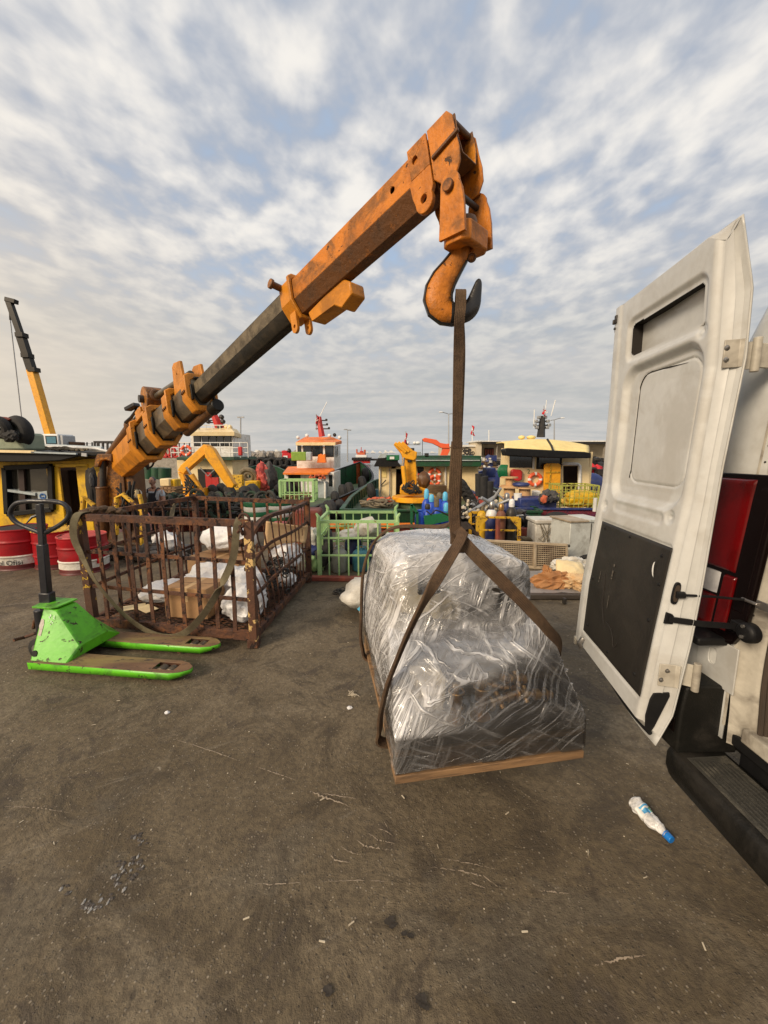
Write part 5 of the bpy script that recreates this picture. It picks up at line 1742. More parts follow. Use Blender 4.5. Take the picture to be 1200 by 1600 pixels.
# ---------------------------------------------------------------- pallet truck
jack = thing('pallet_truck', 'bright green hand pallet truck with worn forks and black looped handle beside the rusty cage', 'pallet truck', (-2.4, 2.75, 0))
JA = V((1.235, -.16, 0)).normalized()
JB = V((-JA.y, JA.x, 0))
JO = gpt(43, 1043, .045)          # near rear corner
JO.z = 0
JM = Matrix((JA, JB, V((0, 0, 1)))).transposed().to_4x4()
JM.translation = JO
FW, GAP = .16, .20
def fork(v0, name='fork'):
	L_ = 1.20
	mb = MB()
	out = [(0, 0), (L_ - .12, 0), (L_ - .05, .02), (L_, .06), (L_ + .005, FW / 2), (L_, FW - .06), (L_ - .05, FW - .02), (L_ - .12, FW), (0, FW)]
	hole = [(L_ - .26, .035), (L_ - .10, .035), (L_ - .10, FW - .035), (L_ - .26, FW - .035)]
	mb.plate(out, [hole], .006, JM @ Matrix.Translation((0, v0, .082)))
	fk = mb.build(name, m_forktop, jack, bevel=.002)
	mb = MB()
	vs, fs = [], []
	n = len(out)
	for (a, b) in out:
		t = sst(L_ - .13, L_, a)
		zb = lerp(.030, .055, t)
		vs += [(a, b + v0, .0825), (a, b + v0 + (.004 if b < FW / 2 else -.004), zb)]
	for i in range(n - 1):
		fs.append((2 * i, 2 * i + 1, 2 * i + 3, 2 * i + 2))
	mb.add(vs, fs, JM)
	mb.box2((.0, v0 + .004, .0315), (L_ - .12, v0 + .02, .036), JM)
	mb.build('fork_side', m_green_jack, fk, smooth=30, solid=.005)
	for q_ in (L_ - .215, L_ - .145):
		MB().lathe(JM @ V((q_, v0 + .045, .048)), JB, [(.030, 0), (.036, .006), (.036, FW - .096), (.030, FW - .09)], 20).build('load_roller', m_steel if False else m_boomgrey, fk)
	mb = MB()
	mb.box2((L_ - .27, v0 + .026, .03), (L_ - .09, v0 + .034, .078), JM)
	mb.box2((L_ - .27, v0 + FW - .034, .03), (L_ - .09, v0 + FW - .026, .078), JM)
	mb.build('roller_bracket', m_rust, fk)
	MB().cyl(JM @ V((L_ - .30, v0 + .01, .028)), JM @ V((L_ - .30, v0 + .03, .028)), .014, n=12).build('link_pin', m_rust, fk)
	return fk
fork(0)
fork(FW + GAP)
W_ = 2 * FW + GAP
# heel: sloping side wings and the tapered tower
mb = MB()
mb.box2((0, 0.001, .030), (.03, W_ - .001, .080), JM)
mb.build('heel_beam', m_green_jack, jack, bevel=.004)
zc = .43
tow = []
# rear face polygon (facing -JA) : narrow at the top, wide at the bottom
b0, b1 = .02, W_ - .02
t0_, t1_ = W_ / 2 - .115, W_ / 2 + .05
vs = [(0.0, b0, .083), (0.0, b1, .083), (.30, b1, .089), (.30, b0, .089), (.02, t0_, zc), (.02, t1_, zc), (.13, t1_, zc - .01), (.13, t0_, zc - .01), (.30, W_ / 2 + .12, .16), (.30, W_ / 2 - .12, .16)]
fs = [(0, 4, 5, 1), (4, 7, 6, 5), (0, 3, 9, 7, 4), (1, 5, 6, 8, 2), (7, 9, 8, 6), (3, 2, 8, 9)]
mb = MB().add(vs, fs, JM)
mb.build('tower_housing', m_green_jack, jack, bevel=.012, smooth=30)
mb = MB()
mb.plate([(-.06, t0_ - .012), (.10, t0_ - .012), (.13, W_ / 2 - .10), (.13, t1_ + .01), (-.06, t1_ + .012), (-.085, W_ / 2 - .03)], (), .012, JM @ Matrix.Translation((0, 0, zc)))
mb.build('tower_cap', m_green_jack, jack, bevel=.004)
# worn stickers
mb = MB()
def tow_rear(u, v, off=.002):
	a = V((0.0, lerp(b0, b1, u), .083))
	b = V((.02, lerp(t0_, t1_, u), zc))
	return JM @ (a.lerp(b, v) + V((-off, 0, 0)))
st_ = [(.40, .48), (.58, .47), (.60, .56), (.66, .70), (.62, .78), (.42, .80), (.36, .66), (.42, .58)]
def tow_side(u, v, off=.0025):
	a = V((lerp(0, .30, u), b0, .085))
	b = V((lerp(.02, .13, u), t0_, zc))
	p = a.lerp(b, v)
	nrm = V((0, -1, .3)).normalized()
	return JM @ (p + nrm * off)
mb.add([tow_side(.04 + .22 * (x_ - .36) / .3, y_) for x_, y_ in st_], [tuple(range(len(st_)))])
mb.build('worn_sticker', m_bagdirty, jack, smooth=0)
r5 = random.Random(2)
mb = MB()
for i in range(16):
	u, v = r5.uniform(.45, .78), r5.uniform(.66, .86)
	s_ = r5.uniform(.006, .03)
	mb.add([tow_side(u, v), tow_side(u + s_ * 2, v + s_ * .3), tow_side(u + s_ * 1.6, v + s_), tow_side(u + s_ * .3, v + s_ * 1.3)], [(0, 1, 2, 3)])
mb.build('sticker_remains', m_bag, jack, smooth=0)
MB().cyl(tow_side(.10, .14, -.004), tow_side(.10, .14, .005), .022, n=20).build('axle_hole', m_black, jack)
# pump, handle base, steer wheels
pc = JM @ V((-.10, W_ / 2 - .03, 0))
MB().cyl(pc + V((0, 0, .10)), pc + V((0, 0, .38)), .045, n=20).build('hydraulic_pump', m_blackpaint, jack, bevel=.004)
for s_ in (-1, 1):
	wl = MB().lathe(pc + JB * (s_ * .045) + V((0, 0, .085)) - JB * .024, JB, [(.07, 0), (.085, .008), (.085, .040), (.07, .048)], 28).build('steer_wheel', m_rubber, jack)
	MB().lathe(pc + JB * (s_ * .045) + V((0, 0, .085)) - JB * .026, JB, [(.045, 0), (.045, .052)], 20).build('wheel_hub', m_steel, wl)
MB().tube([pc + JA * -.02 + V((0, 0, .33)), pc - JA * .07 + V((0, 0, .28)), pc - JA * .09 + V((0, 0, .22))], .012, 8).build('pedal_link', m_rust, jack)
MB().tube([pc - JA * .03 + V((0, 0, .2)), pc - JA * .14 - JB * .03 + V((0, 0, .16)), pc - JA * .15 - JB * .1 + V((0, 0, .17))], .012, 8).build('foot_pedal', m_rust, jack)
hz0 = pc + V((0, 0, .36))
hy = hz0.y
htop = at(62, 786, hy)
MB().beam(at(74, 938, hy), at(66, 850, hy), .055, .05, up=(0, 1, 0)).build('handle_shaft', m_blackpaint, jack, bevel=.006)
MB().beam(at(69, 880, hy), at(62, 787, hy), .042, .036, up=(0, 1, 0)).build('handle_tube', m_blackpaint, jack, bevel=.006)
MB().beam(at(78, 975, hy), at(73, 925, hy), .085, .06, up=(0, 1, 0)).build('handle_yoke', m_blackpaint, jack, bevel=.008)
lpts = [(62, 833), (40, 829), (22, 818), (16, 806), (20, 794), (32, 786), (50, 783), (75, 783), (92, 786), (104, 794), (109, 806), (103, 817), (88, 826), (72, 832), (62, 833)]
lpts = [(62, 832), (30, 819), (18, 808), (17, 798), (24, 788), (38, 784), (62, 783), (86, 784), (100, 788), (108, 798), (106, 809), (94, 820), (72, 832)]
MB().tube(smoothpath([at(x_, y_, hy) for x_, y_ in lpts], 6), .0165, 12).build('handle_loop', m_blackpaint, jack)
MB().tube([at(60, 805, hy), at(50, 808, hy - .02), at(41, 818, hy - .03)], [.014, .009, .004], 8).build('control_lever', m_blackpaint, jack)
# ---------------------------------------------------------------- rusty cage
CFL, CFR, CBR = V((-2.55, 3.25, 0)), V((-1.045, 2.96, 0)), V((-.915, 4.60, 0))
CBL = CFL + (CBR - CFR) + V((.02, .03, 0))
cage = thing('steel_cage', 'rusty brown steel mesh cage holding boxes and white bags', 'cage', (CFL + CBR) * .5)
CH, CZ = 1.035, .115
def cpt(a, b, s, z, bulge=0):
	p = a.lerp(b, s)
	p.z = z
	if bulge:
		n = (b - a).cross(V((0, 0, 1))).normalized()
		p += n * bulge
	return p
ctr = (CFL + CBR) * .5
posts = []
for i, (p, mt) in enumerate(((CFL, m_rustyellow), (CFR, m_rustpaint), (CBR, m_rust), (CBL, m_rust))):
	lean = V((-.02, 0, 0)) if i == 0 else V((0, 0, 0))
	MB().beam(p + V((0, 0, .06)), p + V((0, 0, CH)) + lean, .062, .062, up=(0, 1, 0)).build('corner_post', mt, cage, bevel=.004)
	MB().box(p + V((0, 0, .035)) + (ctr - p).normalized() * .015, (.085, .085, .07)).build('cage_foot', m_rust, cage, bevel=.006)
def rail(a, b, z0, z1, w, h, bul=0, mt=m_rust, name='rail', n=10, s0=0, s1=1):
	mb = MB()
	pts = [cpt(a, b, lerp(s0, s1, i / n), lerp(z0, z1, i / n), bul * math.sin(math.pi * lerp(s0, s1, i / n))) for i in range(n + 1)]
	for p, q_ in zip(pts, pts[1:]):
		mb.beam(p, q_ + (q_ - p) * .01, w, h)
	return mb.build(name, mt, cage, bevel=.002)
rail(CFL, CFR, CH - .02, CH - .02, .035, .06, 0, name='top_rail', n=4)
rail(CFL, CBL, CH - .02, CH - .045, .035, .05, -.03, name='top_rail')
rail(CBL, CBR, CH - .045, CH - .06, .035, .05, .02, name='top_rail')
rail(CFL, CFR, CZ - .02, CZ - .02, .045, .075, 0, name='bottom_rail', n=4)
rail(CFR, CBR, CZ - .02, CZ - .02, .045, .06, 0, name='bottom_rail', n=4)
rail(CFL, CBL, CZ - .02, CZ - .02, .045, .06, 0, name='bottom_rail', n=4)
rail(CBL, CBR, CZ - .02, CZ - .02, .045, .06, 0, name='bottom_rail', n=4)
rail(CFL, CFR, .72, .70, .016, .03, -.012, name='mid_rail')
rail(CFL, CFR, .415, .395, .016, .03, 0, name='mid_rail')
# right side: the frame is bowed, its top bent down in the middle
def rs(s, z):
	"""bent right side surface"""
	f_ = sst(.25, 1, z)
	n = (CBR - CFR).cross(V((0, 0, 1))).normalized()
	p = cpt(CFR, CBR, s, z)
	sag = -.20 * math.exp(-((s - .13) / .17) ** 2) * f_ - .02 * math.sin(math.pi * s) * f_
	bul = -.15 * math.exp(-((s - .22) / .30) ** 2) * f_
	return p + V((0, 0, sag)) + n * bul * (1 if s > .02 else 0)
def path_rail(z0, z1, w, h, name, mt=m_rust, z=None):
	mb = MB()
	pts = [rs(i / 24, lerp(z0, z1, i / 24)) for i in range(25)]
	for p, q_ in zip(pts, pts[1:]):
		mb.beam(p, q_ + (q_ - p) * .03, w, h)
	mb.build(name, mt, cage, bevel=.002)
path_rail(CH - .03, CH - .06, .05, .035, 'bent_top_rail')
path_rail(.74, .74, .018, .03, 'mid_rail')
path_rail(.43, .42, .018, .03, 'mid_rail')
for i in range(1, 14):
	s = i / 14
	mb = MB()
	r6 = random.Random(i)
	pts = [rs(s + r6.uniform(-.01, .01) * k_ / 8, lerp(CZ, CH - .05, k_ / 8)) for k_ in range(9)]
	mb.tube(pts, .0085, 6)
	mb.build('cage_bar', m_rust, cage)
def bars(a, b, n, w, bul=0, s_skip=(), thick=.012, ztop=None):
	for i in range(1, n):
		s = i / n
		r6 = random.Random(i * 13 + n)
		zt_ = (ztop or CH) - .04
		j = [r6.uniform(-.006, .006) for _ in range(4)]
		pts = [cpt(a, b, s + j[k_] * .6, lerp(CZ, zt_, k_ / 3), bul * math.sin(math.pi * s) * k_ / 3 + j[3 - k_] * .5) for k_ in range(4)]
		mb = MB()
		for p, q_ in zip(pts, pts[1:]):
			mb.beam(p, q_ + (q_ - p) * .01, thick, w, up=(b - a).cross(V((0, 0, 1))) if False else (b - a))
		mb.build('cage_bar', m_rust, cage)
def flatbars(a, b, n, w, bul=0, thick=.008):
	d = (b - a).normalized()
	for i in range(1, n):
		s = i / n
		r6 = random.Random(i * 13 + n)
		j = [r6.uniform(-.004, .004) for _ in range(4)]
		mb = MB()
		pts = [cpt(a, b, s + j[k_], lerp(CZ, CH - .05, k_ / 3), bul * math.sin(math.pi * s) * k_ / 3 + .01) for k_ in range(4)]
		mb.ribbon(pts, d, w, thick)
		mb.build('cage_bar', m_rust, cage, smooth=0)
flatbars(CFL, CFR, 10, .034)
flatbars(CBL, CBR, 9, .030, .02)
flatbars(CFL, CBL, 11, .026, -.03)
rail(CFL, CBL, .70, .70, .016, .03, -.03, name='mid_rail')
rail(CFL, CBL, .40, .40, .016, .03, -.02, name='mid_rail')
rail(CBL, CBR, .70, .68, .016, .03, .02, name='mid_rail')
rail(CBL, CBR, .40, .40, .016, .03, .02, name='mid_rail')
mb = MB()
mb.beam(cpt(CBL, CBR, .78, .60), cpt(CBL, CBR, .93, CH - .08), .04, .02)
mb.build('diagonal_brace', m_rust, cage)
# floor mesh (expanded metal)
mb = MB()
d1, d2 = CFR - CFL, CBL - CFL
nn = 26
cells_u, cells_v = 26, 40
def fl(u, v):
	p = CFL + d1 * u + d2 * v
	return V((p.x, p.y, CZ + .005))
for i in range(cells_u):
	for j in range(cells_v):
		a = fl(i / cells_u, (j + (i % 2) * .5) / cells_v)
		for (du, dv) in ((1, .5), (1, -.5)):
			v1 = (j + (i % 2) * .5 + dv) / cells_v
			if v1 < 0 or v1 > 1:
				continue
			b = fl((i + du) / cells_u, v1)
			mb.beam(a, b, .007, .004)
mb.build('floor_mesh', m_rust, cage, kind='stuff', smooth=0)
for v in (.25, .5, .75):
	MB().beam(fl(0, v) - V((0, 0, .03)), fl(1, v) - V((0, 0, .03)), .04, .035).build('floor_joist', m_rust, cage)
# yellow stencil on the post
for i_, t_ in enumerate('24'):
	p = CFL.lerp(CFL + V((-.02, 0, CH)), 0) + V((-.008 , -.0325, .49 - i_ * .07))
	m_ye = bpy.data.materials.get('stencil yellow') or pm('stencil yellow', (.6, .38, .03), rough=.6)
	text_mesh(t_, .07, m_ye, Matrix.Translation(p) @ Matrix.Rotation(R(90), 4, 'X') @ Matrix.Rotation(R(-90), 4, 'Z'), 'stencil_mark', cage)
# olive strap draped over the cage
dr = thing('draped_strap', 'long olive webbing strap drooping in a loop across the front of the rusty cage', 'strap', (-1.8, 3.0, 1.0))
def cf(s, z, off=.02):
	p = CFL.lerp(CFR, s)
	n = (CFR - CFL).cross(V((0, 0, 1))).normalized()
	return V((p.x, p.y, z)) + n * off
ps = [V((-2.50, 3.33, CH + .02)), cf(.01, CH + .01, .05), cf(-.015, .88, .07), cf(.015, .70, .06), cf(.12, .45, .08), cf(.30, .20, .10), cf(.47, .075, .10), cf(.62, .10, .10), cf(.75, .28, .08), cf(.85, .52, .06), cf(.925, .75, .05), cf(.95, .98, .04), cf(.955, CH + .02, .0)]
o_ = smoothpath(ps, 8)
wd = [V((0, .35, 1)).lerp(V((.5, .2, .8)), abs(math.sin(i * .09))) for i in range(len(o_))]
wd = [(V((1, .2, 0)) if i < 24 or i > 74 else V((.1, -.25, 1))) for i in range(len(o_))]
sm_ = []
for i in range(len(wd)):
	a = V((0, 0, 0))
	for k_ in range(-7, 8):
		a += wd[max(0, min(len(wd) - 1, i + k_))]
	sm_.append(a.normalized())
MB().ribbon(o_, sm_, .055, .005).build('strap_loop', m_beltolive, dr, smooth=60)
ps = [V((-1.95, 4.55, .99)), V((-1.92, 4.7, 1.05)), V((-1.98, 4.3, 1.0)), V((-2.1, 3.9, .8))]
ps = [cpt(CBL, CBR, .36, .80), cpt(CBL, CBR, .37, 1.02, -.04), cpt(CBL, CBR, .42, 1.045, -.02), cpt(CBL, CBR, .50, 1.02, .02)]
MB().ribbon(smoothpath([at(268, 808, 4.2), at(272, 790, 4.5), at(283, 778, 4.75), at(300, 776, 4.85)], 6), V((1, 0, .2)), .05, .005).build('strap_end', m_beltolive, dr, smooth=60)
mb = MB()
for i in range(5):
	mb.blob((-2.54 + .05 * i, 3.29 + .03 * i, CH + .02 + .02 * math.sin(i)), (.05, .05, .03), .5, 2, 2, seed=i)
mb.build('strap_bundle', m_belt, dr, kind='stuff')
mb = MB()
mb.torus(CFR + V((-.03, 0, CH + .01)), (.3, 1, 0), .045, .011, 20, 8)
mb.torus(CFR + V((-.05, -.02, CH - .07)), (1, .3, .3), .035, .009, 20, 8)
mb.tube([CFR + V((-.08, -.02, CH - .09)), CFR + V((-.02, -.03, CH - .02)), CFR + V((.03, -.02, CH - .07))], .012, 8)
mb.build('shackle', m_rust, dr)
# goods in the cage
def carton(label, c, d, rz, mat, tape=True, flaps=None, txt=None, name='cardboard_box'):
	t = thing(name, label, 'box', c, rz)
	M_ = Matrix.Translation(c) @ Matrix.Rotation(rz, 4, 'Z')
	MB().box2((-d[0] / 2, -d[1] / 2, 0), (d[0] / 2, d[1] / 2, d[2]), M_).build('carton', mat, t, bevel=.004)
	if tape:
		MB().box2((-.025, -d[1] / 2 - .001, d[2] * .55), (.025, d[1] / 2 + .001, d[2] + .001), M_).build('tape', m_cardlight, t)
		MB().box2((-d[0] / 2 - .001, -.002, d[2] - .0), (d[0] / 2 + .001, .002, d[2] + .0015), M_).build('lid_seam', m_darkwood, t)
	if flaps:
		for s_ in (-1, 1):
			mb = MB().add([(-d[0] / 2, s_ * d[1] / 2, d[2]), (d[0] / 2, s_ * d[1] / 2, d[2]), (d[0] / 2 - .01, s_ * (d[1] / 2 + .10), d[2] + .03 * flaps), (-d[0] / 2 + .01, s_ * (d[1] / 2 + .10), d[2] + .03 * flaps)], [(0, 1, 2, 3)], M_)
			mb.build('flap', mat, t, smooth=0, solid=.004)
	if txt:
		for k_, (s_, sz, zz_) in enumerate(txt):
			text_mesh(s_, sz, m_print, M_ @ Matrix.Translation((0, -d[1] / 2 - .002, d[2] * zz_)) @ Matrix.Rotation(R(90), 4, 'X'), 'print', t)
	return t
carton('upright brown cardboard box at the front of the rusty cage floor', (-1.70, 3.38, CZ + .01), (.40, .30, .27), R(-8), m_card)
carton('wide brown cardboard box with dark print in the middle of the rusty cage', (-1.68, 4.0, CZ + .16), (.62, .38, .22), R(-16), m_card, txt=(('RULMAN', .04, .78), ('KUTU 6', .05, .55), ('PARCA 12', .05, .32)))
def bag(label, c, r_, seed, mat=None, amp=.30, sc=2.2, squash=-.8, name='plastic_bag', cat='bag', ears=True):
	mb = MB().blob((0, 0, 0), r_, amp, sc, 4, seed=seed, ridge=True, squash=-r_[2] * .8)
	mb.v = [v + V(c) + V((0, 0, r_[2] * .8)) for v in mb.v]
	if ears:
		tx_, tz_ = c[0] + r_[0] * .15, c[2] + r_[2] * 1.7
		mb.tube([(tx_, c[1], tz_ - .05), (tx_ + .01, c[1], tz_ + .02), (tx_ + .05, c[1], tz_ + .07)], [.05, .018, .035], 10, flat=.5)
	o = mb.build(name, mat or m_bag, smooth=60)
	return tag(o, label, cat)
bag('large crumpled white bag sheet beside the upright box near the cage front', (-2.12, 3.75, CZ + .01), (.26, .20, .09), 3, ears=False)
bag('white bag heaped behind the upright box in the cage', (-1.66, 3.72, CZ + .01), (.27, .16, .19), 5, ears=False)
bag('big white bag of goods by the front right cage post', (-1.22, 3.30, CZ + .01), (.17, .17, .15), 8, sc=3, ears=False)
bag('white bag slumped against the right cage side', (-1.36, 3.60, CZ + .01), (.20, .16, .20), 12)
bag('white cloth bundle on top of the printed box in the cage', (-1.66, 4.10, CZ + .42), (.26, .17, .13), 15, sc=1.6, ears=False)
bag('small white bag near the back right corner of the cage', (-1.06, 4.10, CZ + .01), (.09, .10, .09), 21, ears=False)
bag('grey white clear bag of small parts at the cage right side', (-1.10, 4.28, CZ + .20), (.15, .18, .13), 23, ears=False)
t = thing('paper_sheet', 'cream paper sheets lying on the cage floor near the left post', 'paper', (-2.3, 3.4, CZ + .02))
for (x_, y_, r2) in ((-2.33, 3.45, .5), (-2.18, 3.42, -.6)):
	MB().box((0, 0, 0), (.20, .11, .002), Matrix.Translation((x_, y_, CZ + .022)) @ Matrix.Rotation(r2, 4, 'Z') @ Matrix.Rotation(.06, 4, 'X')).build('sheet', m_cream, t)
mb = MB()
for i in range(60):
	r7 = random.Random(i)
	c = V((-1.16 + r7.uniform(-.12, .2), 3.95 + r7.uniform(-.25, .3), CZ + .05 + r7.uniform(0, .32)))
	mb.torus(c, (r7.uniform(-1, 1), r7.uniform(-1, 1), r7.uniform(-.3, .3)), .026, .008, 10, 5)
tag(mb.build('chain_pile', m_steeldark, kind='stuff'), 'pile of dark chain and rings at the right side of the cage', 'chain')
mb = MB().grid(lambda u, v: V((-1.28 + .38 * u + .03 * v, 4.05 + .30 * u + .05 * math.sin(v * 2), .52 + .26 * v + .05 * math.sin(u * 3 + v * 2) + .02 * noise.noise(V((u * 4, v * 4, 2))))), 14, 10)
tag(mb.build('foam_sheet', m_cardlight, solid=.02), 'curved pale tan sheet leaning inside the right side of the cage', 'sheet')
# ---------------------------------------------------------------- boats
def pbox(x0, y0, x1, y1, Y, dep, mb=None):
	a, b = at(x0, y1, Y), at(x1, y0, Y)
	mb = mb or MB()
	return mb.box2((a.x, Y, a.z), (b.x, Y + dep, b.z))
def win(x0, y0, x1, y1, Y, parent, fmat=None, proud=.03, glass=None):
	f = pbox(x0, y0, x1, y1, Y - proud, proud + .01).build('window', fmat or m_black, parent, bevel=.01)
	pbox(x0 + (x1 - x0) * .09, y0 + (y1 - y0) * .1, x1 - (x1 - x0) * .09, y1 - (y1 - y0) * .1, Y - proud - .012, .011).build('pane', glass or m_glassdark, f)
	return f
def tyre(c, axis, Rr, r_, parent=None, name='tyre_fender', n=20):
	return MB().torus(c, axis, Rr, r_, n, 8, flat=1.35).build(name, m_rubber, parent)
def hull(root, p0, p1, beam, zdeck, zrail, zbow, m_side, m_deck, m_inner, m_cap, stern=.92, band=None):
	p0, p1 = V((p0[0], p0[1], 0)), V((p1[0], p1[1], 0))
	d = (p1 - p0)
	L_ = d.length
	d.normalize()
	n_ = V((-d.y, d.x, 0))
	N = 22
	def hw_(s):
		return beam / 2 * (lerp(stern, 1, min(1, s / .2)) if s < .2 else 1) * (1 - max(0, (s - .58) / .42) ** 2.3)
	def zr(s):
		return zrail + (zbow - zrail) * max(0, (s - .5) / .5) ** 1.8
	pts = [(i / N) for i in range(N + 1)]
	loop = [(s, -1) for s in pts] + [(s, 1) for s in reversed(pts[:-1])]
	def P(s, sg, z, k_=1.0, o=0):
		q_ = p0 + d * (L_ * s) + n_ * (sg * (hw_(s) * k_ - o))
		return V((q_.x, q_.y, z))
	rows = ((WZ - .3, .86), (WZ + .3, .92), (zdeck - .15, .98), (None, 1.0))
	mb = MB()
	vs, fs = [], []
	for z, k_ in rows:
		vs += [P(s, sg, zr(s) if z is None else z, k_) for s, sg in loop]
	n2 = len(loop)
	for r_ in range(3):
		for i in range(n2):
			j = (i + 1) % n2
			fs.append((r_ * n2 + i, r_ * n2 + j, (r_ + 1) * n2 + j, (r_ + 1) * n2 + i))
	mb.add(vs, fs)
	mb.build('hull', m_side, root, smooth=40)
	mb = MB()
	mb.add([P(s, sg, zdeck, 1, .02) for s, sg in loop], [tuple(range(n2))])
	mb.build('deck', m_deck, root, smooth=0)
	mb = MB()
	vs = [P(s, sg, zdeck, 1, .07) for s, sg in loop] + [P(s, sg, zr(s), 1, .07) for s, sg in loop]
	fs = [(i, n2 + i, n2 + (i + 1) % n2, (i + 1) % n2) for i in range(n2)]
	mb.add(vs, fs)
	for i in range(0, n2, 1):
		s, sg = loop[i]
		mb.beam(P(s, sg, zdeck, 1, .12), P(s, sg, zr(s), 1, .09), .05, .05)
	mb.build('bulwark', m_inner, root, smooth=0)
	mb = MB()
	cp_ = [P(s, sg, zr(s) + .03, 1, .03) for s, sg in loop]
	for i in range(n2):
		mb.beam(cp_[i], cp_[(i + 1) % n2], .16, .06)
	mb.build('rail_cap', m_cap, root)
	return P, zr
def mast_flag(x, y0, y1, Y, label, fl=None, grp=None, mat=None, r_=.03, fw=8):
	t = thing('flag_pole', label, 'flag', at(x, y0, Y), group=grp)
	MB().cyl(at(x, y0, Y), at(x, y1, Y), r_, n=8).build('pole', mat or m_metalgrey, t)
	if fl:
		fx, fy0, fy1 = fl
		a = at(fx, fy0, Y)
		sc_ = Y / F
		def fn(u, v):
			return V((a.x + (u * fw + math.sin(v * 5 + u * 2) * 1.2 - fw * .5 * (1 - u) * 0) * sc_ * (.75 + .25 * v), a.y + .1 * math.sin(u * 7 + v * 3), a.z - v * (fy1 - fy0) * sc_ - u * 3 * sc_))
		MB().grid(fn, 8, 10).build('flag', m_flag, t, solid=.01)
		cpx = fn(.5, .5)
		MB().torus(cpx + V((0, -.14, 0)), (0, 1, 0), 1.5 * sc_, .45 * sc_, 14, 6, a0=.6, a1=5.4).build('crescent', m_whitepl, t)
		MB().lathe(cpx + V((1.8 * sc_, -.16, 0)), (0, 1, 0), [(.7 * sc_, 0), (.7 * sc_, .02)], 5).build('star', m_whitepl, t)
	return t
def lifebuoy(x, y, Y, r_, label, parent=None):
	c = at(x, y, Y)
	t = thing('lifebuoy', label, 'lifebuoy', c)
	MB().torus(c, (0, 1, 0), r_ * .76, r_ * .24, 28, 10).build('ring', m_lifebuoy, t)
	for k_ in range(4):
		a = math.pi / 4 + k_ * math.pi / 2
		MB().torus(c, (0, 1, 0), r_ * .76, r_ * .255, 5, 10, a0=a - .18, a1=a + .18).build('white_band', m_whitepl, t)
	return t
def railing(parent, pts, hgt, mat, r_=.02, bars=(.5, 1.0), every=None, name='railing'):
	for k_ in bars:
		MB().tube([p + V((0, 0, hgt * k_)) for p in pts], r_, 6).build(name, mat, parent)
	for p in pts:
		MB().cyl(p, p + V((0, 0, hgt)), r_, n=6).build('stanchion', mat, parent)
def stack_light(x, y, Y, r_, parent, mat=m_whitepl, name='deck_lamp'):
	c = at(x, y, Y)
	MB().lathe(c, (0, -1, .2), [(r_, -.0), (r_, r_), (r_ * .5, r_ * 1.6)], 10).build(name, mat, parent)
# ---- white tug behind the crane (left)
bw = thing('white_tug', 'white tug with dark windowed wheelhouse and red raked mast behind the yellow deck crane', 'boat', (-9.5, 22, WZ))
hull(bw, (-8.7, 15), (-11.6, 39), 6.6, -1.15, -.55, .5, m_darkgreen, m_deckgreen, m_darkgreen, m_darkgreen)
YW = 27.0
pbox(300, 676, 363, 716, YW, 3.6).build('wheelhouse', m_white, bw, bevel=.03)
MB().add([at(363, 676, YW), at(374, 680, YW + 1.6), at(374, 716, YW + 1.6), at(363, 716, YW), at(374, 680, YW + 1.6) + V((0, 2.2, 0)), at(374, 716, YW + 1.6) + V((0, 2.2, 0))], [(0, 3, 2, 1), (1, 2, 5, 4)]).build('wheelhouse_side', m_white, bw, smooth=0)
for i, (a, b) in enumerate(((303, 313), (316, 326), (328, 338), (340, 349), (351, 361))):
	win(a, 679, b, 697, YW, bw)
MB().add([at(364.5, 680.5, YW + .16) + V((.02, -.02, 0)), at(373, 683, YW + 1.4) + V((.02, -.02, 0)), at(373, 697, YW + 1.4) + V((.02, -.02, 0)), at(364.5, 697.5, YW + .16) + V((.02, -.02, 0))], [(0, 1, 2, 3)]).build('side_pane', m_glassdark, bw, smooth=0)
MB().add([at(297, 675, YW - .5), at(366, 675, YW - .5), at(377, 679, YW + 1.5), at(370, 671, YW + 2.5), at(360, 668, YW + 1), at(308, 669, YW + 1)], [(0, 1, 2, 3, 4, 5)]).build('wheelhouse_roof', m_cream, bw, smooth=0, solid=.25)
pbox(280, 716, 363, 770, YW - 1.2, 3.0).build('deckhouse', m_cream, bw, bevel=.03)
pbox(276, 714, 366, 719, YW - 1.9, 4.4).build('upper_deck', m_darkgreen, bw, bevel=.02)
pbox(311, 733, 341, 766, YW - 1.23, .04).build('doorway', m_dark, bw)
pbox(322, 738, 330, 766, YW - 1.27, .04).build('red_door', m_red, bw, bevel=.01)
pbox(332, 746, 341, 766, YW - 1.30, .06).build('red_locker', m_red, bw, bevel=.01)
MB().tube([at(313, 731, YW - 1.4), at(325, 744, YW - 1.4), at(338, 731, YW - 1.4)], .04, 6).build('door_stay', m_metalgrey, bw)
railing(bw, [at(x, 715, YW - 1.6) for x in (268, 280, 292, 304, 316, 330, 345, 360, 376, 388)], .95, m_white, .03, (.33, .66, 1))
lifebuoy(291, 704, YW - 1.75, .37, 'orange lifebuoy hanging on the left rail of the white tug')
MB().box2(at(372, 712, YW - 1.8), at(379, 698, YW - 1.6)).build('red_bag', m_red, bw, bevel=.05)
for x in (258, 266, 275):
	MB().torus(at(x, 706, YW - 1), (0, 1, 0), .34, .09, 16, 6, flat=1).build('ladder_hoop', m_red, bw)
ms = MB()
a, b = at(334, 647, YW + 1.2), at(342, 671, YW + 1.2)
ms.tube([b + V((.25, 0, -.3)), a], [.42, .22], 6)
ms.build('mast', m_red, bw)
for (x0_, y0_, x1_, y1_) in ((326, 652, 348, 653), (325, 660, 351, 661), (328, 657, 340, 657)):
	MB().cyl(at(x0_, y0_, YW + 1.2), at(x1_, y1_, YW + 1.2), .045, n=6).build('mast_yard', m_steeldark, bw)
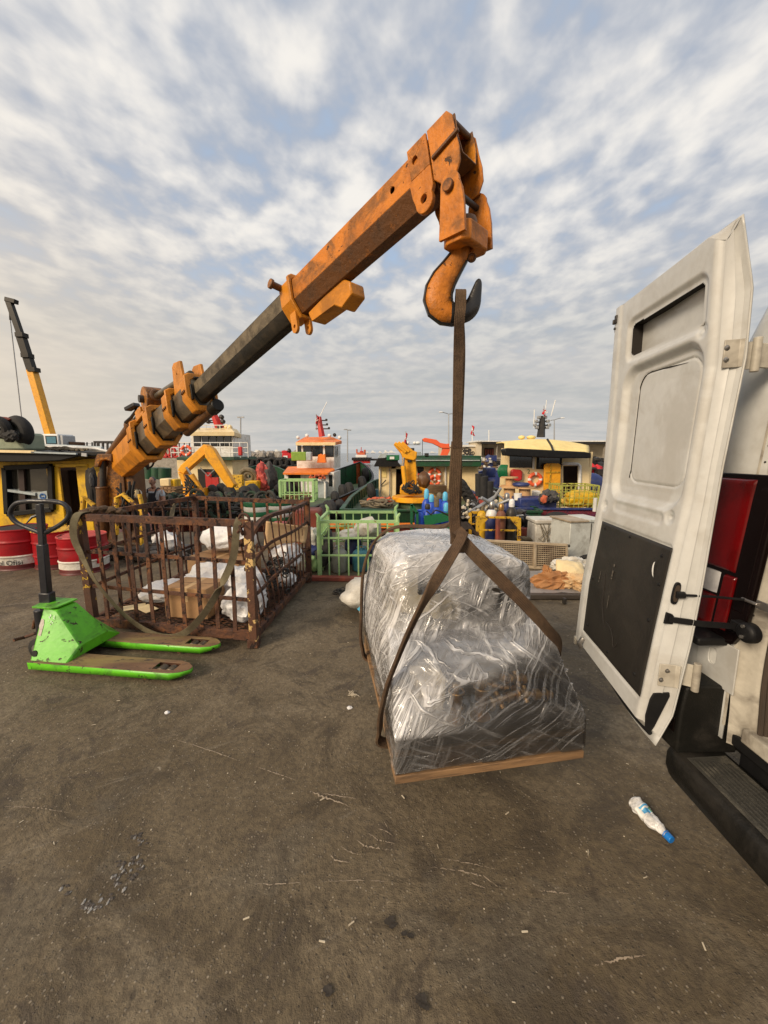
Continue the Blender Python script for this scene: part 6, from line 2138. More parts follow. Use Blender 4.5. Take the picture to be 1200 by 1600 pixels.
for x, y in ((347, 652), (349, 659), (326, 659), (355, 667), (360, 668), (344, 668)):
	stack_light(x, y, YW + 1, .16, bw, m_steeldark if x < 352 else m_cream)
railing(bw, [at(x, 671, YW + .3) for x in (312, 322, 332, 344, 356)], .28, m_white, .03, (1,))
mast_flag(311, 644, 672, YW, 'red flag with white crescent on the left pole of the white tug', (309, 646, 655), fw=4, r_=.03)
mast_flag(376, 652, 716, YW + 3, 'tall thin pole with twin lamps right of the white tug wheelhouse', None, r_=.05).children[0].name = 'mast_pole'
for sx in (-3, 3):
	MB().box(at(376 + sx, 652, YW + 3), (.22, .1, .1)).build('twin_lamp', m_metalgrey, bw)
for i, (x, y, Y, r_) in enumerate(((335, 772, 18.5, .34), (349, 770, 19, .36), (398, 775, 17.5, .42), (362, 776, 18, .40), (455, 757, 28, .5), (450, 766, 24, .5), (442, 775, 21, .5), (386, 778, 17.2, .4))):
	tyre(at(x, y, Y), (.8, .5, .3), r_, r_ * .42, bw)
# heap on the stern: ropes, tarpaulined red winch
MB().torus(at(389, 744, 24), (.1, 1, .5), .48, .14, 18, 8).build('rope_coil', m_rope, bw)
MB().torus(at(389, 744, 24), (.1, 1, .5), .25, .12, 16, 8).build('rope_coil', m_rope, bw)
pbox(383, 752, 402, 764, 23, 1).build('yellow_bin', m_yellow, bw, bevel=.03)
pbox(363, 742, 378, 766, 22, .3).build('yellow_hatch', m_yellowrust, bw, bevel=.03)
MB().blob(at(413, 748, 24), (.42, .4, .78), .5, 2.4, 4, seed=4, ridge=True).build('red_tarpaulin', m_redhull, bw)
MB().blob(at(422, 749, 24.2), (.45, .5, .85), .45, 2, 3, seed=9, ridge=True).build('dark_tarpaulin', m_cloth, bw)
# ---- yellow knuckle crane on its deck
yc = thing('deck_crane', 'bright yellow folded knuckle crane standing in front of the white tug', 'crane', at(310, 780, 18))
YC = 18.0
def arm(pts, Y, dep, name, parent, mat=m_excav, bev=.03):
	P_ = [at(x, y, Y) for x, y in pts]
	return MB().plate([(p.x, p.z) for p in P_], (), dep, Matrix.Translation((0, Y + dep, 0)) @ Matrix.Rotation(R(90), 4, 'X')).build(name, mat, parent, bevel=bev)
arm([(277, 735), (282, 727), (318, 694), (324, 696), (324, 706), (312, 717), (291, 735), (287, 741)], YC, .5, 'lower_boom', yc)
arm([(318, 700), (327, 697), (333, 702), (366, 757), (364, 762), (355, 762), (320, 714)], YC - .3, .4, 'upper_boom', yc)
arm([(277, 737), (286, 741), (290, 755), (300, 762), (305, 778), (290, 780), (286, 760)], YC - .1, .6, 'slew_frame', yc)
arm([(286, 752), (300, 748), (303, 762), (290, 768)], YC - .3, .5, 'boom_foot', yc)
MB().cyl(at(291, 730, YC - .4), at(305, 752, YC - .4), .055, n=10).build('steel_rod', m_steel, yc)
MB().cyl(at(299, 742, YC - .4), at(316, 770, YC - .4), .13, n=12).build('lift_cylinder', m_excav, yc)
MB().cyl(at(300, 775, YC), at(300, 800, YC), .5, n=20).build('pedestal', m_excav, yc)
arm([(285, 763), (309, 768), (318, 762), (320, 776), (286, 776)], YC - .2, .7, 'turntable', yc)
hs = MB()
for i in range(10):
	r8 = random.Random(i)
	hs.tube(smoothpath([at(r8.uniform(285, 305), r8.uniform(740, 755), YC - .5), at(r8.uniform(288, 312), r8.uniform(758, 764), YC - .6), at(r8.uniform(290, 318), r8.uniform(764, 778), YC - .5)], 4), .035, 5)
hs.build('hydraulic_hose_bundle', m_rubber, yc, kind='stuff')
# green bins and pallets left of it
gb = thing('green_bin_row', 'row of dark green curved steel bins behind the crewman', 'bins', at(255, 745, 15))
for x in (234, 246, 257):
	MB().cyl(at(x, 731, 15), at(x, 748, 15), .24, n=16).build('bin', m_darkgreen, gb)
pl_ = thing('pallet_stack', 'light wooden pallets with pale blocks on top right of the crewman', 'pallets', at(265, 775, 12.5))
for j in range(3):
	for i in range(4):
		pbox(250 + i * 6, 762 + j * 5 - 1, 254.5 + i * 6, 764 + j * 5, 12.5, .5).build('pallet_board', m_woodlight, pl_)
	pbox(249, 764 + j * 5, 275, 765.2 + j * 5, 12.5, .8).build('pallet_deck', m_woodlight, pl_)
pbox(250, 748, 264, 760, 12.6, .4).build('pale_block', m_cream, pl_, bevel=.03)
pbox(263, 749, 273, 761, 12.7, .4).build('yellow_block', m_yellow, pl_, bevel=.03)
MB().torus(at(231, 719, 9), (.3, 1, 0), .17, .022, 22, 6).build('hand_wheel', m_steeldark, tag(MB().cyl(at(231, 719, 9.05), at(231, 734, 9.05), .03, n=8).build('valve_stand', m_steeldark), 'dark valve stand with a round hand wheel above the crewman', 'valve'))
# ---- orange roofed boat (centre left)
bo = thing('orange_roof_boat', 'white work boat with orange roofs, orange hull and red mast in the middle distance', 'boat', (-4, 22, WZ))
P_, zr_ = hull(bo, (-4.9, 14.5), (-2.1, 35), 4.6, -1.1, -.55, .75, m_orangehull, m_deckgreen, m_darkgreen, m_black)
YO_ = 24.0
pbox(446, 738, 522, 790, YO_, 3.5).build('lower_cabin', m_white, bo, bevel=.03)
MB().add([at(442, 739, YO_ - .5), at(512, 739, YO_ - .5), at(523, 733, YO_ + 1.2), at(512, 728, YO_ + 3), at(450, 729, YO_ + 3)], [(0, 1, 2, 3, 4)]).build('lower_roof', m_orangedeck, bo, smooth=0, solid=.10)
pbox(450, 742, 471, 786, YO_ - .03, .04).build('doorway', m_darkwood, bo)
pbox(453, 744, 457, 764, YO_ - .05, .03).build('door_window', m_glassdark, bo)
pbox(446, 740, 450, 790, YO_ - .06, .08).build('door_post', m_white, bo)
pbox(471, 741, 475, 786, YO_ - .06, .08).build('door_post', m_white, bo)
win(489, 742, 508, 752, YO_, bo)
win(514, 742, 519, 760, YO_, bo)
pbox(489, 753, 509, 790, YO_ - .7, .7).build('grey_locker', m_lightblue, bo, bevel=.04)
MB().tube([at(483, 750, YO_ - .9), at(506, 750, YO_ - .9), at(508, 756, YO_ - .9), at(508, 790, YO_ - .9)], .07, 8).build('white_pipe_frame', m_white, bo)
r8 = random.Random(5)
nt = MB()
for i in range(22):
	nt.blob(at(r8.uniform(484, 508), r8.uniform(742, 748), YO_ - .95 + r8.uniform(-.2, .2)), .08, .3, 3, 1, seed=i)
nt.build('orange_floats', m_net, bo, kind='stuff')
pbox(464, 697, 522, 733, YO_ + 2, 3.0).build('wheelhouse', m_white, bo, bevel=.03)
MB().add([at(522, 697, YO_ + 2), at(532, 695, YO_ + 4), at(532, 730, YO_ + 4), at(522, 733, YO_ + 2)], [(0, 3, 2, 1)]).build('wheelhouse_side', m_white, bo, smooth=0)
MB().add([at(462, 691, YO_ + 1.7), at(505, 691, YO_ + 1.7), at(524, 691, YO_ + 1.9), at(534, 689, YO_ + 4), at(520, 683, YO_ + 4.5), at(476, 683, YO_ + 4)], [(0, 1, 2, 3, 4, 5)]).build('wheelhouse_roof', m_orangedeck, bo, smooth=0, solid=.2)
pbox(462, 691, 524, 696, YO_ + 1.7, .3).build('roof_fascia', m_cream, bo, bevel=.01)
for a, b in ((465, 470), (474, 487), (488, 504), (508, 521)):
	win(a, 695, b, 713 if a < 508 else 714, YO_ + 2, bo)
for (xa, xb) in ((524, 526.5), (528, 530.5)):
	MB().add([at(xa, 697, YO_ + 2.4) + V((.03, -.03, 0)), at(xb, 696, YO_ + 3.2) + V((.03, -.03, 0)), at(xb, 711, YO_ + 3.2) + V((.03, -.03, 0)), at(xa, 712, YO_ + 2.4) + V((.03, -.03, 0))], [(0, 1, 2, 3)]).build('side_pane', m_glassdark, bo, smooth=0)
pbox(455, 706, 478, 720, YO_ + .6, .6).build('green_tank', m_oliveg, bo, bevel=.05)
pbox(478, 706, 486, 720, YO_ + .6, .5).build('grey_canister', m_lightblue, bo, bevel=.05)
arm([(495, 723), (497, 711), (501, 709), (504, 711), (507, 709), (509, 723)], YO_ + 1, .5, 'orange_bollard_housing', bo, m_orangedeck, .02)
MB().tube([at(503, 682, YO_ + 3.5), at(500, 665, YO_ + 3.5), at(499.5, 651, YO_ + 3.5)], [.24, .20, .12], 6).build('mast', m_red, bo)
for (y_, xa, xb) in ((657, 497, 511), (664, 494, 512), (670, 493, 515)):
	MB().cyl(at(xa, y_, YO_ + 3.5), at(xb, y_, YO_ + 3.5), .04, n=6).build('mast_yard', m_steeldark, bo)
	MB().box(at(xb - 1, y_ - 1, YO_ + 3.5), (.14, .14, .14)).build('mast_lamp', m_steeldark, bo, bevel=.02)
MB().cyl(at(500, 650, YO_ + 3.5), at(511, 628, YO_ + 3.5), .025, n=6).build('whip_aerial', m_whitepl, bo)
for x, y in ((466, 684), (480, 681), (523, 680), (515, 681), (531, 684)):
	stack_light(x, y, YO_ + 3, .12, bo, m_whitepl if x != 523 else m_steeldark)
mast_flag(494, 647, 672, YO_ + 3.4, 'red flag with white crescent streaming beside the orange boat mast', (494, 648, 661), fw=4)
for i, (x, y, Y, r_) in enumerate(((571, 742, 31, .42), (566, 757, 27, .42), (546, 768, 23, .40), (536, 771, 21, .36), (524, 781, 18, .30), (512, 795, 16, .26))):
	tyre(at(x, y, Y), (1, .25, .1), r_, r_ * .42, bo)
# pale green cage on its stern
def simple_cage(name, label, x0, x1, yt, yb, Y, dep, mat, nb, parent=None, wires=0.02, rows=(0.35,), posts_extra=0, cat='cage', grp=None):
	t = thing(name, label, cat, at((x0 + x1) / 2, yb, Y), group=grp)
	a, b = at(x0, yb, Y), at(x1, yt, Y)
	z0, z1 = a.z, b.z
	cs_ = [V((a.x, Y, z0)), V((b.x, Y, z0)), V((b.x, Y + dep, z0)), V((a.x, Y + dep, z0))]
	hh = z1 - z0
	for c in cs_:
		MB().beam(c, c + V((0, 0, hh + posts_extra)), wires * 2.6, wires * 2.6).build('corner_post', mat, t)
	for i in range(4):
		c, d = cs_[i], cs_[(i + 1) % 4]
		for k_ in (0.02, 1.0) + tuple(rows):
			MB().beam(c + V((0, 0, hh * k_)), d + V((0, 0, hh * k_)), wires * (2 if k_ in (.02, 1.0) else 1.2), wires * (2 if k_ in (.02, 1.0) else 1.2)).build('rail', mat, t)
		nn_ = nb if i % 2 == 0 else max(3, int(nb * dep / max(.1, (b.x - a.x))))
		for j in range(1, nn_):
			p = c.lerp(d, j / nn_)
			MB().beam(p, p + V((0, 0, hh)), wires, wires).build('cage_bar', mat, t)
	return t, cs_, hh
simple_cage('deck_cage', 'pale green barred cage standing on the stern of the orange roofed boat', 438, 489, 751, 784, 18, 1.0, m_cagegreen, 7, wires=.035)
rb = MB()
for i in range(34):
	r8 = random.Random(i + 50)
	rb.blob(at(r8.uniform(443, 485), r8.uniform(771, 782), 18.2 + r8.uniform(0, .6)), .10, .5, 3, 1, seed=i)
tag(rb.build('cage_rubble', m_woodlight, kind='stuff'), 'pale broken wood heaped in the green deck cage', 'rubble')
# ---- green decked boat with cream cabin (centre)
bc = thing('green_deck_boat', 'work boat with wide green deck and cream cabin under a dark green roof', 'boat', (2.4, 20, WZ))
hull(bc, (1.9, 13.2), (3.3, 34), 7.4, -.9, -.42, -.2, m_darkgreen, m_deckgreen, m_darkgreen, m_darkgreen)
YCb = 21.2
pbox(592, 728, 619, 779, YCb, 4).build('cabin_wall', m_cream, bc, bevel=.02)
pbox(651, 728, 748, 779, YCb, 4).build('cabin_wall', m_cream, bc, bevel=.02)
pbox(611, 727, 652, 733, YCb + .0, 4).build('cabin_wall', m_cream, bc, bevel=.02)
pbox(611, 733, 652, 779, YCb + 3.8, .1).build('inner_wall', m_darkwood, bc)
pbox(619, 740, 651, 779, YCb + 1.4, .1).build('inner_bench', m_darkwood, bc)
arm([(584, 729), (590, 716), (622, 714), (622, 722), (628, 729)], YCb - .6, 5, 'dark_roof', bc, m_black, .02)
arm([(640, 729), (640, 720), (650, 716), (752, 716), (752, 729)], YCb - .6, 5, 'roof_edge', bc, m_darkgreen, .02)
pbox(650, 712, 752, 717, YCb + 1, 4).build('roof_top', m_darkgreen, bc, bevel=.02)
pbox(650, 718.5, 750, 720, YCb - .68, .05).build('roof_gutter', m_lightblue, bc)
arm([(590, 716), (594, 709), (606, 708), (602, 716)], YCb - .2, .8, 'blue_hatch', bc, m_lightblue, .02)
pbox(604, 711, 624, 719, YCb - .7, .1).build('sign_board', m_midgreen, bc, bevel=.01)
pbox(609, 713.5, 616, 717.5, YCb - .73, .03).build('white_label', m_whitepl, bc)
pbox(595, 729, 609, 777, YCb - .05, .05).build('cabin_door', m_cream, bc, bevel=.02, label='cream cabin door with one pale window')
pbox(597, 731, 604, 746, YCb - .08, .03).build('door_pane', m_creamroof, bc)
MB().tube([at(x_, y_, YCb - .1) for x_, y_ in ((595, 729), (608, 729), (609, 733), (609, 772), (607, 777), (596, 777), (594.5, 772), (594.5, 732))], .03, 6).build('door_trim', m_metalgrey, bc)
MB().tube([at(595, 759, YCb - .12), at(603, 750, YCb - .25)], .03, 6).build('door_handle', m_steeldark, bc)
win(652, 730, 662, 745, YCb, bc, m_darkwood)
pbox(653, 740, 659, 752, YCb - .4, .3).build('red_locker', m_red, bc, bevel=.02)
lifebuoy(679, 741, YCb - .15, .36, 'upper orange lifebuoy on the cream cabin wall right of the yellow crane')
lifebuoy(679, 751, YCb - .30, .33, 'lower orange lifebuoy overlapping another on the cream cabin wall')
MB().cyl(at(696, 728, YCb - .05), at(696, 779, YCb - .05), .05, n=8).build('white_pipe', m_white, bc)
pbox(668, 759, 698, 771, YCb - 1.4, 1).build('deck_bench', m_wood, bc, bevel=.02)
pbox(664, 708, 670, 714, YCb + 1, .3).build('vent_box', m_steeldark, bc)
MB().cyl(at(644, 700, YCb + 4), at(644, 718, YCb + 4), .14, n=8).build('radar_mast', m_steeldark, bc)
pbox(634, 694.5, 657, 695.5, YCb + 4, .1).build('radar_yard', m_metalgrey, bc)
for x in (637, 648, 653):
	MB().blob(at(x, 692, YCb + 4), (.12 if x < 650 else .18, .12, .1), .05, 1, 2).build('radar_dome', m_whitepl, bc)
pbox(645, 706, 658, 716, YCb + 3, .8).build('white_locker', m_lightblue, bc)
mast_flag(634, 674, 714, YCb + 2, 'red flag with white crescent above the yellow crane head', (633, 675, 692), fw=4)
for i, (x, y, Y, r_) in enumerate(((508, 806, 13.7, .30), (520, 800, 14.6, .32), (533, 797, 15.3, .32), (580, 768, 20.5, .33))):
	tyre(at(x, y, Y), (1, .2, .2), r_, r_ * .4, bc)
MB().beam(at(500, 822, 13.0), at(742, 820, 13.0), .2, .14).build('orange_stern_beam', m_orangedeck, bc)
pbox(520, 822, 745, 868, 13.05, .1).build('stern_transom', m_brick, bc)
hp_ = MB()
for i in range(60):
	r8 = random.Random(i + 90)
	hp_.blob(at(r8.gauss(592, 10), 778 + r8.uniform(0, 8) , 17.5 + r8.uniform(-.6, .6)), (.14, .14, .07), .5, 3, 1, seed=i)
tag(hp_.build('float_rope_heap', m_net, kind='stuff'), 'heap of orange float rope on the green deck before the cream cabin', 'rope')
hp_ = MB()
for i in range(22):
	r8 = random.Random(i + 190)
	hp_.torus(at(r8.uniform(572, 612), 786 + r8.uniform(-2, 4), 16.8 + r8.uniform(-.5, .5)), (r8.uniform(-.4, .4), r8.uniform(-.4, .4), 1), .30, .04, 14, 5)
tag(hp_.build('mooring_rope', m_rope, kind='stuff'), 'coiled brown mooring rope in front of the float rope heap', 'rope')
tag(MB().cyl(at(588, 765, 20.5), at(588, 778, 20.5), .13, n=12).build('blue_canister', m_teal), 'small blue canister beside the cream cabin door', 'canister')
# yellow knuckle crane on the green deck
kc_ = thing('deck_crane', 'tall yellow knuckle crane standing upright on the green deck boat', 'crane', at(650, 775, 17.5))
YK = 17.5
MB().cyl(at(647, 775, YK + .3), at(647, 779, YK + .3) - V((0, 0, .1)), 1.0, n=32).build('turntable', m_excav, kc_, bevel=.02)
MB().cyl(at(647, 775, YK + .3) - V((0, 0, .9)), at(647, 778, YK + .3), .7, n=24).build('pedestal', m_deckgreen, kc_)
arm([(629, 706), (649, 706), (651, 736), (652, 760), (646, 770), (632, 770), (629, 740)], YK, .45, 'main_column', kc_, m_excav, .04)
arm([(626, 706), (640, 702), (652, 706), (651, 716), (646, 720), (630, 716)], YK - .15, .7, 'elbow', kc_, m_excav, .04)
for i, (xa, ya, xb, yb) in enumerate(((617, 692, 634, 707), (622, 691, 639, 706), (628, 691, 644, 706))):
	MB().beam(at(xa, ya, YK - .1 + .05 * i), at(xb, yb, YK - .1 + .05 * i), .30, .12).build('boom_tube', m_excav, kc_, bevel=.02)
MB().beam(at(617, 693, YK + .3), at(634, 714, YK + .3), .5, .16).build('boom_tube', m_excav, kc_, bevel=.02)
MB().cyl(at(630, 728, YK - .3), at(634, 768, YK - .3), .11, n=12).build('lift_cylinder', m_excav, kc_)
MB().cyl(at(631, 715, YK - .3), at(630, 730, YK - .3), .05, n=10).build('steel_rod', m_steel, kc_)
arm([(625, 772), (626, 760), (634, 752), (640, 765), (655, 760), (668, 764), (668, 771), (645, 775)], YK - .4, .4, 'slew_base', kc_, m_excav, .03)
MB().cyl(at(640, 722, YK - .02), at(640, 714, YK - .02), .10, n=12).build('slot_recess', m_steeldark, kc_)
MB().blob(at(662, 750, YK - .3), (.30, .25, .38), .3, 2, 2, seed=3).build('hydraulic_motor', m_orange, kc_)
hs = MB()
for i in range(14):
	r8 = random.Random(i + 33)
	hs.tube(smoothpath([at(r8.uniform(630, 655), r8.uniform(750, 760), YK - .5), at(r8.uniform(626, 660), r8.uniform(762, 768), YK - .6), at(r8.uniform(630, 660), r8.uniform(766, 772), YK - .5)], 4), .03, 5)
hs.build('hydraulic_hose_bundle', m_rubber, kc_, kind='stuff')
# red crane beyond
rc = thing('red_crane', 'light red folded knuckle crane beyond the green roof', 'crane', at(693, 712, 34))
arm([(660, 686), (664, 684), (682, 687), (688, 692), (700, 694), (703, 700), (690, 700), (676, 693), (662, 690)], 34, .4, 'jib', rc, m_redhull if False else m_lifebuoy, .02)
arm([(690, 694), (702, 693), (703, 704), (698, 714), (688, 714), (692, 702)], 34.1, .5, 'column', rc, m_lifebuoy, .02)
MB().cyl(at(660, 687, 34.2), at(660, 712, 34.2), .025, n=6).build('hoist_wire', m_steeldark, rc)
# ---- yellow roofed boat (right)
br = thing('cream_cabin_boat', 'boat with pale yellow roofed cream cabin, black awning and faded red hull', 'boat', (7, 17, WZ))
hull(br, (7.2, 13.6), (8.0, 30), 6.0, -.95, -.42, .3, m_redhull, m_navy, m_navy, m_navy, stern=1)
YR = 17.6
w_ = MB()
def pr_(x, y, Y=YR):
	return at(x, y, Y)
o4 = [(789, 700), (921, 706), (921, 800), (789, 800)]
holes = [[(796, 712), (833, 712), (833, 731), (796, 731)], [(880, 728), (904, 728), (904, 790), (880, 790)]]
MB().plate([(pr_(x, y).x, pr_(x, y).z) for x, y in o4], [[(pr_(x, y).x, pr_(x, y).z) for x, y in h_] for h_ in holes], .10, Matrix.Translation((0, YR + .10, 0)) @ Matrix.Rotation(R(90), 4, 'X')).build('cabin_front', m_cream, br)
MB().box2((pr_(789, 800).x, YR + .1, -1), (pr_(789, 800).x + .1, YR + 1.0, pr_(789, 700).z)).build('cabin_side', m_cream, br)
MB().box2((pr_(921, 800).x - .1, YR + .1, -1), (pr_(921, 800).x, YR + 1.0, pr_(921, 706).z)).build('cabin_side', m_cream, br)
pbox(792, 708, 918, 795, YR + .95, .05).build('cabin_back', m_darkwood, br)
pbox(795, 711, 834, 732, YR + .03, .02).build('pane', m_glassdark, br)
fr = pbox(793, 709.5, 836, 712, YR - .05, .06).build('window_frame', m_white, br)
pbox(832, 711, 836, 733, YR - .05, .06).build('window_frame', m_white, br)
win(838, 709, 879, 733, YR, br)
# roof: cambered, overhanging
def roof(u, v):
	x = lerp(788, 920, u)
	ytop = 686 + 6.5 * (2 * u - .85) ** 2
	yl = 706 + 8 * u - 3
	if v < .35:
		y = lerp(yl, ytop, (v / .35) ** .7)
		Y = YR - .9 + 1.2 * (v / .35)
	else:
		y = ytop
		Y = YR + .3 + 1.0 * (v - .35) / .65
	p = at(x, y, YR if v >= .35 else Y)
	return V((p.x, Y, p.z if v < .35 else at(x, ytop, YR + .3).z))
MB().grid(roof, 24, 16).build('cabin_roof', m_creamroof, br, smooth=35, solid=.05)
arm([(788, 702), (794, 700), (914, 706), (924, 708), (924, 716), (880, 716), (790, 712)], YR - 1.1, .55, 'black_awning', br, m_black, .05)
MB().tube([at(855, 686, YR - .7), at(862, 697, YR - .9), at(864, 704, YR - 1.05)], .045, 6).build('roof_cable', m_steeldark, br)
for x in (815, 830):
	MB().blob(at(x, 683.5, YR + 1), (.16 if x == 815 else .22, .2, .10), .1, 1, 2, seed=x).build('roof_dome', m_creamroof, br)
dr_ = arm([(851, 727), (854, 724), (874, 724), (877, 727), (876, 772), (850, 770)], YR - .30, .12, 'yellow_door', br, m_excav, .03)
for (a, b, c_, d) in ((853, 737, 875, 738.5), (852, 754, 875, 755.5), (859, 725, 860.5, 771)):
	pbox(a, b, c_, d, YR - .36, .05).build('door_rib', m_yellowrust, dr_)
MB().tube([at(x_, y_, YR - .06) for x_, y_ in ((879, 726), (881, 724), (903, 725), (906, 728), (905, 790))], .07, 8).build('door_frame', m_white, br)
text_mesh('2', .28, m_midgreen, Matrix.Translation(at(826, 737, YR - .012)) @ Matrix.Rotation(R(90), 4, 'X'), 'painted_number', br)
MB().torus(at(807, 743, YR - .12), (0, 1, 0), .01, .24, 12, 6)
arm([(799, 736), (802, 733), (814, 734), (817, 737), (816, 750), (812, 752), (801, 750), (798, 746)], YR - .25, .2, 'red_case', br, m_red, .05)
lifebuoy(836, 749, YR - .12, .33, 'orange lifebuoy with white bands on the cabin with the yellow roof')
gc = MB()
for i in range(9):
	r8 = random.Random(i)
	gc.tube(smoothpath([at(784 + i, 727, YR - .5), at(779 + i * 1.5, 735, YR - .6), at(781 + i * 1.4, 745, YR - .5)], 4), .05, 6)
gc.build('green_rope_bunch', m_midgreen, br, kind='stuff')
# mast
MB().tube([at(845, 683, YR + 2), at(848, 650, YR + 2)], [.20, .12], 6).build('mast', m_steeldark, br)
for i, (y_, w0) in enumerate(((652, 5), (658, 9), (664, 11), (668, 8))):
	MB().cyl(at(847 - w0, y_ + 2, YR + 2), at(847 + w0, y_, YR + 2), .035, n=6).build('mast_yard', m_steeldark, br)
	for sg in (-1, 1):
		MB().box(at(847 + sg * w0, y_, YR + 2), (.16, .14, .14)).build('mast_lamp', m_metalgrey, br, bevel=.02)
MB().cyl(at(861, 650, YR + 2), at(868, 625, YR + 2), .022, n=6).build('whip_aerial', m_whitepl, br)
MB().cyl(at(834, 668, YR + 2), at(835, 640, YR + 2), .022, n=6).build('whip_aerial', m_whitepl, br)
MB().cyl(at(851, 655, YR + 2), at(854, 625, YR + 2), .018, n=6).build('whip_aerial', m_whitepl, br)
mast_flag(850, 634, 652, YR + 1.8, 'red flag at the top of the black mast on the yellow roof', (849, 639, 647), fw=4, r_=.02)
# cable spools, rust barrel stuff on its deck
def spool(label, x, yt, yb, Y, r1, r2):
	t = thing('cable_spool', label, 'spool', at(x, yb, Y))
	a, b = at(x, yb, Y), at(x, yt, Y)
	MB().cyl(a, a + V((0, 0, .05)), r1, n=24).build('flange', m_spool, t)
	MB().cyl(V((b.x, b.y, b.z - .05)), b, r1, n=24).build('flange', m_spool, t)
	MB().cyl(a + V((0, 0, .05)), V((b.x, b.y, b.z - .05)), r2, n=20).build('core', m_spool, t)
spool('upper plywood cable spool standing before the cream cabin', 796, 745, 760, 15.6, .33, .15)
spool('lower left plywood cable spool supporting another spool', 796, 760, 779, 15.4, .40, .22)
spool('right hand plywood cable spool with blue rope on top', 820, 761, 778, 15.3, .40, .22)
tag(MB().torus(at(814, 757, 15.3), (0, 0, 1), .26, .07, 22, 8).build('blue_rope', m_navy), 'flat coil of blue rope on the right cable spool', 'rope')
tag(pbox(834, 767, 845, 779, 15.8, .3).build('white_bucket', m_whitepl, bevel=.03), 'white box on the blue deck by the cable spools', 'box')
tag(MB().cyl(at(809, 781, 14.6), at(809, 771, 14.6), .13, .15, n=14).build('white_pail', m_whitepl, None), 'white pail left of the blue deck', 'pail')
pbox(812, 779, 871, 794, 14.2, 1.0).build('hatch_cover', m_navy, br, bevel=.04)
t, _, _ = simple_cage('deck_cage', 'rusty yellow green mesh cage at the right end of the red hull boat', 874, 936, 759, 797, 14.4, 1.0, pm('rusty yellow green wire', (.42, .44, .08), (.30, .30, .07), 5, rough=.6, spot=((.14, .08, .03), 9, .56)), 8, wires=.022, rows=(.25, .5, .75))
tag(MB().blob(at(908, 780, 15), (.75, .35, .32), .3, 2, 3, seed=31, ridge=True).build('yellow_sack', m_yellow), 'yellow sack inside the rusty mesh cage', 'sack')
pile = MB()
for i in range(24):
	r8 = random.Random(i + 400)
	pile.blob(at(r8.uniform(846, 870), r8.uniform(770, 783), 14.0 + r8.uniform(-.1, .3)), .12, .6, 3, 2, seed=i)
tag(pile.build('net_heap', m_cloth, kind='stuff'), 'dark heap of nets by the yellow cabin door', 'nets')
tag(MB().blob(at(850, 780, 13.8), (.12, .1, .16), .4, 2, 2, seed=8).build('orange_float', m_net), 'small orange float in front of the net heap', 'float')
tyre(at(868, 824, 13.3), (0, 1, .2), .42, .16, br)
tyre(at(826, 822, 13.3), (.5, 1, .1), .40, .16, br)
for x0_, y0_, y1_, r_ in ((755, 744, 780, .20), (764, 752, 790, .18), (771, 764, 792, .17), (748, 740, 775, .14)):
	MB().cyl(at(x0_, y0_, 15.5), at(x0_, y1_, 15.5), r_, n=14).build('rubber_fender', m_rubber, br)
# ---------------------------------------------------------------- yellow cabin boat (left)
by = thing('yellow_cabin_boat', 'boat with battered yellow cabin, dark doorway and flat cluttered roof at the left edge', 'boat', (-8, 9, WZ))
YB = 8.2
def pz(x, y, Y=YB):
	p = at(x, y, Y)
	return (p.x, p.z)
out = [pz(-160, 712), pz(158, 717), pz(158, 856), pz(-160, 870)]
hl = [[pz(10, 731), pz(81, 728), pz(84, 796), pz(14, 803)], [pz(89, 731), pz(132, 729), pz(135, 838), pz(95, 841)]]
MB().plate(out, hl, .08, Matrix.Translation((0, YB + .08, 0)) @ Matrix.Rotation(R(90), 4, 'X')).build('cabin_front', m_yellow, by, bevel=.01)
fz = MB()
P4 = [(10, 731), (81, 728), (84, 796), (14, 803)]
for i in range(4):
	a, b = at(*P4[i], YB - .03), at(*P4[(i + 1) % 4], YB - .03)
	fz.beam(a, b, .10, .14, up=(0, 1, 0))
fz.build('window_frame', m_black, by, bevel=.01)
m_cabglass = pm('cabin glass with warm reflection', (.05, .045, .035), (.03, .028, .022), 2, rough=.05, spec=.9, rvar=.01)
g_ = MB().add([at(x, y, YB + .03) for x, y in P4], [(0, 1, 2, 3)]).build('pane', m_cabglass, by, smooth=0)
fz = MB()
fz.beam(at(34, 731, YB - .02), at(38, 800, YB - .02), .11, .05, up=(0, 1, 0))
fz.build('window_mullion', m_darkwood, by)
MB().beam(at(12, 765, YB - .01), at(60, 772, YB - .01), .05, .16, up=(0, 1, 0)).build('window_board', m_lightblue, by)
MB().add([at(x, y, YB - .0) for x, y in ((14, 740), (25, 757), (24, 765), (13, 764))], [(0, 1, 2, 3)])
for pts_ in (((13, 745), (20, 738), (29, 754), (27, 762), (13, 763)), ((44, 757), (62, 755), (60, 738), (68, 736), (72, 762), (45, 765))):
	MB().add([at(x, y, YB + .5) for x, y in pts_], [tuple(range(len(pts_)))]).build('inner_yellow_panel', m_excav, by, smooth=0, solid=.03)
st_ = MB().add([at(x, y, YB - .06) for x, y in ((58, 769), (73, 767), (75, 782), (60, 784))], [(0, 1, 2, 3)]).build('notice_sticker', m_lightblue, by, smooth=0)
m_blueprint = pm('blue print', (.03, .12, .35), rough=.5)
MB().torus(at(66.5, 775.5, YB - .07), (0, 1, 0), .055, .012, 20, 6, flat=.2).build('sticker_ring', m_blueprint, st_)
MB().cyl(at(66.5, 773.5, YB - .068), at(66.5, 773.5, YB - .072), .016, n=14).build('sticker_head', m_blueprint, st_)
MB().box(at(66.5, 777.5, YB - .07), (.035, .004, .04)).build('sticker_body', m_blueprint, st_)
pbox(86, 729, 91, 842, YB - .03, .05).build('door_post', m_yellow, by, bevel=.008)
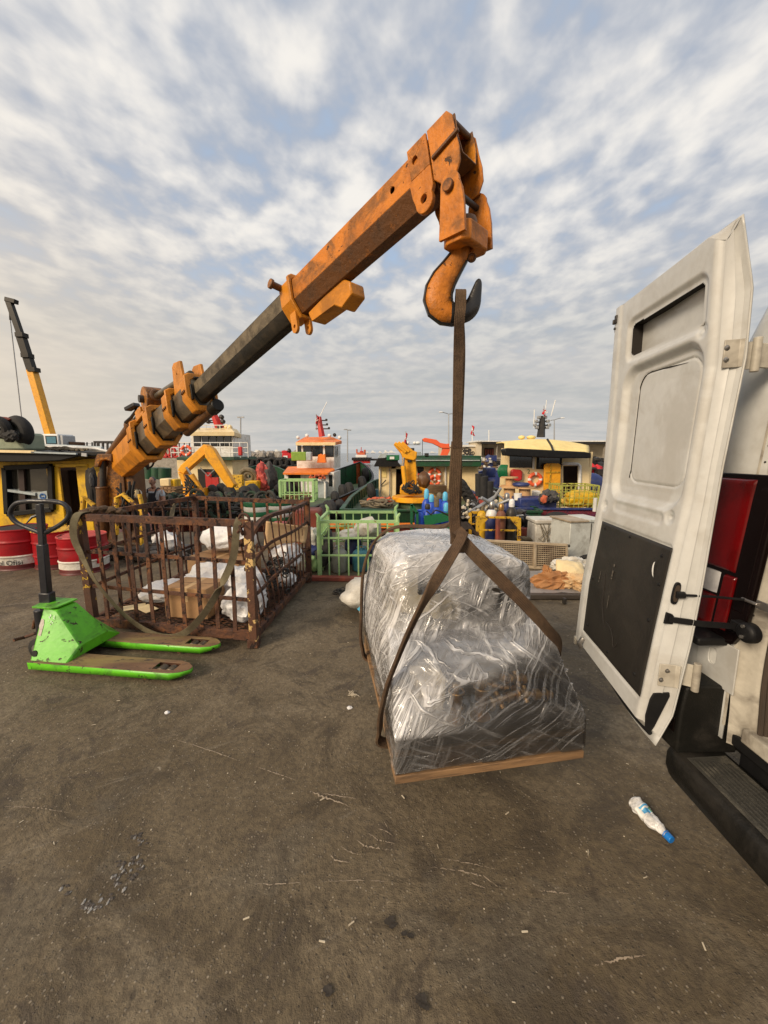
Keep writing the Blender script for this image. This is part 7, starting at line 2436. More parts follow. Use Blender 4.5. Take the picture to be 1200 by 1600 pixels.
pbox(131, 728, 136, 840, YB - .03, .05).build('door_post', m_yellow, by, bevel=.008)
pbox(86, 725, 136, 730, YB - .03, .05).build('door_head', m_yellow, by, bevel=.008)
pbox(80, 725, 145, 860, YB + 1.6, .05).build('cabin_interior', m_darkwood, by)
pbox(118, 735, 126, 840, YB + .5, .05).build('inner_door', m_darkwood, by)
pbox(-160, 725, 78, 860, YB + 1.9, .05).build('cabin_interior', m_dark, by)
MB().add([at(158, 717, YB), at(158, 717, YB) + V((0, .5, 0)), at(158, 856, YB) + V((0, .5, 0)), at(158, 856, YB)], [(0, 1, 2, 3)]).build('cabin_side', m_yellow, by, smooth=0, solid=.05)
arm([(-160, 704), (40, 703), (60, 706), (166, 706), (168, 712), (120, 714), (95, 720), (60, 722), (-160, 722)], YB - .45, 1.6, 'cabin_roof', by, m_black, .02)
MB().beam(at(-100, 703, YB - .5), at(55, 706, YB - .5), .05, .05).build('roof_batten', m_cream, by)
MB().beam(at(50, 706.5, YB - .5), at(120, 709, YB - .5), .05, .03).build('roof_batten', m_lightblue, by)
MB().beam(at(128, 710, YB - .5), at(136, 711, YB - .5), .03, .06).build('roof_bracket', m_metalgrey, by)
MB().tube([at(38, 698, YB + .6), at(110, 699, YB + .6), at(150, 701, YB + .6), at(170, 706, YB + .6)], .03, 8).build('roof_pipe', m_white, by)
MB().tube([at(44, 695, YB + 1.6), at(100, 697, YB + 1.4), at(160, 700, YB + 1.2)], .035, 8).build('roof_pipe', m_lightblue, by)
rp = MB()
for i in range(16):
	r8 = random.Random(i + 700)
	x = r8.uniform(55, 125)
	rp.tube(smoothpath([at(x - 18, 703 + r8.uniform(-2, 1), YB + .3), at(x - 6, 700 + r8.uniform(-2, 2), YB + .3), at(x + 8, 703 + r8.uniform(-2, 1), YB + .3), at(x + 24, 702 + r8.uniform(-1, 2), YB + .2)], 5), .022, 6)
tag(rp.build('roof_rope', m_rope, kind='stuff'), 'tangled brown rope lying on the yellow cabin roof', 'rope')
tag(pbox(-30, 676, 36, 704, 7.9, .5).build('pale_fender_block', pm('pale green foam', (.30, .34, .24), (.22, .26, .18), 4, rough=.7, bump=.3), bevel=.05), 'pale green block on the cabin roof under black tyres', 'block')
tag(MB().torus(at(30, 674, 8.0), (.25, 1, .1), .20, .115, 28, 12).build('tyre', m_rubber), 'large worn tyre at the right end of the cabin roof block', 'tyre')
tag(MB().torus(at(0, 668, 7.8), (.1, 1, .3), .14, .09, 24, 10).build('tyre', m_rubber), 'smaller tyre lying at the left photo edge on the roof block', 'tyre')
tag(MB().blob(at(17, 682, 7.75), (.13, .08, .10), .5, 2.5, 3, seed=5, ridge=True).build('knotted_rag', m_rubber), 'dark knotted rope bundle in front of the roof tyre', 'rope')
tag(MB().blob(at(0, 655, 7.9), (.25, .15, .06), .4, 2, 2, seed=6).build('brown_cover', m_brick), 'red brown cover on top of the roof tyres', 'cover')
hg = MB().blob(at(146, 775, 7.6), (.10, .08, .55), .45, 2.2, 3, seed=12, ridge=True)
tag(hg.build('hanging_jacket', m_dark), 'dark jacket hanging on the yellow cabin wall', 'jacket')
tag(MB().blob(at(143, 750, 7.5), (.035, .04, .12), .35, 2.2, 3, seed=13, ridge=True).build('grey_glove', m_cloth), 'grey cloth hanging from the dark jacket', 'cloth')
MB().box2((-16, YB - .2, -1.4), (-6.4, YB + 6, -.55)).build('deck_box', m_brick, by)
# ---- red drums along the quay edge
def drum(label, x0, x1, yt, yb, Y, mat_lid, stripe=True, dent=0, seed=1, txt=None):
	xm = (x0 + x1) / 2
	b, t_ = at(xm, yb, Y), at(xm, yt, Y)
	r_ = (at(x1, yb, Y).x - at(x0, yb, Y).x) / 2
	c = V((b.x, Y + r_, 0))
	hgt = t_.z + .0
	t = thing('oil_drum', label, 'drum', (c.x, c.y, 0))
	def rad(u, v):
		a = 2 * math.pi * u
		k_ = 1 + dent * noise.noise(V((math.cos(a) * 1.5, math.sin(a) * 1.5, v * 3 + seed)))
		rib = .012 * math.exp(-((v - .34) / .02) ** 2) + .012 * math.exp(-((v - .70) / .02) ** 2) + .010 * math.exp(-((v - .01) / .02) ** 2) + .010 * math.exp(-((v - .99) / .015) ** 2)
		return r_ * k_ + rib
	def cyl_(z0, z1, off, nu=64, nv=24, u0=0, u1=1):
		def fn(u, v):
			uu = lerp(u0, u1, u)
			vv = lerp(z0, z1, v)
			q_ = rad(uu, vv) + off
			return V((c.x + math.cos(2 * math.pi * uu) * q_, c.y + math.sin(2 * math.pi * uu) * q_, vv * hgt))
		return MB().grid(fn, nu, nv)
	bd_ = cyl_(.0, 1.0, 0, 72, 60)
	bd_.build('drum_body', m_drumred, t, smooth=50)
	cyl_(.01, .13, .0015).build('dark_foot', m_drumdark, t, smooth=50)
	if stripe:
		cyl_(.14, .37, .0018).build('white_band', m_bagdirty, t, smooth=50)
	lid = MB()
	n_ = 40
	vs = [(c.x, c.y, hgt - .02)] + [(c.x + math.cos(2 * math.pi * i / n_) * rad(i / n_, .98) * .99, c.y + math.sin(2 * math.pi * i / n_) * rad(i / n_, .98) * .99, hgt - .004 + dent * .2 * noise.noise(V((i * .3, seed, 1)))) for i in range(n_)]
	lid.add(vs, [(0, 1 + i, 1 + (i + 1) % n_) for i in range(n_)])
	lid.build('drum_lid', mat_lid, t)
	MB().torus((c.x, c.y, hgt - .002), (0, 0, 1), r_ * .985, .009, 40, 6).build('drum_rim', mat_lid if mat_lid is not m_darkwood else m_drumred, t)
	if txt:
		def wrap(v):
			a = -math.pi / 2 + v.x / r_
			q_ = r_ + .009 + (.002 if v.z > 0 else 0)
			return V((c.x + math.cos(a) * q_, c.y + math.sin(a) * q_, .20 * hgt + v.y))
		text_mesh(txt, .092, m_print, wrap, 'drum_lettering', t)
	return t, c, r_, hgt
drum('open red oil drum with white band and dark lettering at the left photo edge', -28, 42, 830, 893, 5.0, m_darkwood, True, .02, 1, txt='Petrol Ofisi')
drum('red oil drum with rusty yellow lid between two other red drums', 38, 100, 833, 893, 5.05, m_yellowrust, False, .02, 4)
t, c, r_, hg_ = drum('dented red drum with crushed pinkish top and white band beside the cage', 76, 142, 842, 897, 4.82, m_redhull, True, .05, 7)
MB().box((c.x + .26, c.y - r_ * .42, .15), (.07, .008, .07), Matrix.Identity(4)).build('red_mark', m_drumred, t)
# ---- crewman
ps_ = thing('person', 'man in pale t-shirt and dark bib leaning on a rail with clasped hands', 'person', at(240, 790, 10.3))
YP = 10.3
def skinned(joints, edges, name, mat, parent, sub=2):
	me = bpy.data.meshes.new(name)
	me.from_pydata([tuple(j[0]) for j in joints], edges, [])
	o = bpy.data.objects.new(name, me)
	COL.objects.link(o)
	me.materials.append(mat)
	sk = o.modifiers.new('skin', 'SKIN')
	for i, j in enumerate(joints):
		r_ = j[1]
		me.skin_vertices[0].data[i].radius = r_ if isinstance(r_, tuple) else (r_, r_)
	me.skin_vertices[0].data[0].use_root = True
	sb = o.modifiers.new('sub', 'SUBSURF')
	sb.levels = sub
	sb.render_levels = sub
	dg = bpy.context.evaluated_depsgraph_get()
	m2 = bpy.data.meshes.new_from_object(o.evaluated_get(dg))
	m2.polygons.foreach_set('use_smooth', [True] * len(m2.polygons))
	o.modifiers.clear()
	o.data = m2
	wi = parent.matrix_basis.inverted()
	m2.transform(wi)
	o.parent = parent
	return o
hd_ = at(238, 752, YP)             # head centre
pv = hd_ + V((.02, .10, -.78))
ch = hd_ + V((.0, .04, -.30))
J = [(pv, (.15, .11)), (hd_ + V((.01, .06, -.52)), (.15, .12)), (ch, (.17, .12)), (hd_ + V((0, .03, -.165)), (.065, .065)),
	 (ch + V((-.20, 0, .02)), (.065, .065)), (ch + V((-.25, -.05, -.24)), (.052, .052)), (ch + V((-.08, -.26, -.36)), (.036, .036)), (ch + V((.0, -.30, -.37)), (.030, .03)),
	 (ch + V((.20, 0, .02)), (.065, .065)), (ch + V((.27, -.05, -.22)), (.052, .052)), (ch + V((.12, -.26, -.35)), (.036, .036)), (ch + V((.04, -.31, -.36)), (.030, .03)),
	 (pv + V((-.10, 0, -.08)), (.095, .095)), (pv + V((-.11, -.02, -.48)), (.065, .065)), (pv + V((-.11, .02, -.88)), (.045, .045)), (pv + V((-.11, -.10, -.93)), (.04, .04)),
	 (pv + V((.10, 0, -.08)), (.095, .095)), (pv + V((.11, -.02, -.48)), (.065, .065)), (pv + V((.11, .02, -.88)), (.045, .045)), (pv + V((.11, -.10, -.93)), (.04, .04))]
E_ = [(0, 1), (1, 2), (2, 3), (2, 4), (4, 5), (5, 6), (6, 7), (2, 8), (8, 9), (9, 10), (10, 11), (0, 12), (12, 13), (13, 14), (14, 15), (0, 16), (16, 17), (17, 18), (18, 19)]
skinned(J, E_, 'body', m_skin, ps_)
def grow(idx, k_):
	return [(J[i][0], (J[i][1][0] * k_, J[i][1][1] * k_)) for i in idx]
sh = grow([0, 1, 2, 4, 8], 1.10) + [(J[4][0].lerp(J[5][0], .62), (.072, .072)), (J[8][0].lerp(J[9][0], .62), (.072, .072)), (hd_ + V((0, .03, -.21)), (.085, .08))]
skinned(sh, [(0, 1), (1, 2), (2, 3), (2, 4), (3, 5), (4, 6), (2, 7)], 't_shirt', m_tee, ps_)
tr_ = grow([0, 12, 13, 14, 16, 17, 18], 1.14)
skinned(tr_, [(0, 1), (1, 2), (2, 3), (0, 4), (4, 5), (5, 6)], 'trousers', m_apron, ps_)
bib = MB()
bib.grid(lambda u, v: ch + V(((u - .5) * (.32 - .10 * v), -.145 + .05 * (2 * u - 1) ** 2 + .01 * v, -.42 + v * .42)), 8, 8)
bib.build('bib', m_apron, ps_, solid=.015)
for sg in (-1, 1):
	MB().ribbon([ch + V((sg * .10, -.14, .0)), ch + V((sg * .12, -.09, .10)), ch + V((sg * .11, .02, .13)), ch + V((sg * .10, .12, .05))], V((1, 0, 0)), .04, .008).build('bib_strap', m_apron, ps_)
# head: skull, jaw, nose, ears, eyes, mouth
hm = MB()
def headf(u, v):
	a, b = 2 * math.pi * u, math.pi * (v - .5)
	x, y, z = math.cos(a) * math.cos(b) * .076, math.sin(a) * math.cos(b) * .098, math.sin(b) * .118
	if z < 0:
		x *= 1 - .28 * (-z / .118)
		y *= 1 - .12 * (-z / .118)
	if y < -.05:
		y -= .006 * math.exp(-((z + .05) / .02) ** 2)
	return hd_ + V((x, y, z))
hm.grid(headf, 28, 18)
hm.blob(hd_ + V((0, -.100, -.012)), (.014, .022, .026), .05, 1, 2)
for sg in (-1, 1):
	hm.blob(hd_ + V((sg * .077, .005, -.005)), (.012, .022, .032), .05, 1, 2)
hm.tube([hd_ + V((0, .01, -.07)), hd_ + V((0, .035, -.19))], .055, 12)
hm.build('head', m_skin, ps_, smooth=180)
for sg in (-1, 1):
	MB().blob(hd_ + V((sg * .030, -.089, .014)), (.012, .008, .007), 0, 1, 2).build('eye', m_dark, ps_)
	MB().beam(hd_ + V((sg * .014, -.098, .034)), hd_ + V((sg * .048, -.086, .034)), .008, .006).build('eyebrow', m_hair, ps_)
MB().beam(hd_ + V((-.022, -.096, -.058)), hd_ + V((.022, -.096, -.058)), .006, .006).build('mouth', m_darkwood, ps_)
MB().blob(hd_ + V((0, -.090, -.046)), (.030, .014, .008), .2, 3, 2, seed=2).build('moustache', m_hair, ps_)
hr = MB().grid(lambda u, v: hd_ + (headf(u, .52 + .48 * v) - hd_) * 1.04 + V((0, .012, .002)), 28, 10)
hr.build('hair', m_hair, ps_, smooth=180)
# hands with fingers, clasped
for sg, w0 in ((-1, ch + V((.0, -.30, -.37))), (1, ch + V((.04, -.31, -.36)))):
	hn = MB()
	hn.blob(w0 + V((-sg * .02, -.015, -.005)), (.045, .030, .022), .05, 1, 2)
	for f_ in range(4):
		l_ = (.060, .068, .064, .050)[f_]
		b_ = w0 + V((-sg * .05, -.03 + f_ * .004, .016 - f_ * .017))
		hn.tube([b_, b_ + V((-sg * l_ * .45, -.022, -.002)), b_ + V((-sg * l_ * .7, -.010, -.008)), b_ + V((-sg * l_ * .75, .012, -.012))], [.0095, .009, .0085, .007], 8)
	hn.tube([w0 + V((0, -.01, .012)), w0 + V((-sg * .025, -.03, .032)), w0 + V((-sg * .05, -.035, .034))], [.011, .010, .008], 8)
	hn.build('hand', m_skin, ps_, smooth=180)
dp = thing('crew_platform', 'dark cluttered work deck behind the rusty cage where the crewman stands', 'deck', (-6, 11, -1))
za = pv.z - .98
MB().box2((-9, 9.4, za - .3), (-4.2, 14, za)).build('platform', m_wood, dp)
MB().box2((-7.5, 9.95, hd_.z - .72), (-4.6, 10.05, hd_.z - .66)).build('rail', m_rust, dp)
for x in (-7.3, -6.4, -5.5, -4.7):
	MB().beam((x, 10, za), (x, 10, hd_.z - .70), .05, .05).build('stanchion', m_rust, dp)
m_clutter = pm('mixed dark gear', (.05, .04, .03), (.012, .012, .012), 3, .4, .6, rough=.7, spot=((.16, .07, .03), 2.2, .60), dirt=((.02, .06, .03), 1.6, .8))
jn = MB()
for i in range(150):
	r8 = random.Random(i + 900)
	p = at(r8.uniform(245, 430), r8.uniform(775, 812), 12.0 + r8.uniform(-1.5, 2.5))
	jn.blob(p, (r8.uniform(.06, .25), r8.uniform(.08, .2), r8.uniform(.05, .18)), .7, 2.2, 2, seed=i)
	if i % 3 == 0:
		jn.torus(p + V((0, -.2, .05)), (r8.uniform(-1, 1), r8.uniform(-1, 1), r8.uniform(-1, 1)), r8.uniform(.12, .3), .05, 14, 6)
tag(jn.build('deck_clutter', m_clutter, kind='stuff'), 'dark indistinct clutter on the decks behind the rusty cage', 'clutter')
pbox(245, 800, 440, 860, 12.4, .3).build('low_bulwark', m_brick, dp)
pbox(330, 793, 440, 803, 12.2, .3).build('green_bulwark', m_darkgreen, dp)
# ---- things on the storage strip of the quay
# pale green stillage
YG = 4.78
t, cs_, hh = simple_cage('green_cage', 'pale green barred steel cage at the quay edge holding gas bottles', 500, 621, 815, 905, YG, .80, m_cagegreen, 8, wires=.018, rows=(.42, .72))
for i, c_ in enumerate(cs_):
	MB().tube([c_ + V((0, 0, hh)), c_ + V((.0, 0, hh + .06)), c_ + V(((-.03 if i in (0, 3) else .03), .02, hh + .10))], [.026, .022, .014], 8).build('stacking_ear', m_cagegreen, t)
def gasbottle(label, x, Y, r_, hgt, mat, z=0, grp=None):
	p = at(x, 800, Y)
	t = thing('gas_bottle', label, 'gas bottle', (p.x, Y, z), group=grp)
	MB().lathe((p.x, Y, z), (0, 0, 1), [(r_ * .85, 0), (r_, .02), (r_, hgt * .72), (r_ * .92, hgt * .82), (r_ * .6, hgt * .92), (r_ * .22, hgt * .96), (r_ * .2, hgt)], 24).build('bottle_shell', mat, t, smooth=50)
	MB().torus((p.x, Y, z + hgt * 1.02), (0, 0, 1), r_ * .5, .009, 18, 6).build('collar', mat, t)
	MB().cyl((p.x, Y, z + hgt), (p.x, Y, z + hgt * 1.06), .018, n=10).build('valve', m_brass, t)
gasbottle('grey gas bottle inside the left half of the pale green cage', 529, 5.0, .105, .33, m_greygas)
gasbottle('faded blue gas bottle inside the right half of the pale green cage', 564, 5.05, .12, .31, m_teal)
gasbottle('dark blue gas bottle behind the faded one in the green cage', 586, 5.3, .12, .33, m_navy)
gasbottle('second dark blue gas bottle at the back of the green cage', 551, 5.42, .12, .40, m_navy)
def cluster(label, cx, cy, cz, n, spread, mat, seed, size=.07, name='sack', cat='sack'):
	mb = MB()
	r9 = random.Random(seed)
	mb.blob((cx, cy, cz), spread, .45, 2, 3, seed=seed, ridge=True)
	return tag(mb.build(name, mat, smooth=60), label, cat)
p = at(575, 836, 5.3)
cluster('white sack lying on top of the goods in the green cage', p.x, p.y, .52, 1, (.17, .16, .13), m_bagdirty, 1)
p = at(545, 846, 5.3)
cluster('crumpled white sack at the left of the green cage top', p.x, p.y, .44, 1, (.16, .12, .06), m_bagdirty, 2)
p = at(492, 842, 5.2)
cluster('off-white sack between the rusty cage and the green cage', p.x, p.y, .42, 1, (.09, .12, .13), m_bagdirty, 3)
p = at(490, 866, 5.1)
cluster('blue cloth bundle between the rusty and green cages', p.x, p.y, .25, 1, (.12, .12, .08), m_navy, 4, name='cloth_bundle', cat='cloth')
p = at(488, 888, 5.0)
cluster('pale green plastic sack on the ground between the two cages', p.x, p.y, .12, 1, (.08, .10, .13), m_cagegreen, 5)
p = at(505, 870, 5.2)
cluster('dark box shaped heap behind the left post of the green cage', p.x, p.y, .2, 1, (.12, .2, .2), m_cloth, 6, name='dark_heap', cat='heap')
tag(pbox(460, 798, 497, 868, 6.6, .5).build('brown_drum', m_brick, bevel=.05), 'dark red brown tank behind the back right corner of the rusty cage', 'tank')
tag(MB().torus(at(515, 850, 5.1), (1, .2, 0), .16, .035, 20, 8).build('dark_hose', m_rubber), 'dark hose loop hanging at the left of the green cage', 'hose')
tag(MB().torus(at(592, 850, 5.6), (.4, 1, 0), .16, .03, 20, 8).build('dark_hose', m_rubber), 'dark hose loop at the back right of the green cage', 'hose')
tag(pbox(505, 822, 520, 838, 5.3, .2).build('orange_case', m_excav, bevel=.01) if False else pbox(532, 818, 547, 832, 5.75, .2).build('orange_case', m_excav, bevel=.01), 'small orange case behind the green cage bars', 'case')
# white sack with blue stripe in front of the load
p = at(577, 895, 3.6)
sk_ = cluster('open white sack with a blue stripe lying behind the wrapped load', p.x, p.y + .1, .17, 1, (.22, .22, .15), m_bagdirty, 14)
MB().ribbon([(p.x - .10, p.y - .13, .10), (p.x - .04, p.y - .14, .16), (p.x + .02, p.y - .10, .22)], V((1, 0, -.6)), .03, .004).build('blue_stripe', m_bluelight, sk_)
tag(MB().blob((p.x + .02, p.y + .02, .31), (.06, .06, .05), .4, 2, 3, seed=3).build('brown_rag', m_brownpaper), 'brown rag on top of the striped sack', 'rag')
# behind the rusty cage
p = at(357, 834, 6.3)
cluster('bundle of white sacks on the quay seen through the rusty cage', p.x, p.y, .14, 1, (.38, .22, .15), m_bagdirty, 9)
p = at(262, 850, 6.0)
cluster('blue and white cloth seen through the left part of the rusty cage', p.x, p.y, .18, 1, (.18, .12, .14), m_bag, 10, name='cloth_bundle', cat='cloth')
def barrel(label, x, y0, y1, Y, r_, mats):
	t = thing('plastic_barrel', label, 'barrel', at(x, y1, Y))
	b, t_ = at(x, y1, Y), at(x, y0, Y)
	n_ = len(mats)
	for i, m_ in enumerate(mats):
		z0, z1 = lerp(b.z, t_.z, i / n_), lerp(b.z, t_.z, (i + 1) / n_)
		MB().lathe((b.x, Y, z0), (0, 0, 1), [(r_ * .97, 0), (r_, (z1 - z0) * .2), (r_, (z1 - z0) * .8), (r_ * .97, z1 - z0)], 24).build('barrel_band', m_, t)
barrel('white and green striped barrel, left one behind the rusty cage', 405, 783, 812, 7.0, .26, [m_white, m_midgreen, m_white, m_midgreen])
barrel('white and green striped barrel, right one behind the rusty cage', 438, 783, 812, 7.0, .22, [m_midgreen, m_white, m_midgreen, m_white, m_midgreen])
tag(MB().box2(at(421, 818, 5.15) + V((0, 0, -.32)), at(444, 818, 5.15) + V((0, .22, 0))).build('red_jerrycan', m_red, bevel=.03), 'red canister standing behind the right side of the rusty cage', 'canister')
cluster('white blue sack behind the bent side of the rusty cage', *at(447, 842, 5.3)[:2], .36, 1, (.10, .10, .12), m_bag, 16)
heap = MB()
for i in range(50):
	r8 = random.Random(i + 1300)
	p = at(r8.uniform(150, 300), 800, r8.uniform(5.3, 6.1))
	heap.blob((p.x, p.y, r8.uniform(.02, .16)), (r8.uniform(.04, .16), r8.uniform(.04, .14), r8.uniform(.03, .09)), .6, 2, 1, seed=i)
tag(heap.build('scrap_heap', m_wooddark, kind='stuff'), 'dark scrap and timber heap on the quay behind the rusty cage', 'scrap')
for i, (xa, ya, xb, yb) in enumerate(((135, 848, 178, 850), (150, 845, 215, 852))):
	tag(MB().beam(at(xa, ya, 5.6), at(xb, yb, 5.7), .10, .04).build('wooden_plank', m_wood), ('upper' if i else 'lower') + ' grey plank behind the left post of the rusty cage', 'plank')
# blue oxygen cylinders in a green rack
def cylinder_bottle(label, x, Y, r_, hgt, mat, capmat, grp=None, cap=.16, tilt=0, z=0):
	p = at(x, 800, Y)
	t = thing('gas_cylinder', label, 'gas cylinder', (p.x, Y, z), group=grp)
	MB().lathe((p.x, Y, z), (0, 0, 1), [(r_ * .9, 0), (r_, .02), (r_, hgt * .86), (r_ * .85, hgt * .93), (r_ * .5, hgt * .985), (r_ * .35, hgt)], 24).build('cylinder_shell', mat, t, smooth=50)
	if cap:
		MB().lathe((p.x, Y, z + hgt), (0, 0, 1), [(r_ * .5, 0), (r_ * .55, cap * .25), (r_ * .5, cap * .8), (r_ * .25, cap)], 18).build('valve_cap', capmat, t, smooth=60)
	return t
for (lb, x, Y, h_, cm, cp_) in (('foremost blue gas cylinder at the left of the green rack', 656, 5.75, .70, m_bluegas, .02),
							   ('tall blue cylinder with light blue cap at the back left of the rack', 666, 6.3, .82, m_bluelight, .16),
							   ('blue cylinder with steel collar beside the leftmost one', 668, 5.8, .72, m_steeldark, .08),
							   ('blue cylinder with brown cap in the middle of the rack', 682, 5.9, .74, m_rope, .15),
							   ('blue cylinder with light blue cap behind the middle of the rack', 674, 6.2, .78, m_bluelight, .12),
							   ('blue cylinder with light blue cap behind the hanging strap', 695, 6.2, .80, m_bluelight, .14),
							   ('short blue cylinder with light blue cap at the right of the rack', 697, 5.85, .68, m_bluelight, .13),
							   ('blue cylinder with brown cap at the back of the rack', 686, 6.3, .82, m_rope, .10)):
	cylinder_bottle(lb, x, Y, .075, h_, m_bluegas, cm, 'blue gas cylinders in the green rack', cp_)
rk = thing('cylinder_rack', 'dark green steel rack holding the blue gas cylinders', 'rack', at(680, 830, 5.7))
arm([(662, 806), (706, 800), (710, 812), (664, 822)], 5.6, .03, 'front_plate', rk, m_midgreen, .004)
arm([(660, 822), (712, 822), (712, 840), (660, 840)], 5.6, .03, 'lower_plate', rk, m_midgreen, .004)
for (a, b, c_, d) in ((643, 788, 643, 850), (652, 800, 652, 850), (643, 788, 652, 802)):
	MB().beam(at(a, b, 5.65), at(c_, d, 5.65), .035, .035).build('rack_post', m_midgreen, rk)
MB().tube([at(x, y, 5.6) for x, y in ((666, 798), (673, 804), (681, 797), (690, 800), (700, 805))], .012, 6).build('retaining_hose', m_steeldark, rk)
# chipped yellow rack with mixed cylinders
yr = thing('yellow_rack', 'chipped yellow steel rack with gas cylinders right of the hanging strap', 'rack', at(780, 850, 5.7))
YY = 5.7
for (a, b, c_, d, w__) in ((746, 807, 746, 870, .045), (811, 809, 811, 870, .045), (746, 808, 811, 809, .03), (746, 828, 811, 829, .025), (749, 810, 762, 810, .02)):
	MB().beam(at(a, b, YY), at(c_, d, YY), w__, w__).build('rack_bar', m_yellowrust, yr, bevel=.003)
	MB().beam(at(a, b, YY) + V((0, .5, 0)), at(c_, d, YY) + V((0, .5, 0)), w__, w__).build('rack_bar', m_yellowrust, yr, bevel=.003)
for pts_ in (((748, 809), (764, 809), (748, 824)), ((795, 809), (810, 809), (810, 826))):
	P3 = [at(x, y, YY) for x, y in pts_]
	MB().plate([(p.x, p.z) for p in P3], (), .02, Matrix.Translation((0, YY, 0)) @ Matrix.Rotation(R(90), 4, 'X')).build('gusset', m_yellowrust, yr)
for (lb, x, Y, h_, m_, cm, cp_, r_) in (('brown gas cylinder with brass valve in the chipped yellow rack', 783, 5.85, .70, m_browngas, m_brass, .10, .075),
							   ('dark grey cylinder with white collar in the chipped yellow rack', 799, 5.9, .74, m_steeldark, m_bag, .12, .08),
							   ('dark blue cylinder with white shoulder in the yellow rack', 768, 6.0, .70, m_navy, m_steel, .12, .085),
							   ('yellow cylinder at the left of the chipped yellow rack', 753, 6.1, .66, m_yellow, m_rope, .08, .075),
							   ('dark blue cylinder behind the brown one in the yellow rack', 791, 6.25, .80, m_navy, m_steel, .12, .08)):
	tt = cylinder_bottle(lb, x, Y, r_, h_, m_, cm, None, cp_)
	if m_ is m_navy and x == 768:
		pp_ = at(x, 800, Y)
		MB().lathe((pp_.x, Y, h_ * .80), (0, 0, 1), [(r_ * 1.01, 0), (r_ * 1.01, h_ * .06), (r_ * .87, h_ * .13), (r_ * .55, h_ * .18)], 20).build('white_shoulder', m_whitepl, tt)
tag(MB().cyl(at(778, 812, 5.55), V((at(779, 812, 5.55).x, 5.5, 0)), .035, n=12).build('red_post', m_brick), 'slim red brown post standing before the yellow rack', 'post')
pipes = MB()
for i in range(16):
	r8 = random.Random(i + 60)
	a = at(r8.uniform(700, 800), r8.uniform(780, 812), 6.2 + r8.uniform(-.2, .9))
	b = a + V((r8.uniform(-.5, .5), r8.uniform(-.3, .3), r8.uniform(-.12, .25)))
	pipes.cyl(a, b, r8.uniform(.010, .028), n=8)
tag(pipes.build('pipe_scrap', m_metalgrey, kind='stuff'), 'grey pipes and rods in the scrap pile right of the strap', 'scrap')
scr = MB()
for i in range(110):
	r8 = random.Random(i + 2000)
	x = r8.uniform(700, 815)
	p = at(x, r8.uniform(790, 850), 6.6 + r8.uniform(-.3, .8))
	k_ = r8.random()
	if k_ < .4:
		scr.torus(p, (r8.uniform(-1, 1), r8.uniform(-1, 1), r8.uniform(-1, 1)), r8.uniform(.05, .14), r8.uniform(.01, .03), 12, 5)
	elif k_ < .7:
		scr.blob(p, (r8.uniform(.05, .14), r8.uniform(.05, .12), r8.uniform(.04, .1)), .5, 2, 1, seed=i)
	else:
		scr.box(p, (r8.uniform(.05, .2), .1, r8.uniform(.03, .15)), Matrix.Identity(4))
tag(scr.build('scrap_pile', m_steeldark, kind='stuff'), 'dark pile of mixed scrap metal between the strap and yellow rack', 'scrap')
scr2 = MB()
for i in range(46):
	r8 = random.Random(i + 3000)
	p = at(r8.uniform(703, 812), r8.uniform(782, 815), 6.1 + r8.uniform(0, .5))
	scr2.blob(p, (r8.uniform(.02, .06), .04, r8.uniform(.02, .05)), .5, 2, 1, seed=i)
tag(scr2.build('pale_scrap', m_pebble, kind='stuff'), 'pale plastic and rag scraps on the scrap pile', 'scrap')
cv = thing('bucket_chain', 'black chained tyre fender string sloping up from the scrap pile', 'chain', at(735, 790, 8))
for i in range(7):
	x, y = lerp(720, 746, i / 6), lerp(757, 798, i / 6)
	MB().torus(at(x, y, 8.0), (.7, .5, .6), .11, .055, 16, 8).build('chain_tyre', m_rubber, cv)
tag(pbox(820, 806, 832, 842, 6.9, .3).build('black_bin', m_black, bevel=.03), 'black bin between yellow rack and white foam box', 'bin')
tag(pbox(700, 822, 745, 860, 6.9, .2).build('rusty_plate', m_brick, bevel=.01), 'rusty red brown plate behind the load top', 'plate')
tag(pbox(812, 826, 846, 838, 6.8, .2).build('red_beam', m_brick, bevel=.01), 'dark red steel beam left of the white foam box', 'beam')
for i, (x, y) in enumerate(((795, 846), (806, 846))):
	tag(MB().torus(at(x, y, 6.3) , (0, .5, 1), .26 - .04 * i, .035, 26, 8).build('hose_coil', m_rope), ('inner' if i else 'outer') + ' ring of the grey green hose coil under the yellow rack', 'hose')
# white foam box, cabinet, perforated sheet
t = thing('foam_box', 'dirty white wrapped foam box standing at the quay edge', 'box', at(858, 860, 6.1))
a, b = at(838, 818, 6.1), at(876, 818, 6.1)
mb = MB().box2((a.x, 6.1, 0), (b.x, 6.5, .44))
mb.build('box_body', m_bagdirty, t, bevel=.02, jit=.02)
MB().box2((a.x - .02, 6.08, .44), (b.x + .02, 6.52, .50)).build('box_lid', m_bagdirty, t, bevel=.015)
rpm = MB()
for i in range(6):
	r8 = random.Random(i + 77)
	rpm.tube([(a.x + r8.uniform(0, .38), 6.085, .44), (a.x + r8.uniform(0, .38), 6.07, .2), (a.x + r8.uniform(0, .38), 6.085, .02)], .005, 5)
rpm.build('tie_string', m_rope, t)
t = thing('grey_cabinet', 'weathered pale grey metal cabinet with a rusty lid beside the van door', 'cabinet', at(905, 860, 5.4), R(12))
M_ = Matrix.Translation((at(903, 800, 5.5).x, 5.55, 0)) @ Matrix.Rotation(R(10), 4, 'Z')
MB().box2((-.22, -.2, .03), (.30, .25, .60), M_).build('cabinet_body', m_cabinet, t, bevel=.01)
MB().box2((-.24, -.22, .60), (.05, .27, .625), M_).build('cabinet_lid', m_sheetbeige, t, bevel=.004)
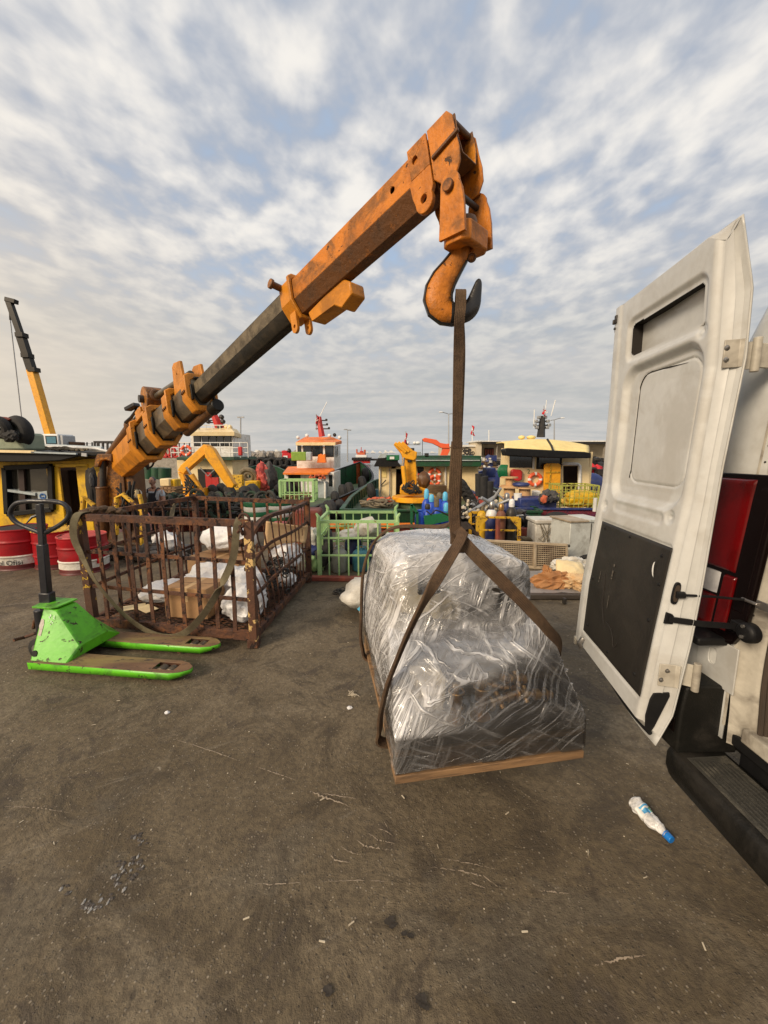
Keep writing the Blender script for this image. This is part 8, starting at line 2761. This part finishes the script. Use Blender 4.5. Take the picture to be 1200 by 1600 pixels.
MB().box2((.06, -.22, .60), (.32, .27, .632), M_).build('cabinet_lid', m_cabinet, t, bevel=.004)
MB().box2((.10, -.206, .05), (.108, -.198, .58), M_).build('door_gap', m_dark, t)
MB().box2((.24, -.26, .30), (.29, -.20, .40), M_).build('cabinet_handle', m_black, t, bevel=.01)
pp = thing('perforated_panel', 'beige perforated sheet panel leaning on edge behind the load', 'panel', at(845, 890, 5.15))
a, b = at(796, 850, 5.2), at(889, 854, 5.0)
ax0, ax1 = a.x - .30, b.x
def pw(s, z):
	return V((lerp(ax0, ax1, s), lerp(5.28, 5.02, s), z)) + V((0, .05 * (z / .35), 0))
wd_ = ax1 - ax0
mb = MB()
nxx, nzz = 46, 11
for i in range(nxx):
	mb.beam(pw((i + .5) / nxx, .035), pw((i + .5) / nxx, .335), .008, .004, up=(1, 0, 0))
for j in range(nzz + 1):
	z = .035 + .30 * j / nzz
	mb.beam(pw(0, z), pw(1, z), .006, .010)
mb.build('perforated_sheet', m_sheetbeige, pp, kind='stuff', smooth=0)
MB().add([pw(0, .03) + V((0, .03, 0)), pw(1, .03) + V((0, .03, 0)), pw(1, .33) + V((0, .03, 0)), pw(0, .33) + V((0, .03, 0))], [(0, 1, 2, 3)]).build('backing', m_brick if False else m_darkwood, pp, smooth=0)
for s0, z0, s1, z1, w__ in ((0, .02, 1, .02, .03), (0, .345, 1, .345, .035), (0, 0.0, 0, .36, .03), (1, .0, 1, .36, .02), (.62, .0, .62, .36, .035)):
	MB().beam(pw(s0, z0) - V((0, .012, 0)), pw(s1, z1) - V((0, .012, 0)), w__, w__, up=(0, 1, 0)).build('panel_frame', m_sheetbeige, pp, bevel=.003)
MB().cyl(pw(1, .33), pw(1, .33) + V((.04, 0, 0)), .02, n=10).build('hinge_peg', m_steeldark, pp)
# ledge with rubbish
lg = thing('rubbish_mat', 'grey plastic sheet on a low timber ledge behind the load', 'sheet', at(870, 920, 4.4))
lx0, lx1 = gpt(800, 933).x, gpt(935, 933).x + .4
def mt(u, v):
	return V((lerp(lx0, lx1, u), lerp(4.04, 4.85, v), .055 + .018 * noise.noise(V((u * 9, v * 5, 3))) + .01 * abs(noise.noise(V((u * 22, v * 9, 1))))))
MB().grid(mt, 60, 30).build('plastic_sheet', pm('grey plastic sheet', (.30, .28, .27), (.22, .20, .18), 5, rough=.5, bump=.3), lg)
MB().beam((lx0 - .1, 4.02, .03), (lx1, 4.0, .03), .06, .06).build('timber_edge', m_wooddark, lg, bevel=.01)
MB().box2((gpt(884, 947).x, 3.86, 0), (gpt(884, 947).x + .03, 3.9, .06)).build('dark_peg', m_steeldark, lg, bevel=.004)
def crump(label, c, r_, seed, mat, name='crumpled_paper', cat='paper'):
	return tag(MB().blob(c, r_, .7, 2.2, 4, seed=seed, ridge=True).build(name, mat, smooth=25), label, cat)
p = at(862, 918, 4.25)
crump('large crumpled brown paper on the grey sheet', (p.x, 4.25, .12), (.21, .08, .085), 2, m_brownpaper)
p = at(852, 905, 4.28)
crump('upright twist of brown paper at the left end of the sheet', (p.x, 4.25, .17), (.045, .04, .10), 5, m_brownpaper)
p = at(900, 920, 4.2)
crump('brown paper piece beside the van door edge', (p.x, 4.2, .13), (.13, .10, .06), 8, m_cardlight)
p = at(888, 903, 4.45)
bgq = thing('printed_bag', 'cream bag with green lettering lying on the rubbish beside the van door', 'bag', (p.x, 4.45, .15))
BM2 = Matrix.Translation((p.x, 4.42, .18)) @ Matrix.Rotation(R(8), 4, 'Y') @ Matrix.Rotation(R(48), 4, 'X')
def bgf(u, v):
	w = .34 * (1 - .12 * v)
	return BM2 @ V(((u - .5) * w, (v - .5) * .24, .05 * math.sin(math.pi * u) ** .5 * math.sin(math.pi * v) ** .5 + .012 * noise.noise(V((u * 6, v * 6, 2)))))
MB().grid(bgf, 20, 16).build('bag_body', m_cream, bgq, smooth=60, solid=-.02)
def bw_(v):
	u_, v_ = .5 + v.x / .34, .58 + v.y / .24
	q_ = bgf(min(1, max(0, u_)), min(1, max(0, v_)))
	return q_ + (BM2.to_3x3() @ V((0, 0, .004 + (.001 if v.z > 0 else 0))))
text_mesh('ELEZIK', .062, m_printgreen, bw_, 'bag_lettering', bgq)
p = at(902, 888, 4.8)
crump('grey white crumpled sheet behind the printed bag', (p.x, 4.8, .14), (.22, .12, .08), 11, m_bagdirty)
tag(MB().torus(at(918, 880, 5.0), (.5, 1, .3), .10, .03, 18, 8).build('black_cable', m_rubber), 'black cable loop at the foot of the grey cabinet', 'cable')
# ---------------------------------------------------------------- far harbour
# mobile crane on the left jetty
mc = thing('mobile_crane', 'distant mobile crane with raised orange and black telescopic boom at the far left', 'crane', at(80, 697, 50))
MB().beam(at(80, 684, 50), at(50, 578, 50), .8, .9, up=(0, 1, 0)).build('boom_base', m_excav, mc, bevel=.05)
MB().beam(at(52, 585, 50), at(32, 522, 50), .8, .7, up=(0, 1, 0)).build('boom_section', m_boomblack, mc)
MB().beam(at(33, 525, 50), at(14, 470, 50), .6, .5, up=(0, 1, 0)).build('boom_section', m_boomblack, mc)
MB().beam(at(10, 468, 50), at(26, 472, 50), .5, .6, up=(0, 1, 0)).build('boom_head', m_boomblack, mc, bevel=.05)
for x_, y_ in ((52, 578), (33, 524), (42, 556)):
	MB().box(at(x_ + 1, y_, 49.9), (.9, .9, .5)).build('boom_collar', m_boomblack, mc)
MB().cyl(at(13, 474, 50), at(34, 655, 50), .06, n=6).build('hoist_wire', m_metalgrey, mc)
MB().cyl(at(15, 474, 50), at(16, 500, 50), .10, n=6).build('hook_block', m_steeldark, mc)
pbox(68, 678, 90, 698, 49, 2.5).build('cab', m_whitepl, mc, bevel=.1)
win(72, 681, 88, 694, 49, mc, glass=m_teal)
pbox(90, 680, 98, 698, 49.2, 2).build('machine_house', m_metalgrey, mc, bevel=.1)
pbox(58, 690, 110, 699, 50, 2.5).build('chassis', m_orange, mc, bevel=.1)
for x_ in (64, 76, 90, 104):
	MB().torus(at(x_, 700, 49.8), (0, 1, 0), .38, .18, 14, 6).build('wheel', m_rubber, mc)
jt = thing('stone_jetty', 'low pale jetty wall with fence posts behind the yellow cabin roof', 'jetty', (-35, 52, 0))
a, b = at(-80, 703, 55), at(300, 703, 55)
MB().box2((a.x, 52, WZ), (b.x, 58, a.z)).build('jetty_wall', m_concrete, jt)
for x_ in range(104, 300, 8):
	MB().beam(at(x_, 703, 52.3), at(x_, 691, 52.3), .12, .12).build('fence_post', m_steeldark, jt)
for y_ in (693, 698):
	MB().beam(at(104, y_, 52.3), at(296, y_, 52.3), .04, .04).build('fence_rail', m_metalgrey, jt)
sh_ = thing('dark_shelter', 'dark flat roofed open shelter on the jetty left of the crane base', 'shelter', at(160, 700, 50))
pbox(146, 689, 176, 692, 50, 3).build('shelter_roof', m_steeldark, sh_)
for x_ in (148, 154, 161, 168, 175):
	MB().beam(at(x_, 691, 50), at(x_, 703, 50), .18, .18).build('shelter_post', m_steeldark, sh_)
tag(MB().blob(at(226, 712, 30), (1.2, .6, .55), .1, 1, 3, seed=2).build('white_tank', m_bagdirty), 'pale round tank behind the crane column', 'tank')
tag(pbox(236, 703, 243, 716, 29.5, .6).build('grey_box_post', m_metalgrey, bevel=.05), 'small grey box on the dock right of the crane column', 'box')
# breakwater
bk = MB()
for i in range(150):
	r8 = random.Random(i + 5000)
	x_ = r8.uniform(375, 470)
	bk.blob(at(x_, r8.uniform(709, 714), 75 + r8.uniform(-2, 2)), (r8.uniform(.5, 1.1), .7, r8.uniform(.4, .8)), .4, 1.4, 1, seed=i)
tag(bk.build('breakwater', m_rock, kind='stuff'), 'grey concrete breakwater blocks in front of the horizon', 'breakwater')
pier = thing('tyre_pier', 'dark pier wall hung with tyres below the breakwater', 'pier', at(420, 735, 45))
pbox(384, 717, 470, 745, 46, 2).build('pier_wall', m_wooddark, pier)
for i in range(9):
	tyre(at(390 + i * 9, 722 + (i % 2) * 2, 45.5), (0, 1, 0), .42, .20, pier, 'pier_tyre', 14)
for i in range(6):
	pbox(389 + i * 8, 718, 392 + i * 8, 740, 45.8, .15).build('pier_pile', m_metalgrey if i % 2 else m_rubber, pier)
rv = thing('red_workboat', 'small red boat superstructure above the dark pier by the orange roof', 'boat', at(449, 712, 60))
pbox(441, 707, 457, 718, 60, 2).build('red_cabin', m_flag, rv, bevel=.1)
pbox(440, 704, 449, 708, 60, 2).build('red_top', m_flag, rv, bevel=.1)
MB().blob(at(452, 704, 60), (.3, .3, .35), .2, 1, 2).build('dark_funnel', m_steeldark, rv)
pbox(443, 712, 449, 717, 59.9, .2).build('white_panel', m_whitepl, rv)
def far_boat(label, x, y, Y, w__, h_):
	t = thing('far_boat', label, 'boat', at(x, y, Y))
	sc_ = Y / F
	p = at(x, y, Y)
	out_ = [(-w__ / 2, 0), (w__ / 2, 0), (w__ * .58, h_ * .45), (w__ * .2, h_ * .5), (w__ * .1, h_), (-w__ * .3, h_), (-w__ * .36, h_ * .5), (-w__ * .55, h_ * .45)]
	M_ = Matrix.Translation((p.x, p.y, p.z)) @ Matrix.Rotation(R(90), 4, 'X')
	MB().plate([(a * sc_, b * sc_) for a, b in out_], (), 3 * sc_, M_).build('hull_and_cabin', m_whitepl, t)
	MB().box(p + V((0, -.2 * sc_ - 3 * sc_, .2 * sc_)), (w__ * sc_ * .9, .2, .5 * sc_)).build('dark_waterline', m_steeldark, t)
far_boat('left white motor boat far out above the breakwater', 403, 707, 300, 9, 4)
far_boat('right white motor boat far out above the breakwater', 433, 706, 330, 8, 3.5)
for i, (x_, w__, h_) in enumerate(((583, 7, 4), (594, 5, 3), (603, 6, 4.5), (612, 10, 4), (676, 9, 2.5), (574, 4, 2.5))):
	far_boat(['white ship on the horizon just right of the red tug', 'tiny white boat second from the red tug on the horizon', 'white ship with high cabin near the crane tip on the horizon', 'long white ship on the horizon behind the crane tip', 'low pale ship on the horizon under the red crane', 'tiny white boat nearest the red tug on the horizon'][i], x_, 708, 420, w__, h_)
# red tug
rt = thing('red_tug', 'small distant red and orange tug lying on the open water', 'boat', at(565, 722, 120))
s_ = 120 / F
p = at(565, 724, 120)
def rbx(x0, z0, x1, z1, m_, n_, d0=0, d1=6):
	MB().box2((p.x + x0 * s_, p.y + d0, p.z + z0 * s_), (p.x + x1 * s_, p.y + d1, p.z + z1 * s_)).build(n_, m_, rt, bevel=.1)
rbx(-13, 0, 13, 4.5, m_red, 'hull')
rbx(-15, 4.5, 15, 9, m_steeldark, 'fender_band', -.3, 6.3)
rbx(-9, 9, 8, 13, m_whitepl, 'deckhouse')
rbx(-7, 13, 5, 17, m_net, 'wheelhouse', 1, 5)
rbx(-9, 15, -7, 22, m_net, 'funnel', 2, 3)
rbx(3, 13, 6, 21, m_net, 'funnel', 2, 3)
rbx(-3, 17, 2, 19, m_red, 'bridge_top', 1, 4)
MB().cyl(V((p.x - 1 * s_, p.y + 2, p.z + 18 * s_)), V((p.x - 1 * s_, p.y + 2, p.z + 25 * s_)), .12, n=6).build('mast', m_red, rt)
for i in range(7):
	tyre(V((p.x + (-13 + 4.3 * i) * s_, p.y - .5, p.z + 6.5 * s_)), (0, 1, 0), .3, .16, rt, 'tug_tyre', 10)
rbx(14, 4, 26, 7, m_steeldark, 'towed_raft', 2, 8)
# lamps
def street_lamp(label, x, y0, y1, Y, arms, hd_m=m_whitepl):
	t = thing('street_lamp', label, 'street lamp', at(x, y1, Y))
	MB().cyl(at(x, y1, Y), at(x, y0, Y), .11 * Y / 60, .07 * Y / 60, n=8).build('pole', m_metalgrey, t)
	for (ax_, ay_) in arms:
		MB().tube([at(x, y0, Y), at(lerp(x, ax_, .6), lerp(y0, ay_, .8), Y), at(ax_, ay_, Y)], .06 * Y / 60, 6).build('lamp_arm', m_metalgrey, t)
		MB().box(at(ax_, ay_, Y), (5.5 * Y / F, .3, 1.6 * Y / F)).build('lamp_head', hd_m, t, bevel=.05)
street_lamp('street lamp with a pale head left of the hanging strap', 701, 647, 700, 60, [(689, 644), (712, 646)])
street_lamp('street lamp with a white head behind the black mast', 866, 656, 690, 60, [(879, 653), (857, 657)])
street_lamp('thin distant lamp pole between the orange boat and the red tug', 543, 672, 722, 110, [(540, 671), (546, 672)], m_metalgrey)
mast_flag(738, 668, 690, 60, 'red flag on a white pole on the far quay right of the strap', (737, 664, 678), fw=5, mat=m_whitepl, r_=.08)
mast_flag(764, 672, 690, 60, 'bare white pole on the far quay building', None, mat=m_whitepl, r_=.08)
# far quay building
fb = thing('quay_building', 'long low beige open fronted quay building across the basin', 'building', at(850, 712, 66))
YF = 64.0
x_l, x_r = 700, 1250
pbox(690, 697, 744, 716, YF, 4).build('low_wall', m_beige, fb)
pbox(690, 695, 744, 698, YF - .3, 4).build('wall_cap', m_white, fb)
pbox(744, 690, 753, 716, YF - 1, 6).build('end_pier', m_beige, fb)
pbox(753, 690, 1300, 693.5, YF - 1.5, 8).build('flat_roof', m_steeldark, fb)
pbox(744, 688.4, 1300, 690.2, YF - 1.7, 8).build('roof_edge', m_white, fb)
pbox(753, 693.5, 1300, 716, YF + 2, 1).build('back_wall', m_beige, fb)
for i, x_ in enumerate(range(776, 1290, 24)):
	pbox(x_, 693.5, x_ + 1.6, 716, YF - 1, .5).build('column', m_concrete, fb)
pbox(757, 700, 772, 712, YF + 1.7, .3).build('brown_door', m_darkwood, fb)
for i in range(4):
	pbox(757.6 + i * 3.7, 702, 760.4 + i * 3.7, 711, YF + 1.55, .1).build('door_panel', m_brick, fb)
pbox(905, 700, 916, 712, YF + 1.7, .3).build('brown_door', m_wood, fb)
rr9 = random.Random(44)
gf = MB()
for i in range(16):
	gf.torus(at(rr9.uniform(722, 742), rr9.uniform(702, 712), YF - .05), (0, 1, 0), rr9.uniform(.15, .35), .06, 12, 4, flat=.3)
gf.build('wall_mural', m_steeldark, fb)
fq = thing('far_quay', 'grey concrete quay wall under the beige building across the basin', 'quay', at(850, 725, 60))
a, b = at(690, 717, 58), at(1300, 717, 58)
MB().box2((a.x, 58, WZ - .5), (b.x, 72, a.z)).build('quay_wall', m_concrete, fq)
MB().box2((a.x, 57.8, a.z), (b.x, 58.4, a.z + .18)).build('quay_edge', m_concrete, fq)
bg_ = thing('tyre_barge', 'low barge hung with tyres and stacked with blue and brown gear right of the strap', 'barge', at(745, 745, 42))
pbox(716, 733, 775, 741, 42, 6).build('barge_hull', m_concrete, bg_)
pbox(716, 741, 775, 752, 42.2, 6).build('barge_lower', m_steeldark, bg_)
for x_ in (730, 745):
	tyre(at(x_, 740, 41.8), (0, 1, 0), .26, .12, bg_, 'barge_tyre', 16)
def junk(label, x0, x1, y0, y1, Y, n_, mat, seed, size=(.15, .5), name='gear_heap', cat='gear'):
	mb = MB()
	r8 = random.Random(seed)
	for i in range(n_):
		p_ = at(r8.uniform(x0, x1), r8.uniform(y0, y1), Y + r8.uniform(-.8, .8))
		q_ = r8.uniform(*size)
		if r8.random() < .5:
			mb.blob(p_, (q_, q_ * .7, q_ * r8.uniform(.5, 1.2)), .5, 2, 1, seed=i)
		else:
			mb.box(p_, (q_ * 1.6, q_, q_ * r8.uniform(.6, 1.8)))
	tag(mb.build(name, mat, kind='stuff'), label, cat)
junk('blue nets and crates heaped on the tyre barge', 735, 772, 716, 731, 43, 26, m_navy, 1)
junk('brown gear heaped on the tyre barge', 718, 774, 722, 733, 42.6, 40, m_wood, 2)
junk('pale buoys and buckets on the tyre barge', 718, 772, 715, 731, 42.2, 20, m_bagdirty, 3, (.1, .28))
junk('dark gear along the far quay', 716, 778, 718, 731, 50, 60, m_steeldark, 4)
junk('dark gear piled on the quay right of the cabin with the yellow roof', 906, 950, 716, 728, 45, 34, m_steeldark, 5)
tag(pbox(759, 731, 775, 746, 22, .8).build('blue_bin', m_navy, bevel=.05), 'blue bin behind the black rubber fenders', 'bin')
# to the right of the cream cabin boat
junk('red gear beyond the cream cabin right wall', 905, 948, 733, 748, 27, 26, m_flag, 6)
junk('black gear among the red beyond the cream cabin', 905, 948, 733, 760, 26.5, 26, m_steeldark, 7)
for i, x_ in enumerate((916, 927)):
	tag(MB().torus(at(x_, 737, 25.8), (0, 1, 0), .22, .09, 18, 8).build('tyre', m_rubber), ('left' if i == 0 else 'right') + ' one of two small tyres beyond the cream cabin', 'tyre')
tag(MB().blob(at(923, 760, 22), (.85, .6, .75), .1, 1, 3, seed=2).build('blue_cover', m_navy), 'dark blue rounded cover right of the cream cabin', 'cover')
MB().box2((9.6, 20, WZ), (16, 30, at(920, 765, 22).z)).build('side_hull', m_brick, br)
